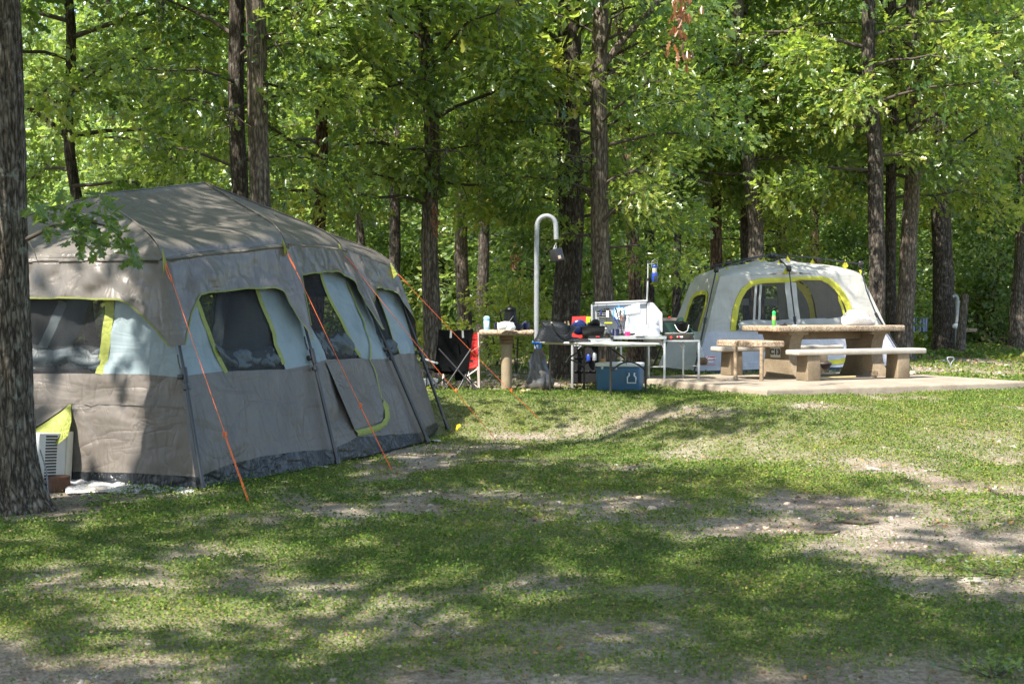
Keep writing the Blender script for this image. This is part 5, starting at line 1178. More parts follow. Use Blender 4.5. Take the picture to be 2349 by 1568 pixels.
poly = [(-.62, .02), (-.42, -.16), (-.05, -.20), (-.03, .62), (-.45, .78), (-.66, .66)]
mb = MB(); bmp = [sl_(T0, p, q, .995) for p, q in poly]; bmp2 = [sl_(T0, p, q, 1.005+.075) for p, q in poly]
n_ = len(poly); ring = lambda s, z: [sl_(T0, -.35+(p+.35)*s, .28+(q-.28)*s, z) for p, q in poly]
R4 = [ring(.97, .985), ring(1.0, 1.0), ring(1.0, 1.06), ring(.97, 1.078)]; vs = [p for r_ in R4 for p in r_]
fs = [(i*n_+k, i*n_+(k+1) % n_, (i+1)*n_+(k+1) % n_, (i+1)*n_+k) for i in range(3) for k in range(n_)] + [tuple(range(n_))[::-1], tuple(range(3*n_, 4*n_))]; mb.add(vs, fs); mb.build('seat', M['agg'], t)
M['pipe'] = simple('rusty_pipe', (.27, .20, .13), .7, var=.5, vscale=14, bump=.3)
for u, y in ((1687.5, 20.65), (1747, 20.25)):
    p = W(u, 830, y); mb = MB(); mb.tube([(p[0], p[1], .5), (p[0], p[1], .99)], .030, 14); mb.build('leg', M['pipe'], t)
# chain at the foot of the left pipe
mb = MB(); p = W(1687.5, 830, 20.65)
for i in range(7):
    a_ = p[0]-.02-.03*i*.8; 
    mb.lathe((a_, p[1]-.06-.01*(i % 2), .512+.012*(i % 2)), [(.011, -.004), (.018, 0), (.011, .004)], 8)
mb.tube([(p[0]+.035*cos(k_), p[1]+.035*sin(k_), .515) for k_ in np.linspace(0, 6.28, 14)], .006, 5)
solo(mb, 'chain', M['steel'], 'short steel chain looped round the left pipe of the short bench', 'chain')
# things on the table
tp = 1.292
def onT(u, y=None, q=.3):
    """table-top point under column u at table row q"""
    a_ = (u-1174.5)/F*1.0003; o_ = sl_(T0, 0, q, tp); s_ = (a_*o_[1]-o_[0])/(SA[0]-a_*SA[1]); return o_ + SA*s_
M['can_g'] = simple('green_can', (.12, .42, .08), .35, .2, var=.2, vscale=30); M['cap_g'] = simple('green_cap', (.02, .62, .12), .4, var=.03); M['orange_p'] = simple('orange_label', (.75, .3, .2), .5)
p = onT(1775, q=.25); t = thing('spray_can', 'green aerosol can with a bright green cap on the picnic table', 'spray can', p)
mb = MB(); mb.lathe(p, [(.027, 0), (.029, .004), (.029, .15), (.022, .165), (.022, .17)], 18); mb.build('can', M['can_g'], t)
mb = MB(); mb.lathe(p, [(.024, .168), (.025, .172), (.024, .21), (.014, .222)], 16); mb.build('cap', M['cap_g'], t)
mb = MB(); mb.lathe(p, [(.0295, .095), (.0298, .12), (.0295, .14)], 18, cap=False); mb.build('label', M['orange_p'], t)
M['black_p'] = simple('black_plastic', (.02, .02, .022), .4, var=.1)
p = onT(1797, q=.22); mb = MB(); mb.box(p+[0, 0, .012], (.10, .06, .022), rotz(.3), .006); mb.box(p+[.02, 0, .035], (.04, .02, .02), rotz(.5), .005); mb.tube([p+[-.05, -.02, .01], p+[-.09, .0, .03], p+[-.05, .03, .02]], .004, 5); solo(mb, 'gadget', M['black_p'], 'small black gadget with a strap beside the green can', 'gadget')
p = onT(1823, q=.2); mb = MB(); mb.lathe(p, [(.03, 0), (.032, .004), (.03, .012), (.012, .016)], 14); solo(mb, 'jar_lid', M['white'], 'small white lid on the table right of the black gadget', 'lid')
# white shopping bag, heaped
M['bag'] = fabric('white_bag', (.93, .93, .93), .45, 1.0, .35, 6, spec=.4, wdist=.03); M['pinkp'] = simple('pink_print', (.75, .35, .33), .6)
def blob(c, prof, seed, amp=.18, nu=44, nv=26, ydepth=.12):
    """lumpy bag: prof list of (x, top z, half depth) along x"""
    prof = np.array(prof); xs_ = np.linspace(prof[0, 0], prof[-1, 0], nu); h_ = np.interp(xs_, prof[:, 0], prof[:, 1]); d_ = np.interp(xs_, prof[:, 0], prof[:, 2]); P = []
    for i, x_ in enumerate(xs_):
        row = []
        for k_ in range(nv+1):
            a_ = 2*pi*(k_ % nv)/nv; cz = .5*h_[i]; yy = cos(a_)*d_[i]; zz = cz + sin(a_)*cz; n1 = (vnoise(x_*14+seed, (k_ % nv)*.55, seed)-.5)*amp*.16 + (vnoise(x_*40+seed, (k_ % nv)*1.4, seed+2)-.5)*amp*.07
            row.append((x_, yy*(1+n1*4), max(zz+n1*.6, .001)))
        P.append(row)
    P = np.array(P); mb = MB(); mb.grid(P@np.array(Rs).T*1 + np.array(c)); return mb
p = onT(1966, q=.3); t = thing('shopping_bag', 'bulging white plastic bag lying on the right part of the picnic table', 'bag', p)
blob(p, [(-.25, .0, .01), (-.245, .10, .08), (-.20, .17, .14), (-.12, .235, .17), (-.05, .245, .18), (.03, .235, .18), (.10, .19, .17), (.17, .15, .14), (.22, .12, .12), (.27, .08, .09), (.31, .03, .05), (.32, 0, .01)], 3).build('body', M['bag'], t)
mb = MB(); q = p+SA*.24; mb.tube([q+[0, -.06, .03], q+SA*.05+[0, -.07, .06], q+SA*.09+[0, -.06, .02], q+SA*.06+[0, -.05, .008]], .012, 6); mb.build('knotted_handle', M['bag'], t)
mb = MB(); mb.box(p+SA*.18+[0, -.02, .14], (.10, .05, .05), Rs, .01); mb.build('printed_carton', M['pinkp'], t)
# rake on the slab
M['wood_l'] = simple('pale_wood', (.55, .45, .22), .6, var=.15, vscale=10)
a_ = W(1849, 867, 20.6); b_ = W(1962, 864, 21.2); a_[2] = b_[2] = .517; e = W(1995, 863, 21.35); e[2] = .515
t = thing('rake', 'rake with a yellow wooden handle and black head lying under the near bench', 'rake', a_)
mb = MB(); mb.tube([a_, b_], .014, 10); mb.build('handle', M['wood_l'], t)
mb = MB(); mb.tube([b_, e], .014, 8); mb.tube([e+SB*-.16, e+SB*.16], .010, 6)
for k_ in range(11): q = e+SB*(-.16+.032*k_); mb.tube([q, q+SA*.02+[0, 0, .05], q+SA*.01+[0, 0, .085]], .0045, 5)
mb.build('head', M['black_metal'], t)
# small round grill half hidden behind the bench
M['grill_red'] = simple('old_enamel', (.05, .035, .03), .5, var=.4)
p = W(1888, 858, 22.7); p[2] = .5; t = thing('small_grill', 'small dark grill standing low behind the near bench leg', 'grill', p); mb = MB(); mb.lathe(p+[0, 0, .06], [(.03, 0), (.10, .02), (.14, .08), (.145, .10), (.10, .13), (.02, .15)], 18); mb.build('bowl', M['grill_red'], t)
for a_ in (0.3, 2.4, 4.5): mb = MB(); mb.tube([p+[.06*cos(a_), .06*sin(a_), .08], p+[.10*cos(a_), .10*sin(a_), 0]], .008, 6); mb.build('leg', M['black_metal'], t)

# ------------------------------------------------------------------ utility stand, hooked pole and what hangs on it
zg = .37
t = thing('utility_stand', 'round-edged concrete top on a slim post, holding the coffee things', 'stand', W(1163, 896, 20.1)*[1, 1, 0]+[0, 0, zg])
p = W(1163, 765, 20.1); mb = MB(); q = p*[1, 1, 0]; mb.box(q+[-.005, .1, 1.207], (.80, .52, .082), None, .035); mb.build('stand_top', M['agg'], t)
M['brown_p'] = simple('brown_paint', (.17, .10, .05), .6, var=.25, vscale=12, bump=.2); mb = MB(); q = W(1162, 800, 20.2)*[1, 1, 0]; mb.lathe(q, [(.105, 1.165), (.105, 1.11)][::-1], 20); mb.lathe(q, [(.10, 1.045), (.108, 1.05), (.108, 1.10), (.10, 1.105)], 20); mb.lathe(q, [(.06, 1.0), (.062, 1.045)], 20); mb.build('collar', M['brown_p'], t)
M['post_p'] = simple('tan_post', (.26, .205, .135), .6, var=.18, vscale=6); mb = MB(); mb.tube([q+[0, 0, zg-.05], q+[0, 0, 1.04]], .078, 20); mb.build('post', M['post_p'], t)
st_z = 1.249
def onS(u, y): return W(u, 757, y)*[1, 1, 0]+[0, 0, st_z]
M['ltblue'] = simple('light_blue_plastic', (.28, .50, .68), .35, var=.05); M['enamel_b'] = simple('blue_enamel', (.006, .016, .085), .3, var=.4, vscale=160, spec=.5); M['enamel_k'] = simple('black_enamel', (.003, .004, .004), .4, var=.2, spec=.2)
p = onS(1116.5, 20.0); t = thing('toiletry_bottle', 'light blue stick deodorant at the left end of the concrete stand', 'bottle', p); mb = MB(); mb.lathe(p, [(.040, 0), (.042, .01), (.045, .13), (.040, .14)], 16, sy=.6); mb.build('body', M['ltblue'], t); mb = MB(); mb.lathe(p, [(.040, .14), (.046, .145), (.046, .175), (.03, .195), (0, .2)], 16, sy=.6); mb.build('cap', M['ltblue'], t)
mb = MB(); mb.box(p+[0, -.0265, .075], (.05, .004, .08), None, .001); mb.build('label', M['white'], t)
def mug(p, label, ang=0, s=1.0, grp='blue enamel mugs'):
    t = thing('mug', label, 'mug', p, grp); mb = MB(); mb.lathe(p, [(.0, .004), (.038*s, .004), (.040*s, 0), (.044*s, .004), (.045*s, .085*s), (.048*s, .088*s), (.043*s, .086*s), (.041*s, .01)], 18, cap=False); mb.build('cup', M['enamel_b'], t)
    mb = MB(); d = np.array([cos(ang), sin(ang), 0]); mb.tube([p+d*.042*s+[0, 0, .07*s], p+d*.075*s+[0, 0, .068*s], p+d*.08*s+[0, 0, .04*s], p+d*.042*s+[0, 0, .022*s]], .006, 6); mb.build('handle', M['enamel_b'], t)
mug(onS(1141.5, 20.05), 'blue enamel mug between the deodorant and the coffee pot', .3, 1.12); mug(onS(1208, 20.1), 'blue enamel mug at the right end of the concrete stand', 2.5, 1.12)
p = onS(1161, 19.85); mb = MB(); r = np.random.default_rng(3)
bmn = bmesh.new(); bmesh.ops.create_icosphere(bmn, subdivisions=3, radius=1)
for v_ in bmn.verts: f = .75+.5*float(vnoise(v_.co.x*3+9, v_.co.z*3+v_.co.y*2, 4)); v_.co = Vector((v_.co.x*.125*f, v_.co.y*.06*f, max(v_.co.z*.075*f+.045, 0)))
mb.add([p+np.array(v_.co) for v_ in bmn.verts], [[v_.index for v_ in f.verts] for f in bmn.faces], False); bmn.free(); mb.add([p+[-.12, 0, .05], p+[-.13, -.02, .12], p+[-.06, 0, .06]], [(0, 1, 2)]); solo(mb, 'paper_wrap', M['bag'], 'crumpled white plastic before the black coffee pot', 'wrapper', loc=p)
p = onS(1171, 20.1); t = thing('coffee_pot', 'tall black enamel coffee pot on the concrete stand', 'coffee pot', p); mb = MB(); mb.lathe(p, [(.112, 0), (.115, .006), (.108, .06), (.085, .24), (.08, .285), (.083, .29)], 22); mb.build('body', M['enamel_k'], t)
mb = MB(); mb.lathe(p, [(.082, .29), (.075, .315), (.04, .33), (.012, .335), (.012, .345), (.02, .352), (.012, .368), (0, .37)], 20); mb.build('lid', M['enamel_k'], t)
mb = MB(); mb.tube([p+[-.08, 0, .27], p+[-.14, 0, .275], p+[-.155, 0, .23], p+[-.13, 0, .14], p+[-.10, 0, .10]], .011, 8); mb.build('handle', M['enamel_k'], t)
mb = MB(); mb.tube([p+[.05, -.09, .06], p+[.055, -.10, .14], p+[.03, -.10, .20]], [.02, .014, .009], 8); mb.build('spout', M['enamel_k'], t)
mb = MB(); q = onS(1160, 19.75); mb.tube([q+[0, 0, .05], q+[.11, 0, .2]], .004, 5); solo(mb, 'fork', M['steel'], 'thin steel fork leaning from the crumpled plastic', 'fork', loc=q)
p = onS(1186.5, 20.0); t = thing('bowl', 'dark blue enamel bowl with a spoon beside the coffee pot', 'bowl', p); mb = MB(); mb.lathe(p, [(.0, .003), (.045, 0), (.08, .035), (.098, .078), (.101, .08), (.094, .078), (.04, .012)], 20, cap=False); mb.build('bowl_body', M['enamel_b'], t)
mb = MB(); mb.tube([p+[.02, 0, .03], p+[.08, 0, .09], p+[.13, 0, .125]], [.012, .006, .008], 6); mb.build('spoon', M['enamel_b'], t)
# hooked pole
pb = W(1231, 889, 20.75)*[1, 1, 0]+[0, 0, zg-.05]; t = thing('lantern_post', 'galvanised steel post bent into a hook, left of the folding table', 'pole', pb)
yy = pb[1]; pa = [pb, W(1230.5, 700, yy), W(1231, 560, yy), W(1231.5, 530, yy)]; cx, cv_ = 1253.5, 517; R_ = 21.5
arc = [W(cx - R_*cos(a_), cv_ - R_*1.02*sin(a_), yy) for a_ in np.linspace(0.05, pi-.02, 14)]; mb = MB(); mb.tube(pa + arc + [W(1275.5, 530, yy), W(1276, 549, yy)], [.036, .036, .036, .036]+[.036]*16, 16); mb.build('bent_tube', M['steel'], t)
# black box lantern hanging from it
p = W(1277, 585, yy); t = thing('hanging_lantern', 'black box-shaped lantern hanging tilted from the steel hook', 'lantern', p)
Rl2 = Matrix.Rotation(radians(-14), 3, 'Y') @ Matrix.Rotation(radians(38), 3, 'Z'); mb = MB(); mb.box(p, (.13, .15, .19), Rl2, .012); mb.build('case', M['black_p'], t)
mb = MB(); q = p+np.array(Rl2@Vector((.068, .0, .01))); mb.box(q, (.006, .13, .15), Rl2, .002); mb.build('lens_frame', M['beige'], t); mb = MB(); q = p+np.array(Rl2@Vector((.074, .0, .01))); mb.box(q, (.006, .105, .12), Rl2, .002); mb.build('lens', M['steel'], t)
mb = MB(); q = p+np.array(Rl2@Vector((-.02, -.078, -.04))); mb.box(q, (.05, .004, .05), Rl2); mb.build('sticker', simple('peach_label', (.6, .4, .3), .6), t)
mb = MB(); q = p+np.array(Rl2@Vector((0, 0, .10))); mb.tube([q+[-.02, 0, 0], W(1276, 556, yy), q+[.02, 0, 0]], .008, 6); mb.box(q, (.05, .04, .03), Rl2, .005); mb.build('handle', M['steel'], t)
# trash bag tied to the pole
M['trash'] = simple('grey_plastic', (.13, .125, .13), .26, .35, bump=.5, bscale=9, var=.3, vscale=4, spec=.6); M['tie_b'] = simple('blue_tie', (.02, .22, .75), .4, var=.1)
c = W(1234, 892, 20.35)*[1, 1, 0]+[0, 0, zg]; t = thing('trash_bag', 'shiny grey trash bag tied with blue drawstrings to the hooked post', 'bag', c)
prof = [(.05, .60), (.065, .56), (.10, .50), (.12, .42), (.135, .34), (.15, .28), (.17, .21), (.19, .14), (.20, .07), (.17, .01), (.05, 0)]; P = []
for i, (r_, z) in enumerate(prof):
    row = []
    for k_ in range(49):
        a_ = 2*pi*(k_ % 48)/48; f = 1 + .22*(vnoise((k_ % 48)*.42+3, z*7, 8)-.5) + .14*(vnoise((k_ % 48)*1.1, z*13, 9)-.5) + .10*sin(a_*9+z*14)*np.clip((z-.3)*4, 0, 1)
        row.append(c + [cos(a_)*r_*f*(1.0) + (.02 if z < .3 else -.0) , sin(a_)*r_*f*.8, z])
    P.append(row)
mb = MB(); mb.grid(np.array(P), flip=True); mb.build('bag_body', M['trash'], t)
mb = MB(); yk = 20.6; mb.tube([c+[0, 0, .58], W(1232, 800, 20.5), W(1226, 787, yk), W(1236, 786, 20.62), W(1241, 793, yk), W(1236, 803, 20.5), c+[.02, 0, .58]], .012, 6); mb.tube([W(1222, 784, yk-.02), W(1230, 788, yk-.05), W(1240, 786, yk-.02)], .022, 7); mb.build('drawstring', M['tie_b'], t)

# ------------------------------------------------------------------ folding table
M['poly_w'] = simple('white_poly', (.62, .61, .57), .45, var=.05); M['grey_leg'] = simple('dark_leg', (.028, .026, .022), .4, .3, var=.2)
La = W(1262, 905, 19.75); Lb = W(1340, 900, 20.1); Ra = W(1401, 906, 18.95); Rb = W(1481, 901, 19.3)
for p in (La, Lb, Ra, Rb): p[2] = .355
tc_ = (La+Lb+Ra+Rb)/4; dW = unit(((Lb-La)+(Rb-Ra))[None]*[1, 1, 0])[0]; dL = np.array([dW[1], -dW[0], 0]); angT = math.atan2(dL[1], dL[0])
ft_ = thing('folding_table', 'white folding table with dark bent legs in front of the camp kitchen', 'table', tc_*[1, 1, 0]+[0, 0, .355])
ztop = 1.085; cc = W(1371, 785, 19.55)*[1, 1, 0]; mb = MB(); mb.box(cc+[0, 0, ztop-.012], (1.80, .74, .024), rotz(angT), .012); mb.box(cc+[0, 0, ztop-.030], (1.72, .68, .02), rotz(angT), .008)
mb.build('table_top', M['poly_w'], ft_)
for a_, b_, s_ in ((La, Lb, 1), (Ra, Rb, -1)):
    for p in (a_, b_): mb = MB(); mb.tube([p, p*[1, 1, 0]+[0, 0, ztop-.04]], .0165, 9); mb.build('leg', M['grey_leg'], ft_)
    m_ = (a_+b_)/2; mb = MB(); mb.tube([a_*(1-f)+b_*f + [0, 0, .335+.135*sin(pi*f)**.8] for f in np.linspace(0, 1, 12)], .012, 7); mb.build('leg_brace', M['grey_leg'], ft_)
    mb = MB(); mb.tube([m_+[0, 0, .47], m_+dL*s_*.14+[0, 0, .54], m_+dL*s_*.52+[0, 0, .70]], .012, 7); mb.build('folding_strut', M['grey_leg'], ft_)
    mb = MB(); mb.tube([m_+dW*-.03+[0, 0, .43], m_+dL*s_*.08+[0, 0, .55]], .006, 5); mb.build('lock_ring', M['steel'], ft_)
# black handbag
M['leather'] = simple('black_leather', (.009, .011, .015), .5, bump=.35, bscale=45, var=.25, spec=.35)
p = W(1283, 784, 19.8)*[1, 1, 0]+[0, 0, ztop]; hb_ = thing('handbag', 'big slumped black leather handbag on the folding table', 'handbag', p)
def px19(u, v, y): q_ = W(u, v, y); return q_
front = [(1209,784),(1218,772),(1224,757),(1232,745),(1227,738),(1228,734),(1240,735),(1258,737),(1280,740),(1300,742),(1320,747),(1323,752),(1318,760),(1312,766),(1312,772),(1328,774),(1337,780),(1342,784)]
front = [(u+ (12 if u < 1300 else 0), v) for u, v in front]
cF = np.array([1275, 765]); rows = []
for k_, (dy, s_) in enumerate([(-.17, .55), (-.17, .78), (-.13, .93), (-.05, 1.0), (.05, 1.0), (.13, .9), (.16, .6)]):
    rows.append([W(cF[0]+(u-cF[0])*s_, min(cF[1]+(v-cF[1])*s_ + (784-cF[1]-(784-cF[1])*s_)*(1 if v > 780 else .25), 784.5), 19.75+dy) for u, v in front+front[:1]])
mb = MB(); mb.grid(np.array(rows)); mb.add(rows[0][:-1], [tuple(range(len(front)))]); mb.add(rows[-1][:-1], [tuple(range(len(front)))]); mb.build('bag_body', M['leather'], hb_)
mb = MB(); mb.tube([W(u, v, 19.55) for u, v in [(1265,740),(1268,746),(1273,757),(1282,767),(1293,771),(1302,769),(1308,761),(1309,752),(1304,744)]], .010, 7); mb.build('strap', M['leather'], hb_)
M['gold'] = simple('brass', (.7, .6, .35), .3, .9)
for u, v in ((1265,740),(1304,744)): mb = MB(); q = W(u, v, 19.54); mb.lathe(q, [(.012, -.01), (.016, 0), (.012, .01)], 10); mb.build('strap_ring', M['gold'], hb_)
# ------------------------------------------------------------------ camp kitchen on the slab
M['alu'] = simple('aluminium', (.50, .51, .52), .38, .55, var=.06); M['panel'] = simple('white_panel', (.36, .38, .42), .35, var=.03); M['rust'] = simple('hinge', (.20, .13, .07), .6)
ck = thing('camp_kitchen', 'folding camp kitchen with white backboard and aluminium counter', 'camp kitchen', W(1440, 870, 20.9)*[1, 1, 0]+[0, 0, .5])
yb = 21.2; yf = 20.65
def B(u, v, y=yb): return W(u, v, y)
e_ = lambda x, y: (2350/1.744 + x/13.656, 1180/1.744 + y/13.656)      # reading of a close look at the backboard
d3 = np.array([0, .018, 0])
mb = MB(); mb.prism([B(*e_(150, 290)), B(*e_(1855, 190)), B(*e_(1855, 1200)), B(*e_(150, 1200))], d3); mb.build('backboard', M['panel'], ck)
mb = MB(); w1 = [e_(1870, 225), e_(2060, 235), e_(2345, 570), e_(2350, 1150), e_(2200, 1180), e_(1870, 1200)]; ys_ = [21.18, 21.05, 20.85, 20.85, 20.92, 21.18]; mb.prism([B(u, v, y_) for (u, v), y_ in zip(w1, ys_)], d3); mb.build('side_panel', M['panel'], ck)
mb = MB(); mb.tube([B(*e_(150, 290), 21.17), B(*e_(150, 1250), 21.17)], .02, 4); mb.build('frame_stile', M['alu'], ck)
mb = MB(); mb.tube([B(*e_(235, 258), 21.16), B(*e_(1870, 185), 21.16)], .019, 4); mb.build('top_rail', M['alu'], ck)
for x, y in ((190, 275), (1895, 195)): mb = MB(); mb.box(B(*e_(x, y), 21.16), (.035, .03, .04), None, .008); mb.build('rail_cap', M['black_p'], ck)
mb = MB()
for x, y0_, y1_ in ((310, 275, 1180), (600, 260, 1200), (1855, 200, 1190)): mb.tube([B(*e_(x, y0_), 21.19), B(*e_(x, y1_), 21.19)], .0022, 4)
mb.build('panel_groove', M['rust'], ck)
# counters: main and lower tray
def counter(uv0, uv1, y0_, y1_, zt, th, name, mat):
    a_ = W(uv0[0], uv0[1], y0_); b_ = W(uv1[0], uv1[1], y0_); a2 = W(uv0[0], 700, y1_); b2 = W(uv1[0], 700, y1_); mb = MB()
    pts = [np.array([a_[0], y0_, zt]), np.array([b_[0], y0_, zt]), np.array([b_[0]+.0, y1_, zt]), np.array([a_[0], y1_, zt])]; mb.prism(pts, (0, 0, -th)); return mb.build(name, mat, ck)
zc = 1.6 - 70.5/F*20.65
counter((1407, 770), (1529, 770), 20.65, 21.25, zc, .045, 'counter', M['alu']); counter((1350, 778), (1406, 778), 20.65, 21.2, zc-.04, .04, 'lower_counter', M['alu'])
mb = MB(); q = B(*e_(770, 1330), 20.64); mb.box(q, (.045, .02, .05), None, .005); mb.build('counter_latch', M['black_p'], ck)
mb = MB(); mb.box(B(*e_(1650, 1290), 20.64), (.13, .012, .018), None, .003); mb.build('handle', M['grey_leg'], ck)
for u, v, y_, zb in ((1312.5, 888, 20.7, .37), (1339, 880, 21.15, .37), (1424, 868, 21.15, .5), (1488, 867, 21.15, .5), (1524, 867, 20.7, .5)):
    q = W(u, v, y_); mb = MB(); mb.box((q[0], y_, (zb+zc-.04)/2), (.032, .032, zc-.04-zb), None, .004); mb.build('leg', M['alu'], ck)
for a_, b_ in (((1312, 860), (1339, 856)),): pass
mb = MB(); mb.tube([W(1488, 841, 20.95), W(1524, 841, 20.72)], .010, 5); mb.build('leg_rail', M['alu'], ck)
for a_, b_ in (((1510, 776), (1522, 798)), ((1420, 776), (1413, 800)), ((1340, 786), (1326, 800))):
    mb = MB(); mb.tube([W(*a_, 20.68), W(*b_, 20.7)], .007, 5); mb.build('leg_stay', M['alu'], ck)
# upright lantern pole
p = W(1484, 691, 21.1); tpole = MB(); tpole.tube([p, W(1486, 640, 21.1)], .013, 8); tpole.tube([W(1486, 642, 21.1), W(1486.5, 603, 21.1)], .010, 8); ro = tpole.build('lantern_pole', M['alu'], ck)
mb = MB(); mb.tube([W(1485.7, 644, 21.1), W(1486, 638, 21.1)], .018, 8); mb.lathe(W(1486.5, 602, 21.1), [(.014, -.01), (.018, .01), (.01, .03)], 8); mb.build('pole_clamp', M['black_p'], ro)
mb = MB(); mb.tube([W(1487, 605, 21.1), W(1500, 605, 21.1), W(1502, 608, 21.1)], .004, 5); mb.build('hook_arm', M['alu'], ro)
p = W(1501.5, 645, 21.1); t = thing('camp_lantern', 'small blue camping lantern hanging beside the upright pole', 'lantern', p); M['royal'] = simple('royal_blue', (.012, .04, .26), .35, var=.1)
mb = MB(); mb.lathe(p, [(.042, 0), (.045, .005), (.045, .12), (.040, .13)], 14); mb.build('base', M['royal'], t)
mb = MB(); mb.lathe(p, [(.034, .13), (.036, .14), (.036, .205), (.034, .21)], 14); mb.build('globe', simple('frosted_globe', (.55, .55, .45), .2, trans=.4), t)
mb = MB(); mb.lathe(p, [(.040, .208), (.045, .212), (.043, .235), (.02, .245)], 14); mb.build('cap', M['royal'], t)
mb = MB(); mb.tube([p+[-.043, 0, .2], p+[-.04, 0, .30], p+[0, 0, .335], p+[.04, 0, .30], p+[.043, 0, .2]], .004, 5); mb.build('bail', M['steel'], t)
mb = MB(); mb.box(p+[.01, -.044, .05], (.045, .006, .07), None, .002); mb.build('switch_panel', M['black_p'], t)
# wire baskets and their contents
def basket(x0, x1, y0_, y1_, label, k):
    yq = 21.06; a_ = B(*e_(x0, y0_), yq); b_ = B(*e_(x1, y1_), yq); mb = MB(); X0_, X1_, Z1_, Z0_ = a_[0], b_[0], a_[2], b_[2]
    for z in (Z1_, (Z0_+Z1_)/2, Z0_): mb.tube([(X0_, yb-.02, z), (X0_, yq, z), (X1_, yq, z), (X1_, yb-.02, z)], .0035, 5)
    for x in np.linspace(X0_, X1_, k): mb.tube([(x, yq, Z1_), (x, yq, Z0_), (x, yb-.02, Z0_)], .003, 5)
    o = solo(mb, 'wire_basket', M['steel'], label, 'basket', loc=((X0_+X1_)/2, yq, Z0_)); return o, (X0_, X1_, Z0_, Z1_)
basket(295, 745, 555, 690, 'upper wire basket hooked on the white backboard, holding a black pouch', 6)
basket(370, 720, 930, 1060, 'lower wire basket on the white backboard under the yellow sponge', 6)
def slabpx(name, pts, y_, th, mat, label, cat, n=None, part=None):
    mb = MB(); mb.prism([B(*e_(*q), y_) for q in pts], (0, th, 0)); return solo(mb, name, mat, label, cat, loc=B(*e_(*pts[0]), y_)*[1, 1, 0]+[0, 0, min(B(*e_(*q), y_)[2] for q in pts)])
M['cloth_k'] = fabric('black_nylon', (.012, .013, .016), .6, 1.0, 0, 9)
slabpx('pouch', [(285,510),(330,490),(480,440),(660,402),(690,420),(705,480),(740,500),(740,640),(520,690),(330,690),(300,640)], 21.09, .07, M['cloth_k'], 'black nylon pouch tucked in the upper wire basket', 'pouch')
slabpx('pill_tube', [(593,485),(672,485),(672,690),(593,690)], 21.05, .05, M['white'], 'white plastic tube at the front of the upper wire basket', 'tube')
slabpx('toothbrush', [(385,600),(400,525),(430,500),(450,508),(430,560),(410,615)], 21.045, .02, M['royal'], 'blue toothbrush poking from the upper wire basket', 'toothbrush')
M['sponge_y'] = simple('sponge_yellow', (.72, .66, .03), .9, bump=.6, bscale=200); M['sponge_g'] = simple('sponge_green', (.03, .06, .02), .95, bump=.6, bscale=200)
p = B(*e_(655, 900), 21.09); t = thing('sponge', 'yellow sponge with dark scouring side on the lower wire basket', 'sponge', p); mb = MB(); mb.box(p+[0, 0, .012], (.115, .07, .022), None, .006); mb.build('foam', M['sponge_y'], t); mb = MB(); mb.box(p+[0, 0, -.003], (.115, .07, .009), None, .003); mb.build('scour_pad', M['sponge_g'], t)
slabpx('soap_bottle', [(435,1010),(495,995),(500,960),(545,960),(550,995),(610,1010),(620,1060),(440,1070)], 21.1, .05, M['white'], 'small white bottle lying in the lower wire basket', 'bottle')
slabpx('soap_box', [(365,1020),(425,1015),(425,1070),(365,1080)], 21.1, .05, M['royal'], 'small blue box in the left of the lower wire basket', 'box')
# pot holder
def patt(name):
    m = bpy.data.materials.new(name); nt, out = nodes(m); L = nt.links.new; p = N(nt, 'ShaderNodeBsdfPrincipled', i_Roughness=.9)
    tc = N(nt, 'ShaderNodeTexCoord'); mp = N(nt, 'ShaderNodeMapping'); mp.inputs['Rotation'].default_value = (pi/2, 0, 0); mp.inputs['Scale'].default_value = (22, 22, 22); L(tc.outputs['Object'], mp.inputs[0])
    vo = N(nt, 'ShaderNodeTexVoronoi', voronoi_dimensions='2D', feature='F1', i_Scale=1.0, i_Randomness=0.0); L(mp.outputs[0], vo.inputs['Vector'])
    ra = ramp(nt, [(.30, (.72, .74, .70)), (.38, (.12, .16, .35)), (.48, (.25, .32, .25)), (.6, (.7, .72, .66))]); L(vo.outputs['Distance'], ra.inputs[0]); L(ra.outputs[0], p.inputs['Base Color']); L(p.outputs[0], out.inputs[0]); return m
M['pattern'] = patt('ring_pattern'); M['blue_b'] = simple('bright_blue_binding', (.05, .28, .62), .8, var=.1)
t = thing('pot_holder', 'blue-edged pot holder with a ring pattern hanging on the backboard', 'pot holder', B(*e_(990, 580), 21.1)); o8 = [(860,380),(1120,380),(1165,420),(1195,560),(1140,640),(1120,770),(1080,795),(850,770),(815,740),(805,560),(830,410)]
mb = MB(); mb.prism([B(*e_(*q), 21.12) for q in o8], (0, .02, 0)); mb.build('binding', M['blue_b'], t); i8 = [(870,405),(1110,400),(1145,440),(1140,600),(1100,750),(1060,770),(870,745),(840,700),(845,560),(855,430)]
mb = MB(); mb.prism([B(*e_(*q), 21.113) for q in i8], (0, .01, 0)); mb.build('quilted_face', M['pattern'], t); mb = MB(); mb.tube([B(*e_(975, 385), 21.12), B(*e_(990, 315), 21.14), B(*e_(1005, 385), 21.12)], .005, 5); mb.build('hanging_loop', M['blue_b'], t)
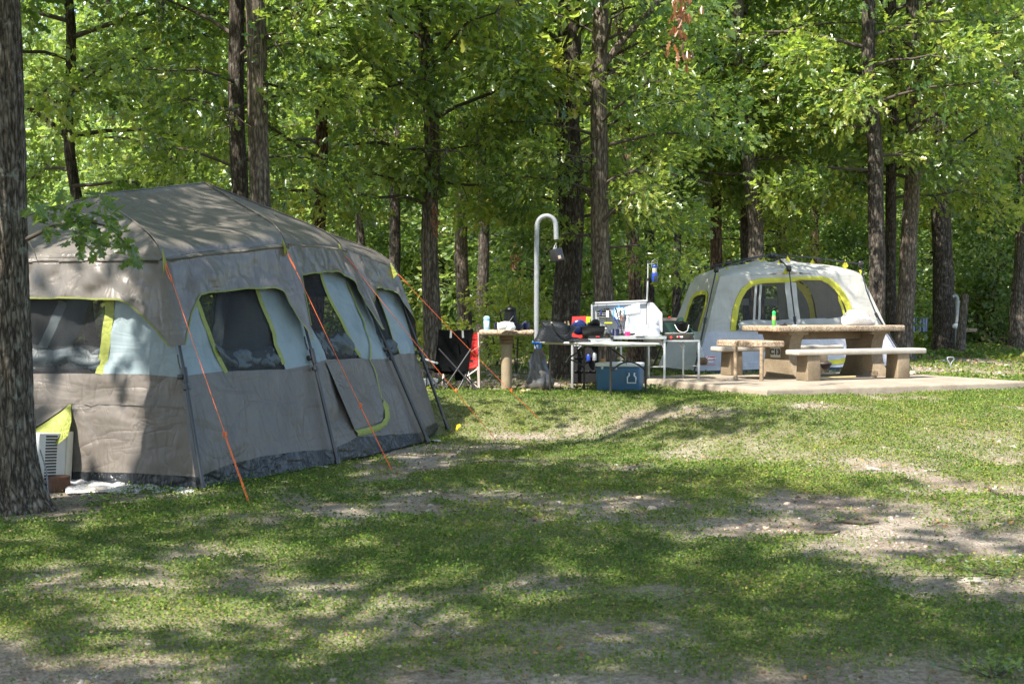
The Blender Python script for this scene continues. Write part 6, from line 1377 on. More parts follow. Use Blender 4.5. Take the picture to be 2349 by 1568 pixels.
# paper towel rolls on a sloping holder
M['paper'] = simple('paper_towel', (.72, .73, .77), .9, bump=.3, bscale=60, var=.03)
def roll(a, b, r_, label, y0_=21.0, y1_=20.95):
    a_, b_ = B(*e_(*a), y0_), B(*e_(*b), y1_); d = unit((b_-a_)[None])[0]; t = thing('paper_roll', label, 'paper towels', (a_+b_)/2-[0, 0, r_], 'paper towel rolls'); mb = MB(); mb.tube([a_, a_+d*.004, b_-d*.004, b_], [r_*.93, r_, r_, r_*.93], 22); mb.build('roll', M['paper'], t); mb = MB(); mb.tube([b_-d*.01, b_+d*.004], r_*.35, 12); mb.build('core', simple('cardboard', (.35, .28, .2), .9), t)
roll((1190, 470), (1640, 315), .038, 'upper paper towel roll, tilted up to the right on the backboard'); roll((1200, 560), (1650, 490), .058, 'lower, fatter paper towel roll on the backboard', 20.98, 20.95)
# utensils in a wire caddy, mug, bottle, tub
zcn = zc+.001
def onC(u, y_): return W(u, 770, y_)*[1, 1, 0]+[0, 0, zcn]
mug(onC(e_(895, 0)[0], 20.8), 'blue enamel mug on the kitchen counter', 2.9, 1.15)
p = onC(e_(1080, 0)[0], 20.85); t = thing('utensil_caddy', 'black wire caddy of cooking utensils on the kitchen counter', 'utensil caddy', p); mb = MB()
for z in (.005, .07, .14, .21, .27): mb.tube([p+[.0, -.05, z], p+[.09, -.05, z], p+[.09, .05, z], p+[-.06, .05, z], p+[-.06, -.05, z], p+[0, -.05, z]], .003, 4)
for x, y_ in ((.09, -.05), (.09, .05), (-.06, .05), (-.06, -.05), (.05, -.05)): mb.tube([p+[x, y_, 0], p+[x, y_, .27 if x > 0 else .14]], .003, 4)
mb.build('wire_cage', M['black_metal'], t); r = np.random.default_rng(7)
for i, (dx, h_, col) in enumerate([(-.10, .42, 'black_p'), (-.05, .36, 'steel'), (.0, .30, 'rust2'), (.03, .33, 'steel'), (-.12, .28, 'royal'), (.06, .26, 'black_p'), (-.02, .38, 'black_p')]):
    if 'rust2' not in M: M['rust2'] = simple('orange_handle', (.55, .14, .06), .5)
    mb = MB(); a_ = p+[r.uniform(-.03, .05), r.uniform(-.03, .03), .01]; b_ = p+[dx, -.02, h_]; mb.tube([a_, a_*.4+b_*.6, b_], [.005, .005, .013], 6); mb.build('utensil', M[col], t)
p = onC(e_(1258, 0)[0], 20.78); t = thing('dish_soap', 'clear squeeze bottle with a little pink soap on the kitchen counter', 'bottle', p); M['clearp'] = simple('clear_plastic', (.7, .74, .78), .12, alpha=.35); M['pinks'] = simple('pink_soap', (.85, .05, .28), .2, trans=.3, var=.05)
mb = MB(); mb.lathe(p, [(.040, .061), (.041, .14), (.036, .20), (.018, .26), (.012, .27)], 16, sy=.7, cap=False); mb.build('bottle_body', M['clearp'], t); mb = MB(); mb.lathe(p, [(.036, 0), (.041, .005), (.040, .06)], 16, sy=.7); mb.build('pink_soap', M['pinks'], t); mb = MB(); mb.lathe(p, [(.014, .268), (.015, .285), (.008, .30)], 12); mb.build('cap', M['white'], t)
p = onC(e_(1890, 0)[0], 20.85); t = thing('dish_tub', 'white plastic dish tub turned upside down on the kitchen counter', 'tub', p); M['tubw'] = simple('white_tub', (.62, .63, .66), .35, trans=.1, var=.02)
mb = MB(); mb.lathe(p, [(.215, .0), (.222, .003), (.215, .008), (.185, .02), (.178, .10), (.165, .135), (.14, .155), (.0, .16)], 30, sy=.75); mb.build('tub_body', M['tubw'], t)
mb = MB(); q = W(1500, 778, 20.95); mb.lathe((q[0], 20.95, zc-.145), [(.11, 0), (.15, .01), (.165, .098)], 24, sy=.8); solo(mb, 'basin', M['tubw'], 'white basin hanging under the right half of the kitchen counter', 'basin')
# boards, plate, bowl and drying pans left of the counter
zl = zc-.039
def L2(x, y, yy_): return W(2150/1.744 + x/13.656, 1230/1.744 + y/13.656, yy_)
M['red_b'] = simple('red_board', (.70, .045, .04), .45, var=.05, trans=.1); M['lime_b'] = simple('lime_board', (.50, .58, .03), .45, var=.05, trans=.2)
def lpoly(name, pts, y_, th, mat, label, cat):
    q = [L2(x, y, y_) for x, y in pts]; mb = MB(); mb.prism(q, (0, th, 0)); return solo(mb, name, mat, label, cat, loc=(q[0][0], y_, min(k_[2] for k_ in q)))
lpoly('cutting_board', [(1090,285),(1120,282),(1500,268),(1527,270),(1512,640),(1490,960),(1090,960),(1070,560)], 20.98, .012, M['red_b'], 'red flexible cutting board standing behind the handbag', 'cutting board')
lpoly('cutting_board', [(1530,275),(1680,280),(1640,480),(1560,700),(1500,960),(1440,960)], 21.05, .010, M['lime_b'], 'lime green cutting board standing beside the red one', 'cutting board')
def disc(x, y, yy_, r_, mat, label, cat, name, tilt=-80, sx=1.0, roll_=0):
    c = L2(x, y, yy_); R_ = Matrix.Rotation(radians(roll_), 3, 'Z')@Matrix.Rotation(radians(tilt), 3, 'X'); mb = MB(); mb.lathe(c, [(.0, -.012), (r_*.6, -.012), (r_*.75, -.004), (r_, .01), (r_, .014), (r_*.74, .002), (r_*.6, -.006), (0, -.006)], 28, R_, cap=False); return solo(mb, name, mat, label, cat, loc=c-[0, 0, r_])
disc(1310, 620, 20.85, .118, M['enamel_b'], 'dark blue enamel plate standing against the red cutting board', 'plate', 'plate')
p = L2(1730, 960, 20.85); p[2] = zl+.001; t = thing('dish_rack', 'black dish pan of drying pots with a red mark, left of the counter', 'dish pan', p); M['black_g'] = simple('black_glossy', (.004, .004, .005), .25, spec=.5)
mb = MB(); mb.box(p+[0, 0, .09], (.36, .26, .17), None, .015, 1.0); 
for i, v_ in enumerate(mb.v): k_ = (v_[2]-p[2])/.18; mb.v[i] = (p[0]+(v_[0]-p[0])*(.82+.2*k_), p[1]+(v_[1]-p[1])*(.85+.15*k_), v_[2])
mb.build('pan_body', M['black_g'], t); mb = MB(); mb.box(p+[0, 0, .178], (.40, .30, .012), None, .005); mb.build('rim', M['black_g'], t)
mb = MB(); mb.box(p+[.07, -.12, .028], (.055, .01, .012), None, .003); mb.build('red_mark', M['red'], t)
disc(1800, 570, 20.85, .105, M['enamel_k'], 'black pan standing on edge in the dish pan', 'pan', 'frying_pan', -70, roll_=35)
disc(1640, 640, 20.88, .085, M['enamel_k'], 'smaller black plate leaning behind the black pan', 'plate', 'plate', -75, roll_=20)
mb = MB(); a_, b_ = L2(1890, 800, 20.8), L2(1970, 900, 20.75); mb.tube([a_, b_], .006, 6); b2_ = None; solo(mb, 'spoon', M['steel'], 'thin steel handle leaning on the black dish pan', 'spoon')
M['stickb'] = simple('brown_stick', (.22, .15, .09), .8, var=.3)
for pts, lb in (((860, 430, 940, 560), 'left of two brown wooden tongs behind the handbag'), ((965, 420, 1020, 560), 'right of two brown wooden tongs behind the handbag')):
    a_, b_ = L2(pts[0], pts[1], 20.6), L2(pts[2]+30, 900, 20.6); mb = MB(); mb.tube([a_, (a_+b_)/2, b_], [.014, .011, .01], 7); solo(mb, 'wooden_tongs', M['stickb'], lb, 'tongs')
# cloth spread beside the bag and charger on the lower counter
p = W(1330, 783, 19.45)*[1, 1, 0]+[0, 0, ztop]; t_ = MB(); t_.lathe(p, [(.16, 0), (.15, .03), (.10, .045), (0, .05)], 24, sy=.5); solo(t_, 'cap', M['cloth_k'], 'flat dark cap lying on the folding table beside the handbag', 'cap')
mb = MB(); a_ = cc+dL*.06+dW*-.33+[0, 0, ztop]
mb.tube([a_+dW*.6, a_*1.0, a_-dW*.055+[0, 0, -.005], a_-dW*.05+[0, 0, -.06], a_+[0, 0, -.06]], .004, 5); solo(mb, 'table_clip', M['steel'], 'thin wire clip over the edge of the folding table', 'clip')
# fabric organiser under the folding table
M['sheer'] = simple('black_fabric', (.006, .006, .007), .9, bump=.3, bscale=80)
a_ = W(1316, 875, 20.9); b_ = W(1369, 875, 20.9); zo = .44; t = thing('pantry_organizer', 'black hanging cloth pantry under the left end of the camp kitchen', 'organizer', ((a_[0]+b_[0])/2, 20.95, zo))
mb = MB(); mb.box(((a_[0]+b_[0])/2, 20.98, (zo+1.02)/2+.0), (b_[0]-a_[0]+.04, .32, .60), None, .02); mb.build('cloth_case', M['sheer'], t)
for z in (.62, .82): mb = MB(); mb.box(((a_[0]+b_[0])/2, 20.81, z), (b_[0]-a_[0], .01, .02), None, .003); mb.build('shelf_band', M['cloth_k'], t)
mb = MB(); q = W(1325, 791, 20.78); mb.box(q, (.10, .006, .03), rotz(.1)); mb.build('label', M['white'], t)
for u, v, c_, h_ in ((1371-7, 808, 'steel', .12), (1356-6, 812, 'royal', .10)): q = W(u, v, 20.77); mb = MB(); mb.lathe(q-[0, 0, h_], [(.03, 0), (.032, .01), (.03, h_*.8), (.015, h_)], 12); mb.build('bottle', M[c_], t)
# blue cooler
M['cool_b'] = simple('cooler_blue', (.035, .115, .215), .42, var=.06, bump=.15, bscale=150); M['cool_w'] = simple('cooler_white', (.68, .70, .70), .4, var=.03)
u0, u1, u2 = 1370, 1434, 1476; pm = W(1437, 903, 19.55); pl_ = W(1371, 901, 19.95); pr_ = W(1477, 900, 19.72)
zc0 = .36
for p in (pm, pl_, pr_): p[2] = zc0
t = thing('cooler', 'blue cooler with a white lid on the ground under the folding table', 'cooler', ((pl_+pr_)/2)*[1, 1, 0]+[0, 0, zc0])
dA = (pl_-pm); dB = unit(np.cross(dA, [0, 0, 1])[None])[0]; dB = dB if dB[0] > 0 else -dB; lA = np.linalg.norm(dA); angC = math.atan2(-dA[1], -dA[0]); wid = .40
cen = pm + dA/2 + dB*wid/2
# long face is seen at the left, handle end at the right
cen = (pl_+pr_)/2*[1, 1, 0] + np.array([0, .12, 0]); angC = radians(-16); Rc = rotz(angC); Lx, Wy = .64, .36
mb = MB(); mb.box(cen+[0, 0, zc0+.185], (Lx, Wy, .37), Rc, .03, 1.0)
mb.v = [tuple(np.array(cen)+ (np.array(v_)-np.array(cen))*np.array([.95+.05*(v_[2]-zc0)/.37, .95+.05*(v_[2]-zc0)/.37, 1])) for v_ in mb.v]; mb.build('tub', M['cool_b'], t)
mb = MB(); mb.box(cen+[0, 0, zc0+.395], (Lx+.012, Wy+.012, .055), Rc, .018); mb.build('lid', M['cool_w'], t)
def cl(x, y, z): return cen + np.array(Rc@Vector((x, y, 0))) + [0, 0, zc0+z]
for x in (-.22, -.02): mb = MB(); mb.box(cl(x, -Wy/2-.008, .355), (.035, .02, .055), Rc, .006); mb.build('latch', M['alu'], t)
mb = MB(); mb.box(cl(.21, -Wy/2+.004, .24), (.185, .016, .17), Rc, .012); mb.build('handle_recess', M['cool_b'], t)
mb = MB(); mb.tube([cl(.17, -Wy/2-.02, .285), cl(.175, -Wy/2-.03, .25), cl(.15, -Wy/2-.035, .225), cl(.15, -Wy/2-.035, .145), cl(.27, -Wy/2-.035, .145), cl(.27, -Wy/2-.035, .225), cl(.245, -Wy/2-.03, .25), cl(.25, -Wy/2-.02, .285)], .011, 8); mb.build('handle', M['cool_w'], t)
# little orange and yellow toy flower beside the cooler
p = W(1391, 831, 19.9); M['flo'] = simple('orange_yellow', (.85, .45, .03), .5, var=.3, vscale=40); mb = MB()
p = cl(-.25, 0, .425)
for a_ in np.linspace(0, 5.2, 6): mb.lathe(p+[.022*cos(a_), 0, .022+.022*sin(a_)], [(0, -.008), (.013, 0), (0, .008)], 8)
mb.lathe(p+[0, 0, .022], [(0, -.012), (.012, 0), (0, .012)], 8); solo(mb, 'flower', M['flo'], 'tiny orange and yellow flower lying on the cooler lid', 'flower', loc=p)
# stove stand with the green stove
sk = thing('stove_stand', 'low aluminium stand carrying the green camp stove, right of the kitchen', 'stand', W(1560, 868, 21)*[1, 1, 0]+[0, 0, .5])
zs = 1.6 - 79.5/F*20.8; a_ = W(1524, 779, 20.7); b_ = W(1606, 779, 20.7); mb = MB(); mb.prism([(a_[0], 20.7, zs), (b_[0], 20.7, zs), (b_[0], 21.15, zs), (a_[0], 21.15, zs)], (0, 0, -.022)); mb.build('shelf', M['alu'], sk)
for u, y_ in ((1569.5, 21.1), (1605, 20.72), (1606, 21.12)): q = W(u, 800, y_); mb = MB(); mb.box((q[0]-.015, y_, (.5+zs-.02)/2), (.028, .028, zs-.52), None, .003); mb.build('leg', M['alu'], sk)
mb = MB(); mb.tube([W(1572, 839, 21.1), W(1605, 839, 20.75)], .009, 5); mb.build('leg_rail', M['alu'], sk); mb = MB(); mb.tube([W(1553, 783, 20.75), W(1568, 800, 20.9)], .007, 5); mb.build('leg_stay', M['alu'], sk)
s3 = lambda x, y, yy_: W(2620/1.744 + x/17.07, 1230/1.744 + y/17.07, yy_)
M['stove_g'] = simple('stove_green', (.010, .040, .030), .35, var=.1, spec=.6); M['stove_d'] = simple('stove_dark', (.03, .027, .02), .45, .2, var=.25)
t = thing('camp_stove', 'open green two-burner camp stove with a black pot, right of the kitchen', 'stove', (s3(950, 1250, 20.85)[0], 20.9, zs+.001))
f0, f1 = s3(385, 1270, 20.74), s3(1500, 1270, 20.74); w_ = f1[0]-f0[0]; cxs = (f0[0]+f1[0])/2; mb = MB(); mb.box((cxs, 20.92, zs+.052), (w_, .36, .09), None, .01); mb.build('stove_body', M['stove_d'], t)
mb = MB(); mb.box((cxs+.01, 20.92, zs+.101), (w_-.02, .35, .008), None, .002); 
for k_ in range(9): mb.tube([(cxs-w_*.45+w_*.9*k_/8, 20.75, zs+.109), (cxs-w_*.45+w_*.9*k_/8, 21.08, zs+.109)], .003, 5)
mb.build('grate', M['steel'], t)
mb = MB(); lid = [s3(x, y, 21.1) for x, y in [(318,380),(1090,378),(1125,420),(1140,560),(1140,1100),(318,1100)]]; mb.prism(lid, (0, .02, 0)); mb.build('lid', M['stove_g'], t)
mb = MB(); mb.prism([s3(x, y, 21.085) for x, y in [(320,400),(900,400),(830,515),(320,515)]], (0, .008, 0)); mb.build('lid_plate', simple('brown_plate', (.17, .13, .115), .5, .3), t)
mb = MB(); mb.prism([s3(1135, 560, 21.08), s3(1300, 740, 21.0), s3(1505, 950, 20.82), s3(1520, 1090, 20.76), s3(1135, 1090, 21.08)], (.012, 0, 0)); mb.build('wind_guard', M['stove_g'], t)
mb = MB(); p = s3(980, 1050, 20.82); mb.lathe((p[0]+.08*0+.03, 20.86, zs+.112), [(.075, 0), (.08, .01), (.098, .13), (.10, .135)], 22); po = mb.build('pot', M['enamel_k'], t); mb = MB(); q = np.array([p[0]+.03, 20.86, zs+.112]); mb.lathe(q+[0, 0, .135], [(.10, 0), (.09, .015), (.03, .03), (.012, .035), (.016, .05), (0, .055)], 20); mb.build('pot_lid', M['enamel_k'], po)
mb = MB(); mb.tube([q+[-.105, -.02, .115], q+[-.085, -.10, .06], q+[-.06, -.115, .025], q+[-.01, -.12, .002], q+[.03, -.12, .002], q+[.075, -.11, .03], q+[.105, -.02, .115]], .0055, 6); mb.build('bail', M['cream_metal'], po)
mb = MB(); q = s3(632, 1175, 20.73); mb.lathe(q, [(.021, 0), (.022, .008), (.015, .014)], 14, Matrix.Rotation(radians(90), 3, 'X')); mb.build('knob', M['red'], t)
mb = MB(); mb.box(s3(575, 385, 21.09), (.03, .02, .028), None, .006); mb.build('lid_catch', M['red'], t); mb = MB(); mb.box(s3(980, 1143, 20.735), (.09, .004, .02)); mb.build('maker_plate', M['white'], t); mb = MB(); mb.box(s3(935, 1143, 20.732), (.04, .004, .018)); mb.build('maker_mark', M['red'], t)
mb = MB(); q = s3(1470, 1195, 20.73); mb.lathe(q, [(.022, 0), (.022, .02)], 12, Matrix.Rotation(radians(90), 3, 'X')); mb.build('fuel_port', M['black_p'], t)
# lantern on its side hanging from the tent pole
p = W(1607, 810, 23.8); t = thing('pole_lantern', 'dark lantern hung against the front left pole of the cream tent', 'lantern', p-[0, 0, .2]); mb = MB(); mb.lathe(p-[-.04, 0, .2], [(.05, 0), (.075, .02), (.08, .10), (.05, .13)], 16, sy=.8); mb.build('base', M['brown_p'], t); mb = MB(); mb.tube([p+[-.02, 0, .12], p+[.0, 0, .02], p+[.02, 0, -.07]], [.03, .045, .04], 10); mb.build('globe', M['clearp'], t); mb = MB(); mb.tube([p+[-.03, 0, .12], p+[-.07, 0, 0], p+[-.02, 0, -.17]], .005, 5); mb.build('bail', M['black_metal'], t)

# ------------------------------------------------------------------ camp chairs
M['chair_k'] = fabric('black_canvas', (.005, .0055, .0065), .85, .2, 0, 2, spec=.06); M['chair_r'] = fabric('red_canvas', (.72, .055, .05), .6, .6, .3, 5); M['rod_k'] = simple('dark_rod', (.05, .05, .055), .35, .5); M['rod_w'] = simple('pale_rod', (.50, .42, .38), .4, .3)
f5 = lambda x, y, yy_: W(1650/1.744 + x/5.471, 1150/1.744 + y/5.471, yy_)
def chair(name, label, back, yb_, yf_, cl_m, rod, seat_px, feet, xs_, arms=True):
    c = sum(f5(x, y, yy_) for x, y, yy_ in feet)/len(feet); c[2] = zg; t = thing('camp_chair', label, 'camp chair', c)
    n_ = len(back); q = [f5(x, y, yy_) for x, y, yy_ in back]; g = np.array([[ (q[0]*(1-a_)+q[1]*a_)*(1-b_) + (q[3]*(1-a_)+q[2]*a_)*b_ + np.array([0, .05*sin(pi*a_)*sin(pi*(b_*.9+.05)), -.02*sin(pi*a_)*(1-b_)]) + np.array([0, .012*(vnoise(a_*7, b_*5, 3)-.5), 0]) for a_ in np.linspace(0, 1, 14)] for b_ in np.linspace(0, 1, 16)])
    mb = MB(); mb.grid(g); mb.grid(g+np.array([0, .012, 0])); mb.build('backrest', cl_m, t)
    s_ = [f5(x, y, yy_) for x, y, yy_ in seat_px]; g2 = np.array([[(s_[0]*(1-a_)+s_[1]*a_)*(1-b_)+(s_[3]*(1-a_)+s_[2]*a_)*b_ - np.array([0, 0, .05*sin(pi*a_)*sin(pi*b_)**.5]) for a_ in np.linspace(0, 1, 10)] for b_ in np.linspace(0, 1, 8)]); mb = MB(); mb.grid(g2); mb.grid(g2-np.array([0, 0, .012])); mb.build('seat', cl_m, t)
    for (x0, y0_, ya, x1, y1_, yb2) in xs_: mb = MB(); a_, b_ = f5(x0, y0_, ya), f5(x1, y1_, yb2); b_[2] = max(b_[2], zg+.01) if y1_ > 1200 else b_[2]; mb.tube([a_, b_], .0115, 8); mb.build('leg', rod, t)
    return t, q, s_
tk, q, s_ = chair('camp_chair', 'black folding camp chair seen from behind at the back corner of the grey tent', [(335,525,19.9),(765,520,19.9),(700,1075,20.0),(270,1070,20.0)], 0, 0, M['chair_k'], M['rod_k'], [(275,1040,19.98),(690,1065,19.98),(560,1010,20.45),(180,1010,20.45)], [(370,1360,19.7),(825,1365,19.7)],
    [(330,765,19.86,820,1360,19.72),(735,770,19.86,375,1355,19.72),(690,1060,19.9,560,1365,19.75),(185,1050,20.4,365,1370,19.75),(130,1010,20.45,365,1370,19.8),(275,1100,20.0,575,1300,20.1),(480,1085,20.4,215,1310,20.5),(650,1075,20.3,830,1340,19.9)])
mb = MB(); mb.tube([f5(95, 890, 20.5), f5(180, 905, 20.35), f5(270, 940, 20.1), f5(310, 945, 19.95)], .017, 8); mb.build('armrest', M['steel'], tk); mb = MB(); mb.tube([f5(735, 920, 20.0), f5(755, 930, 20.2)], .018, 6); mb.build('armrest', M['rod_k'], tk); mb = MB(); mb.tube([f5(100, 1000, 20.55), f5(180, 1040, 20.5), f5(180, 1300, 20.5)], .010, 6); mb.build('leg', M['rod_k'], tk)
for x in (485, 630): mb = MB(); mb.grid(np.array([[f5(x-12, 540, 19.87), f5(x+12, 540, 19.87)], [f5(x-16+ (8 if x > 500 else -2), 630, 19.865), f5(x+10+(8 if x > 500 else -2), 630, 19.865)]])); mb.build('strap', simple('grey_strap', (.16, .17, .17), .7), tk)
mb = MB(); mb.box(f5(590, 1110, 20.1), (.13, .1, .13), rotz(.2), .03); mb.build('hanging_pocket', M['chair_k'], tk)
tr_, q, s_ = chair('camp_chair', 'red camp chair half hidden behind the black one', [(700,560,20.55),(830,555,20.6),(835,1000,20.6),(700,1015,20.55)], 0, 0, M['chair_r'], M['rod_w'], [(700,1010,20.6),(848,960,20.6),(700,940,21.0),(560,970,21.0)], [(845,1320,20.5),(470,1330,20.5)],
    [(828,560,20.58,842,1330,20.5),(820,990,20.6,830,1320,20.55),(845,1000,20.6,470,1335,20.5),(560,1050,21,835,1325,20.5),(380,1060,21,440,1330,20.6),(390,1080,21,370,1320,20.9),(700,1050,20.6,745,1310,20.5)])
mb = MB(); mb.tube([f5(845, 738, 20.5), f5(735, 805, 20.6)], .010, 6); mb.build('back_bar', simple('pink_bar', (.75, .30, .27), .5), tr_)
mb = MB(); p = f5(225, 1225, 20.9); p[2] = zg; mb.box(p+[0, 0, .07], (.20, .16, .13), rotz(.3), .01); solo(mb, 'cardboard_box', M['white'], 'small white carton on the ground behind the black camp chair', 'box')
# yellow peg flag by the far tent pole
M['yel_p'] = simple('yellow_plastic', (.85, .55, .02), .4, var=.05); p = G(1049, 990); p[2] = float(gz(p[0], p[1])); mb = MB(); mb.prism([p+[-.03, 0, 0], p+[-.005, 0, .09], p+[.035, 0, .10], p+[.045, 0, .075], p+[.01, 0, .05], p+[.0, 0, 0]], (0, .012, 0)); solo(mb, 'tent_peg', M['yel_p'], 'yellow plastic tent peg in the grass by the far corner of the grey tent', 'peg', loc=p)

# ------------------------------------------------------------------ things farther right and behind
# sapling between stand and thick oak
def sapling(x, y, h_, seed, label, mats, n=26, leaf=.12, name='sapling', spread=.8):
    base = np.array([x, y, float(gz0(x, y))-.02]); t = thing(name, label, 'sapling' if name == 'sapling' else 'bush', base); r = np.random.default_rng(seed); cen, rad, out, tubes = [], [], [], []
    for s_ in range(3):
        a_ = r.uniform(0, 6.28); tp_ = np.array([cos(a_)*.25*h_*.5, sin(a_)*.2*h_*.5, h_*r.uniform(.75, 1)]); tubes.append(tube_np([np.zeros(3), tp_*.5+[0, 0, .05], tp_], [.014, .01, .004], 5))
        for k_ in range(n//3):
            f = r.uniform(.12, 1); b_ = tp_*f; az = r.uniform(0, 6.28); L_ = spread*r.uniform(.3, 1)*(1.15-f*.7); c_ = b_+np.array([cos(az)*L_, sin(az)*L_, r.uniform(.0, .15)]); tubes.append(tube_np([b_, c_], [.005, .003], 3)); cen.append(c_); rad.append(.20); out.append([cos(az), sin(az), 0])
    pk = spray_leaves(r, np.array(cen), np.array(rad), 16, leaf, r.uniform(.4, 1, len(cen)), np.array(out, float), .4, 1)
    o = link(wood_join(pk, tubes, mats, 'foliage'), 'foliage', t); return t
sapling(W(1185, 860, 24.5)[0], 24.5, 1.75, 5, 'bright yellow-green oak sapling behind the concrete stand', LW, 46)
sapling(W(1140, 860, 27)[0], 27.5, 1.9, 6, 'pale green sapling left of and behind the concrete stand', LW, 40, spread=1.0)
sapling(W(1222, 860, 27)[0], 26.5, 1.3, 8, 'low sapling between the hooked post and the thick dark oak', LW, 36, spread=.9)
sapling(W(930, 860, 28)[0], 28.5, 1.3, 9, 'low leafy bush behind the far corner of the grey tent', LW, 36, spread=1.0, name='bush')
# shelter roof seen between the trunks
M['shel'] = simple('shelter_fascia', (.50, .46, .38), .7, var=.1); M['shel_r'] = simple('shelter_roof', (.62, .62, .58), .6, var=.1)
y_ = 52; t = thing('picnic_shelter', 'distant open shelter with a pale low-pitched roof beyond the oak pair', 'shelter', W(2065, 770, y_)*[1, 1, 0]+[0, 0, .3]); mb = MB(); a_, b_, c_ = W(2012, 668, y_), W(2032, 666, y_), W(2117, 694, y_); a0, c0 = W(2012, 676, y_), W(2117, 702, y_)
mb.prism([a_, b_, c_, c0, W(2032, 676, y_), a0], (.6, 5.5, 0)); mb.build('roof', M['shel_r'], t)
mb = MB(); mb.prism([W(2026, 680, y_+.2), W(2045, 681, y_+.2), W(2045, 700, y_+.2), W(2026, 698, y_+.2)], (.3, 4.6, 0)); mb.build('gable_wall', M['shel'], t)
for u, dy in ((2016, .3), (2090, .3), (2016, 5.2), (2090, 5.2)): p = W(u, 700, y_+dy); mb = MB(); mb.tube([(p[0], p[1], .2), (p[0], p[1], 1.95)], .07, 8); mb.build('post', M['shel'], t)
# clothes line with two striped towels
y_ = 40.0
def stripes(name):
    m = bpy.data.materials.new(name); nt, out = nodes(m); L = nt.links.new; p = N(nt, 'ShaderNodeBsdfPrincipled', i_Roughness=.95); tc = N(nt, 'ShaderNodeTexCoord'); wv = N(nt, 'ShaderNodeTexWave', i_Scale=3.6, i_Distortion=.2, i_Detail=1.0); L(tc.outputs['Object'], wv.inputs['Vector'])
    r_ = ramp(nt, [(.0, (.045, .05, .13)), (.18, (.07, .08, .18)), (.3, (.30, .34, .50)), (.8, (.36, .40, .55)), (1, (.33, .30, .45))]); L(wv.outputs[0], r_.inputs[0]); L(r_.outputs[0], p.inputs['Base Color']); L(p.outputs[0], out.inputs[0]); return m
M['towel'] = stripes('striped_towel')
ln0, ln1 = W(2055, 726, y_), W(2180, 726, y_); mb = MB(); mb.tube([ln0, (ln0+ln1)/2-[0, 0, .03], ln1], .006, 5); solo(mb, 'clothes_line', M['steel'], 'thin washing line strung between the oak pair and the stout oak', 'line', loc=ln0)
for a_, b_, lb in ((2086, 2103, 'striped towel partly hidden by the oak pair on the washing line'), (2108, 2129, 'blue and grey striped towel hanging in full view on the washing line')):
    P = np.array([[W(a_*(1-f)+b_*f + g_*1.2*(.5-f), 727+g_*33, y_) + [0, .03*sin(f*9)*g_, 0] for g_ in np.linspace(0, 1, 8)] for f in np.linspace(0, 1, 12)]); mb = MB(); mb.grid(P); mb.grid(P+np.array([0, .025, 0])); solo(mb, 'towel', M['towel'], lb, 'towel', loc=ln0*0+W(a_, 760, y_), group='striped towels on the washing line')
# far hooked post with a white cap, stub post
y_ = 36; p = W(2195, 808, y_); p[2] = .3; t = thing('lantern_post', 'distant galvanised hooked post with a white lump on it, beside the stout oak', 'pole', p); mb = MB(); mb.tube([p, W(2195, 740, y_), W(2196.5, 690, y_), W(2195, 681, y_), W(2190, 678, y_), W(2185, 681, y_)], .048, 9); mb.build('bent_tube', M['steel'], t)
mb = MB(); q = W(2193.5, 748, y_-.08); mb.lathe(q-[0, 0, .06], [(.05, 0), (.10, .03), (.10, .09), (.05, .12)], 12); mb.build('white_cap', M['white'], t)
base = W(2202, 812, 34.5); base[2] = .32; t = thing('tree_stump', 'short cut trunk standing in front of the distant hooked post', 'stump', base); mbx, ax = trunk_mesh(base, base+np.array([.12, 0, 2]), .115, .09, 1.55, 77, .4, .02, rings=16); tp_ = ax(1.55); mbx.lathe((tp_[0], tp_[1], 1.55), [(.095, 0), (0, .02)], 14); mbx.build('trunk', M['bark'], t, org=(0, 0, 0))
y_ = 38; p = W(2215, 800, y_); p[2] = .32; t = thing('utility_stand', 'distant tan stand top peeping out behind the cut trunk', 'stand', p); q = W(2208, 757, y_); mb = MB(); mb.box(q, (.66, .5, .10), None, .03); mb.build('stand_top', M['agg'], t); mb = MB(); mb.tube([q*[1, 1, 0]+[0, 0, .3], q-[0, 0, .04]], .06, 10); mb.build('post', M['cast'], t)
mb = MB(); a_, b_ = W(2205, 743, 43), W(2256, 727, 42.8); mb.tube([a_, b_], .035, 7); 
t = thing('fallen_pole', 'thin pale branch wedged between the cut trunk and the V-shaped oaks', 'branch', a_); mb.build('stick', M['twig'], t)
# far grill by the V oaks
y_ = 42; p = W(2262, 790, y_); p[2] = .35; t = thing('fire_ring', 'low rusty fire grate at the foot of the V-shaped oaks', 'fire grate', p); mb = MB(); mb.box(p+[.1, 0, .27], (.75, .5, .04), None, .01); mb.build('grate', M['rust'], t); mb = MB(); mb.box(p+[.1, 0, .12], (.7, .5, .2), None, .02); mb.build('fire_box', M['stump'], t)
for dx in (-.2, .4): mb = MB(); mb.tube([p+[dx, -.2, 0], p+[dx+.12, -.2, .42]], .03, 6); mb.build('leg', M['rust'], t)
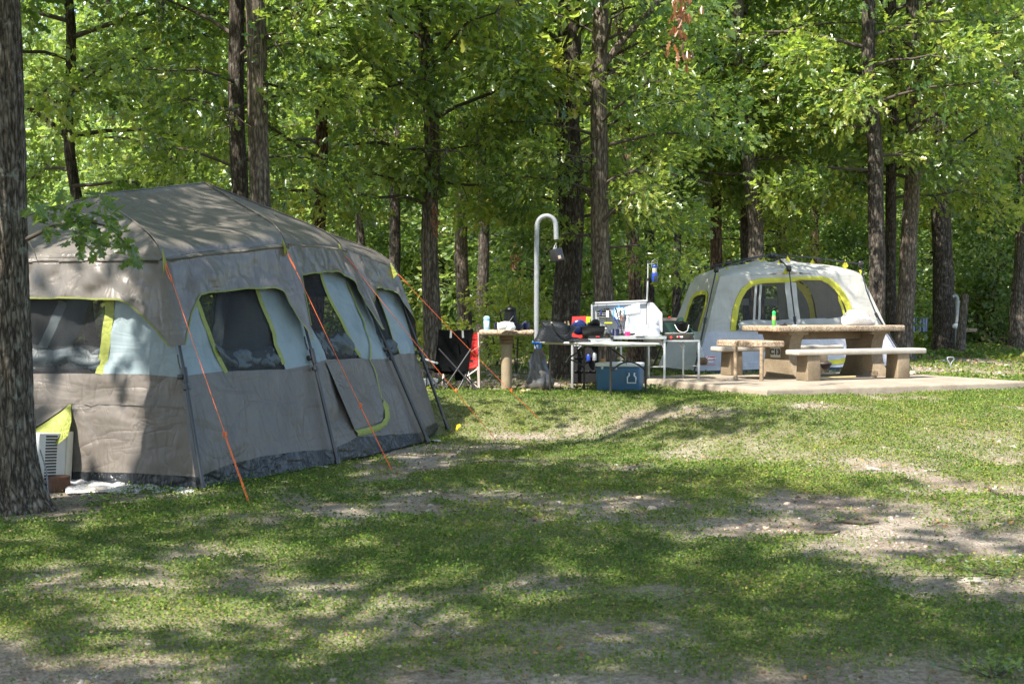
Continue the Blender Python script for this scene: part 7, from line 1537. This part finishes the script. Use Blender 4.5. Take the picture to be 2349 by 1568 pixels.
# wire stake on the grass right of the slab
y_ = 27.5; p = G(2181, 846); p[2] = float(gz(p[0], p[1])); y_ = p[1]; t = MB(); S_ = lambda u, v: W(u, v, y_)
t.tube([S_(2181, 849), S_(2180, 838), S_(2178, 832), S_(2173, 824), S_(2173.5, 820), S_(2178, 819), S_(2187, 819.5), S_(2189, 823), S_(2183, 831), S_(2180.5, 838)], .012, 6); t.tube([S_(2177, 838), S_(2182, 840), S_(2188, 842)], .01, 5)
solo(t, 'wire_stake', M['steel'], 'bent wire stake standing in the ground right of the concrete bench', 'stake', loc=p)
# big-leaf weeds and low plants on the lawn
def weed(u, v, h_, n_, label, seed, sp=.12):
    r = np.random.default_rng(seed); p = G(u, v); p[2] = float(gz(p[0], p[1])); C = r.normal(size=(n_, 3))*[sp, sp, 0] + np.array([0, 0, 1])*r.uniform(.01, h_, (n_, 1)); d = unit(np.concatenate([r.normal(size=(n_, 2)), r.uniform(.1, .6, (n_, 1))], 1)); up = unit(np.array([0, 0, 1.0])+r.normal(size=(n_, 3))*.4); nr = unit(up-(up*d).sum(1, keepdims=True)*d)
    pk = leaf_arrays(C, d, nr, r.uniform(.025, .05, n_), r.uniform(.1, .8, n_), 1); st = [tube_np([np.zeros(3), c_*.5, c_], .0018, 3) for c_ in C[::6]]; o = link(wood_join(pk, st, LM, 'weed'), 'weed', None, p); tag(o, label, 'weed')
for i, (u, v, h_, n_, sp, l) in enumerate([(1560,1090,.10,110,.16,'leafy weeds in the dark shade strip, right of centre'),(2290,1320,.09,240,.22,'dense low weeds at the right edge of the lawn'),(880,1125,.08,90,.14,'green weed clump below the second orange rope'),(1640,1098,.09,60,.12,'small leafy weeds beside the bare patch'),(1420,1120,.07,60,.12,'low weeds right of the brownish stone'),(510,1112,.09,120,.16,'weeds growing against the grey tent between the first two poles'),(2280,1560,.09,110,.1,'dark green weeds in the lower right corner'),(1930,1195,.08,60,.14,'weeds on the shaded bare ground near the broken stick'),(230,1150,.08,80,.14,'light green weeds beside the foot of the near oak'),(1480,1395,.06,70,.1,'weeds around the pale mound')]):
    weed(u, v, h_, n_, l, 500+i, sp)
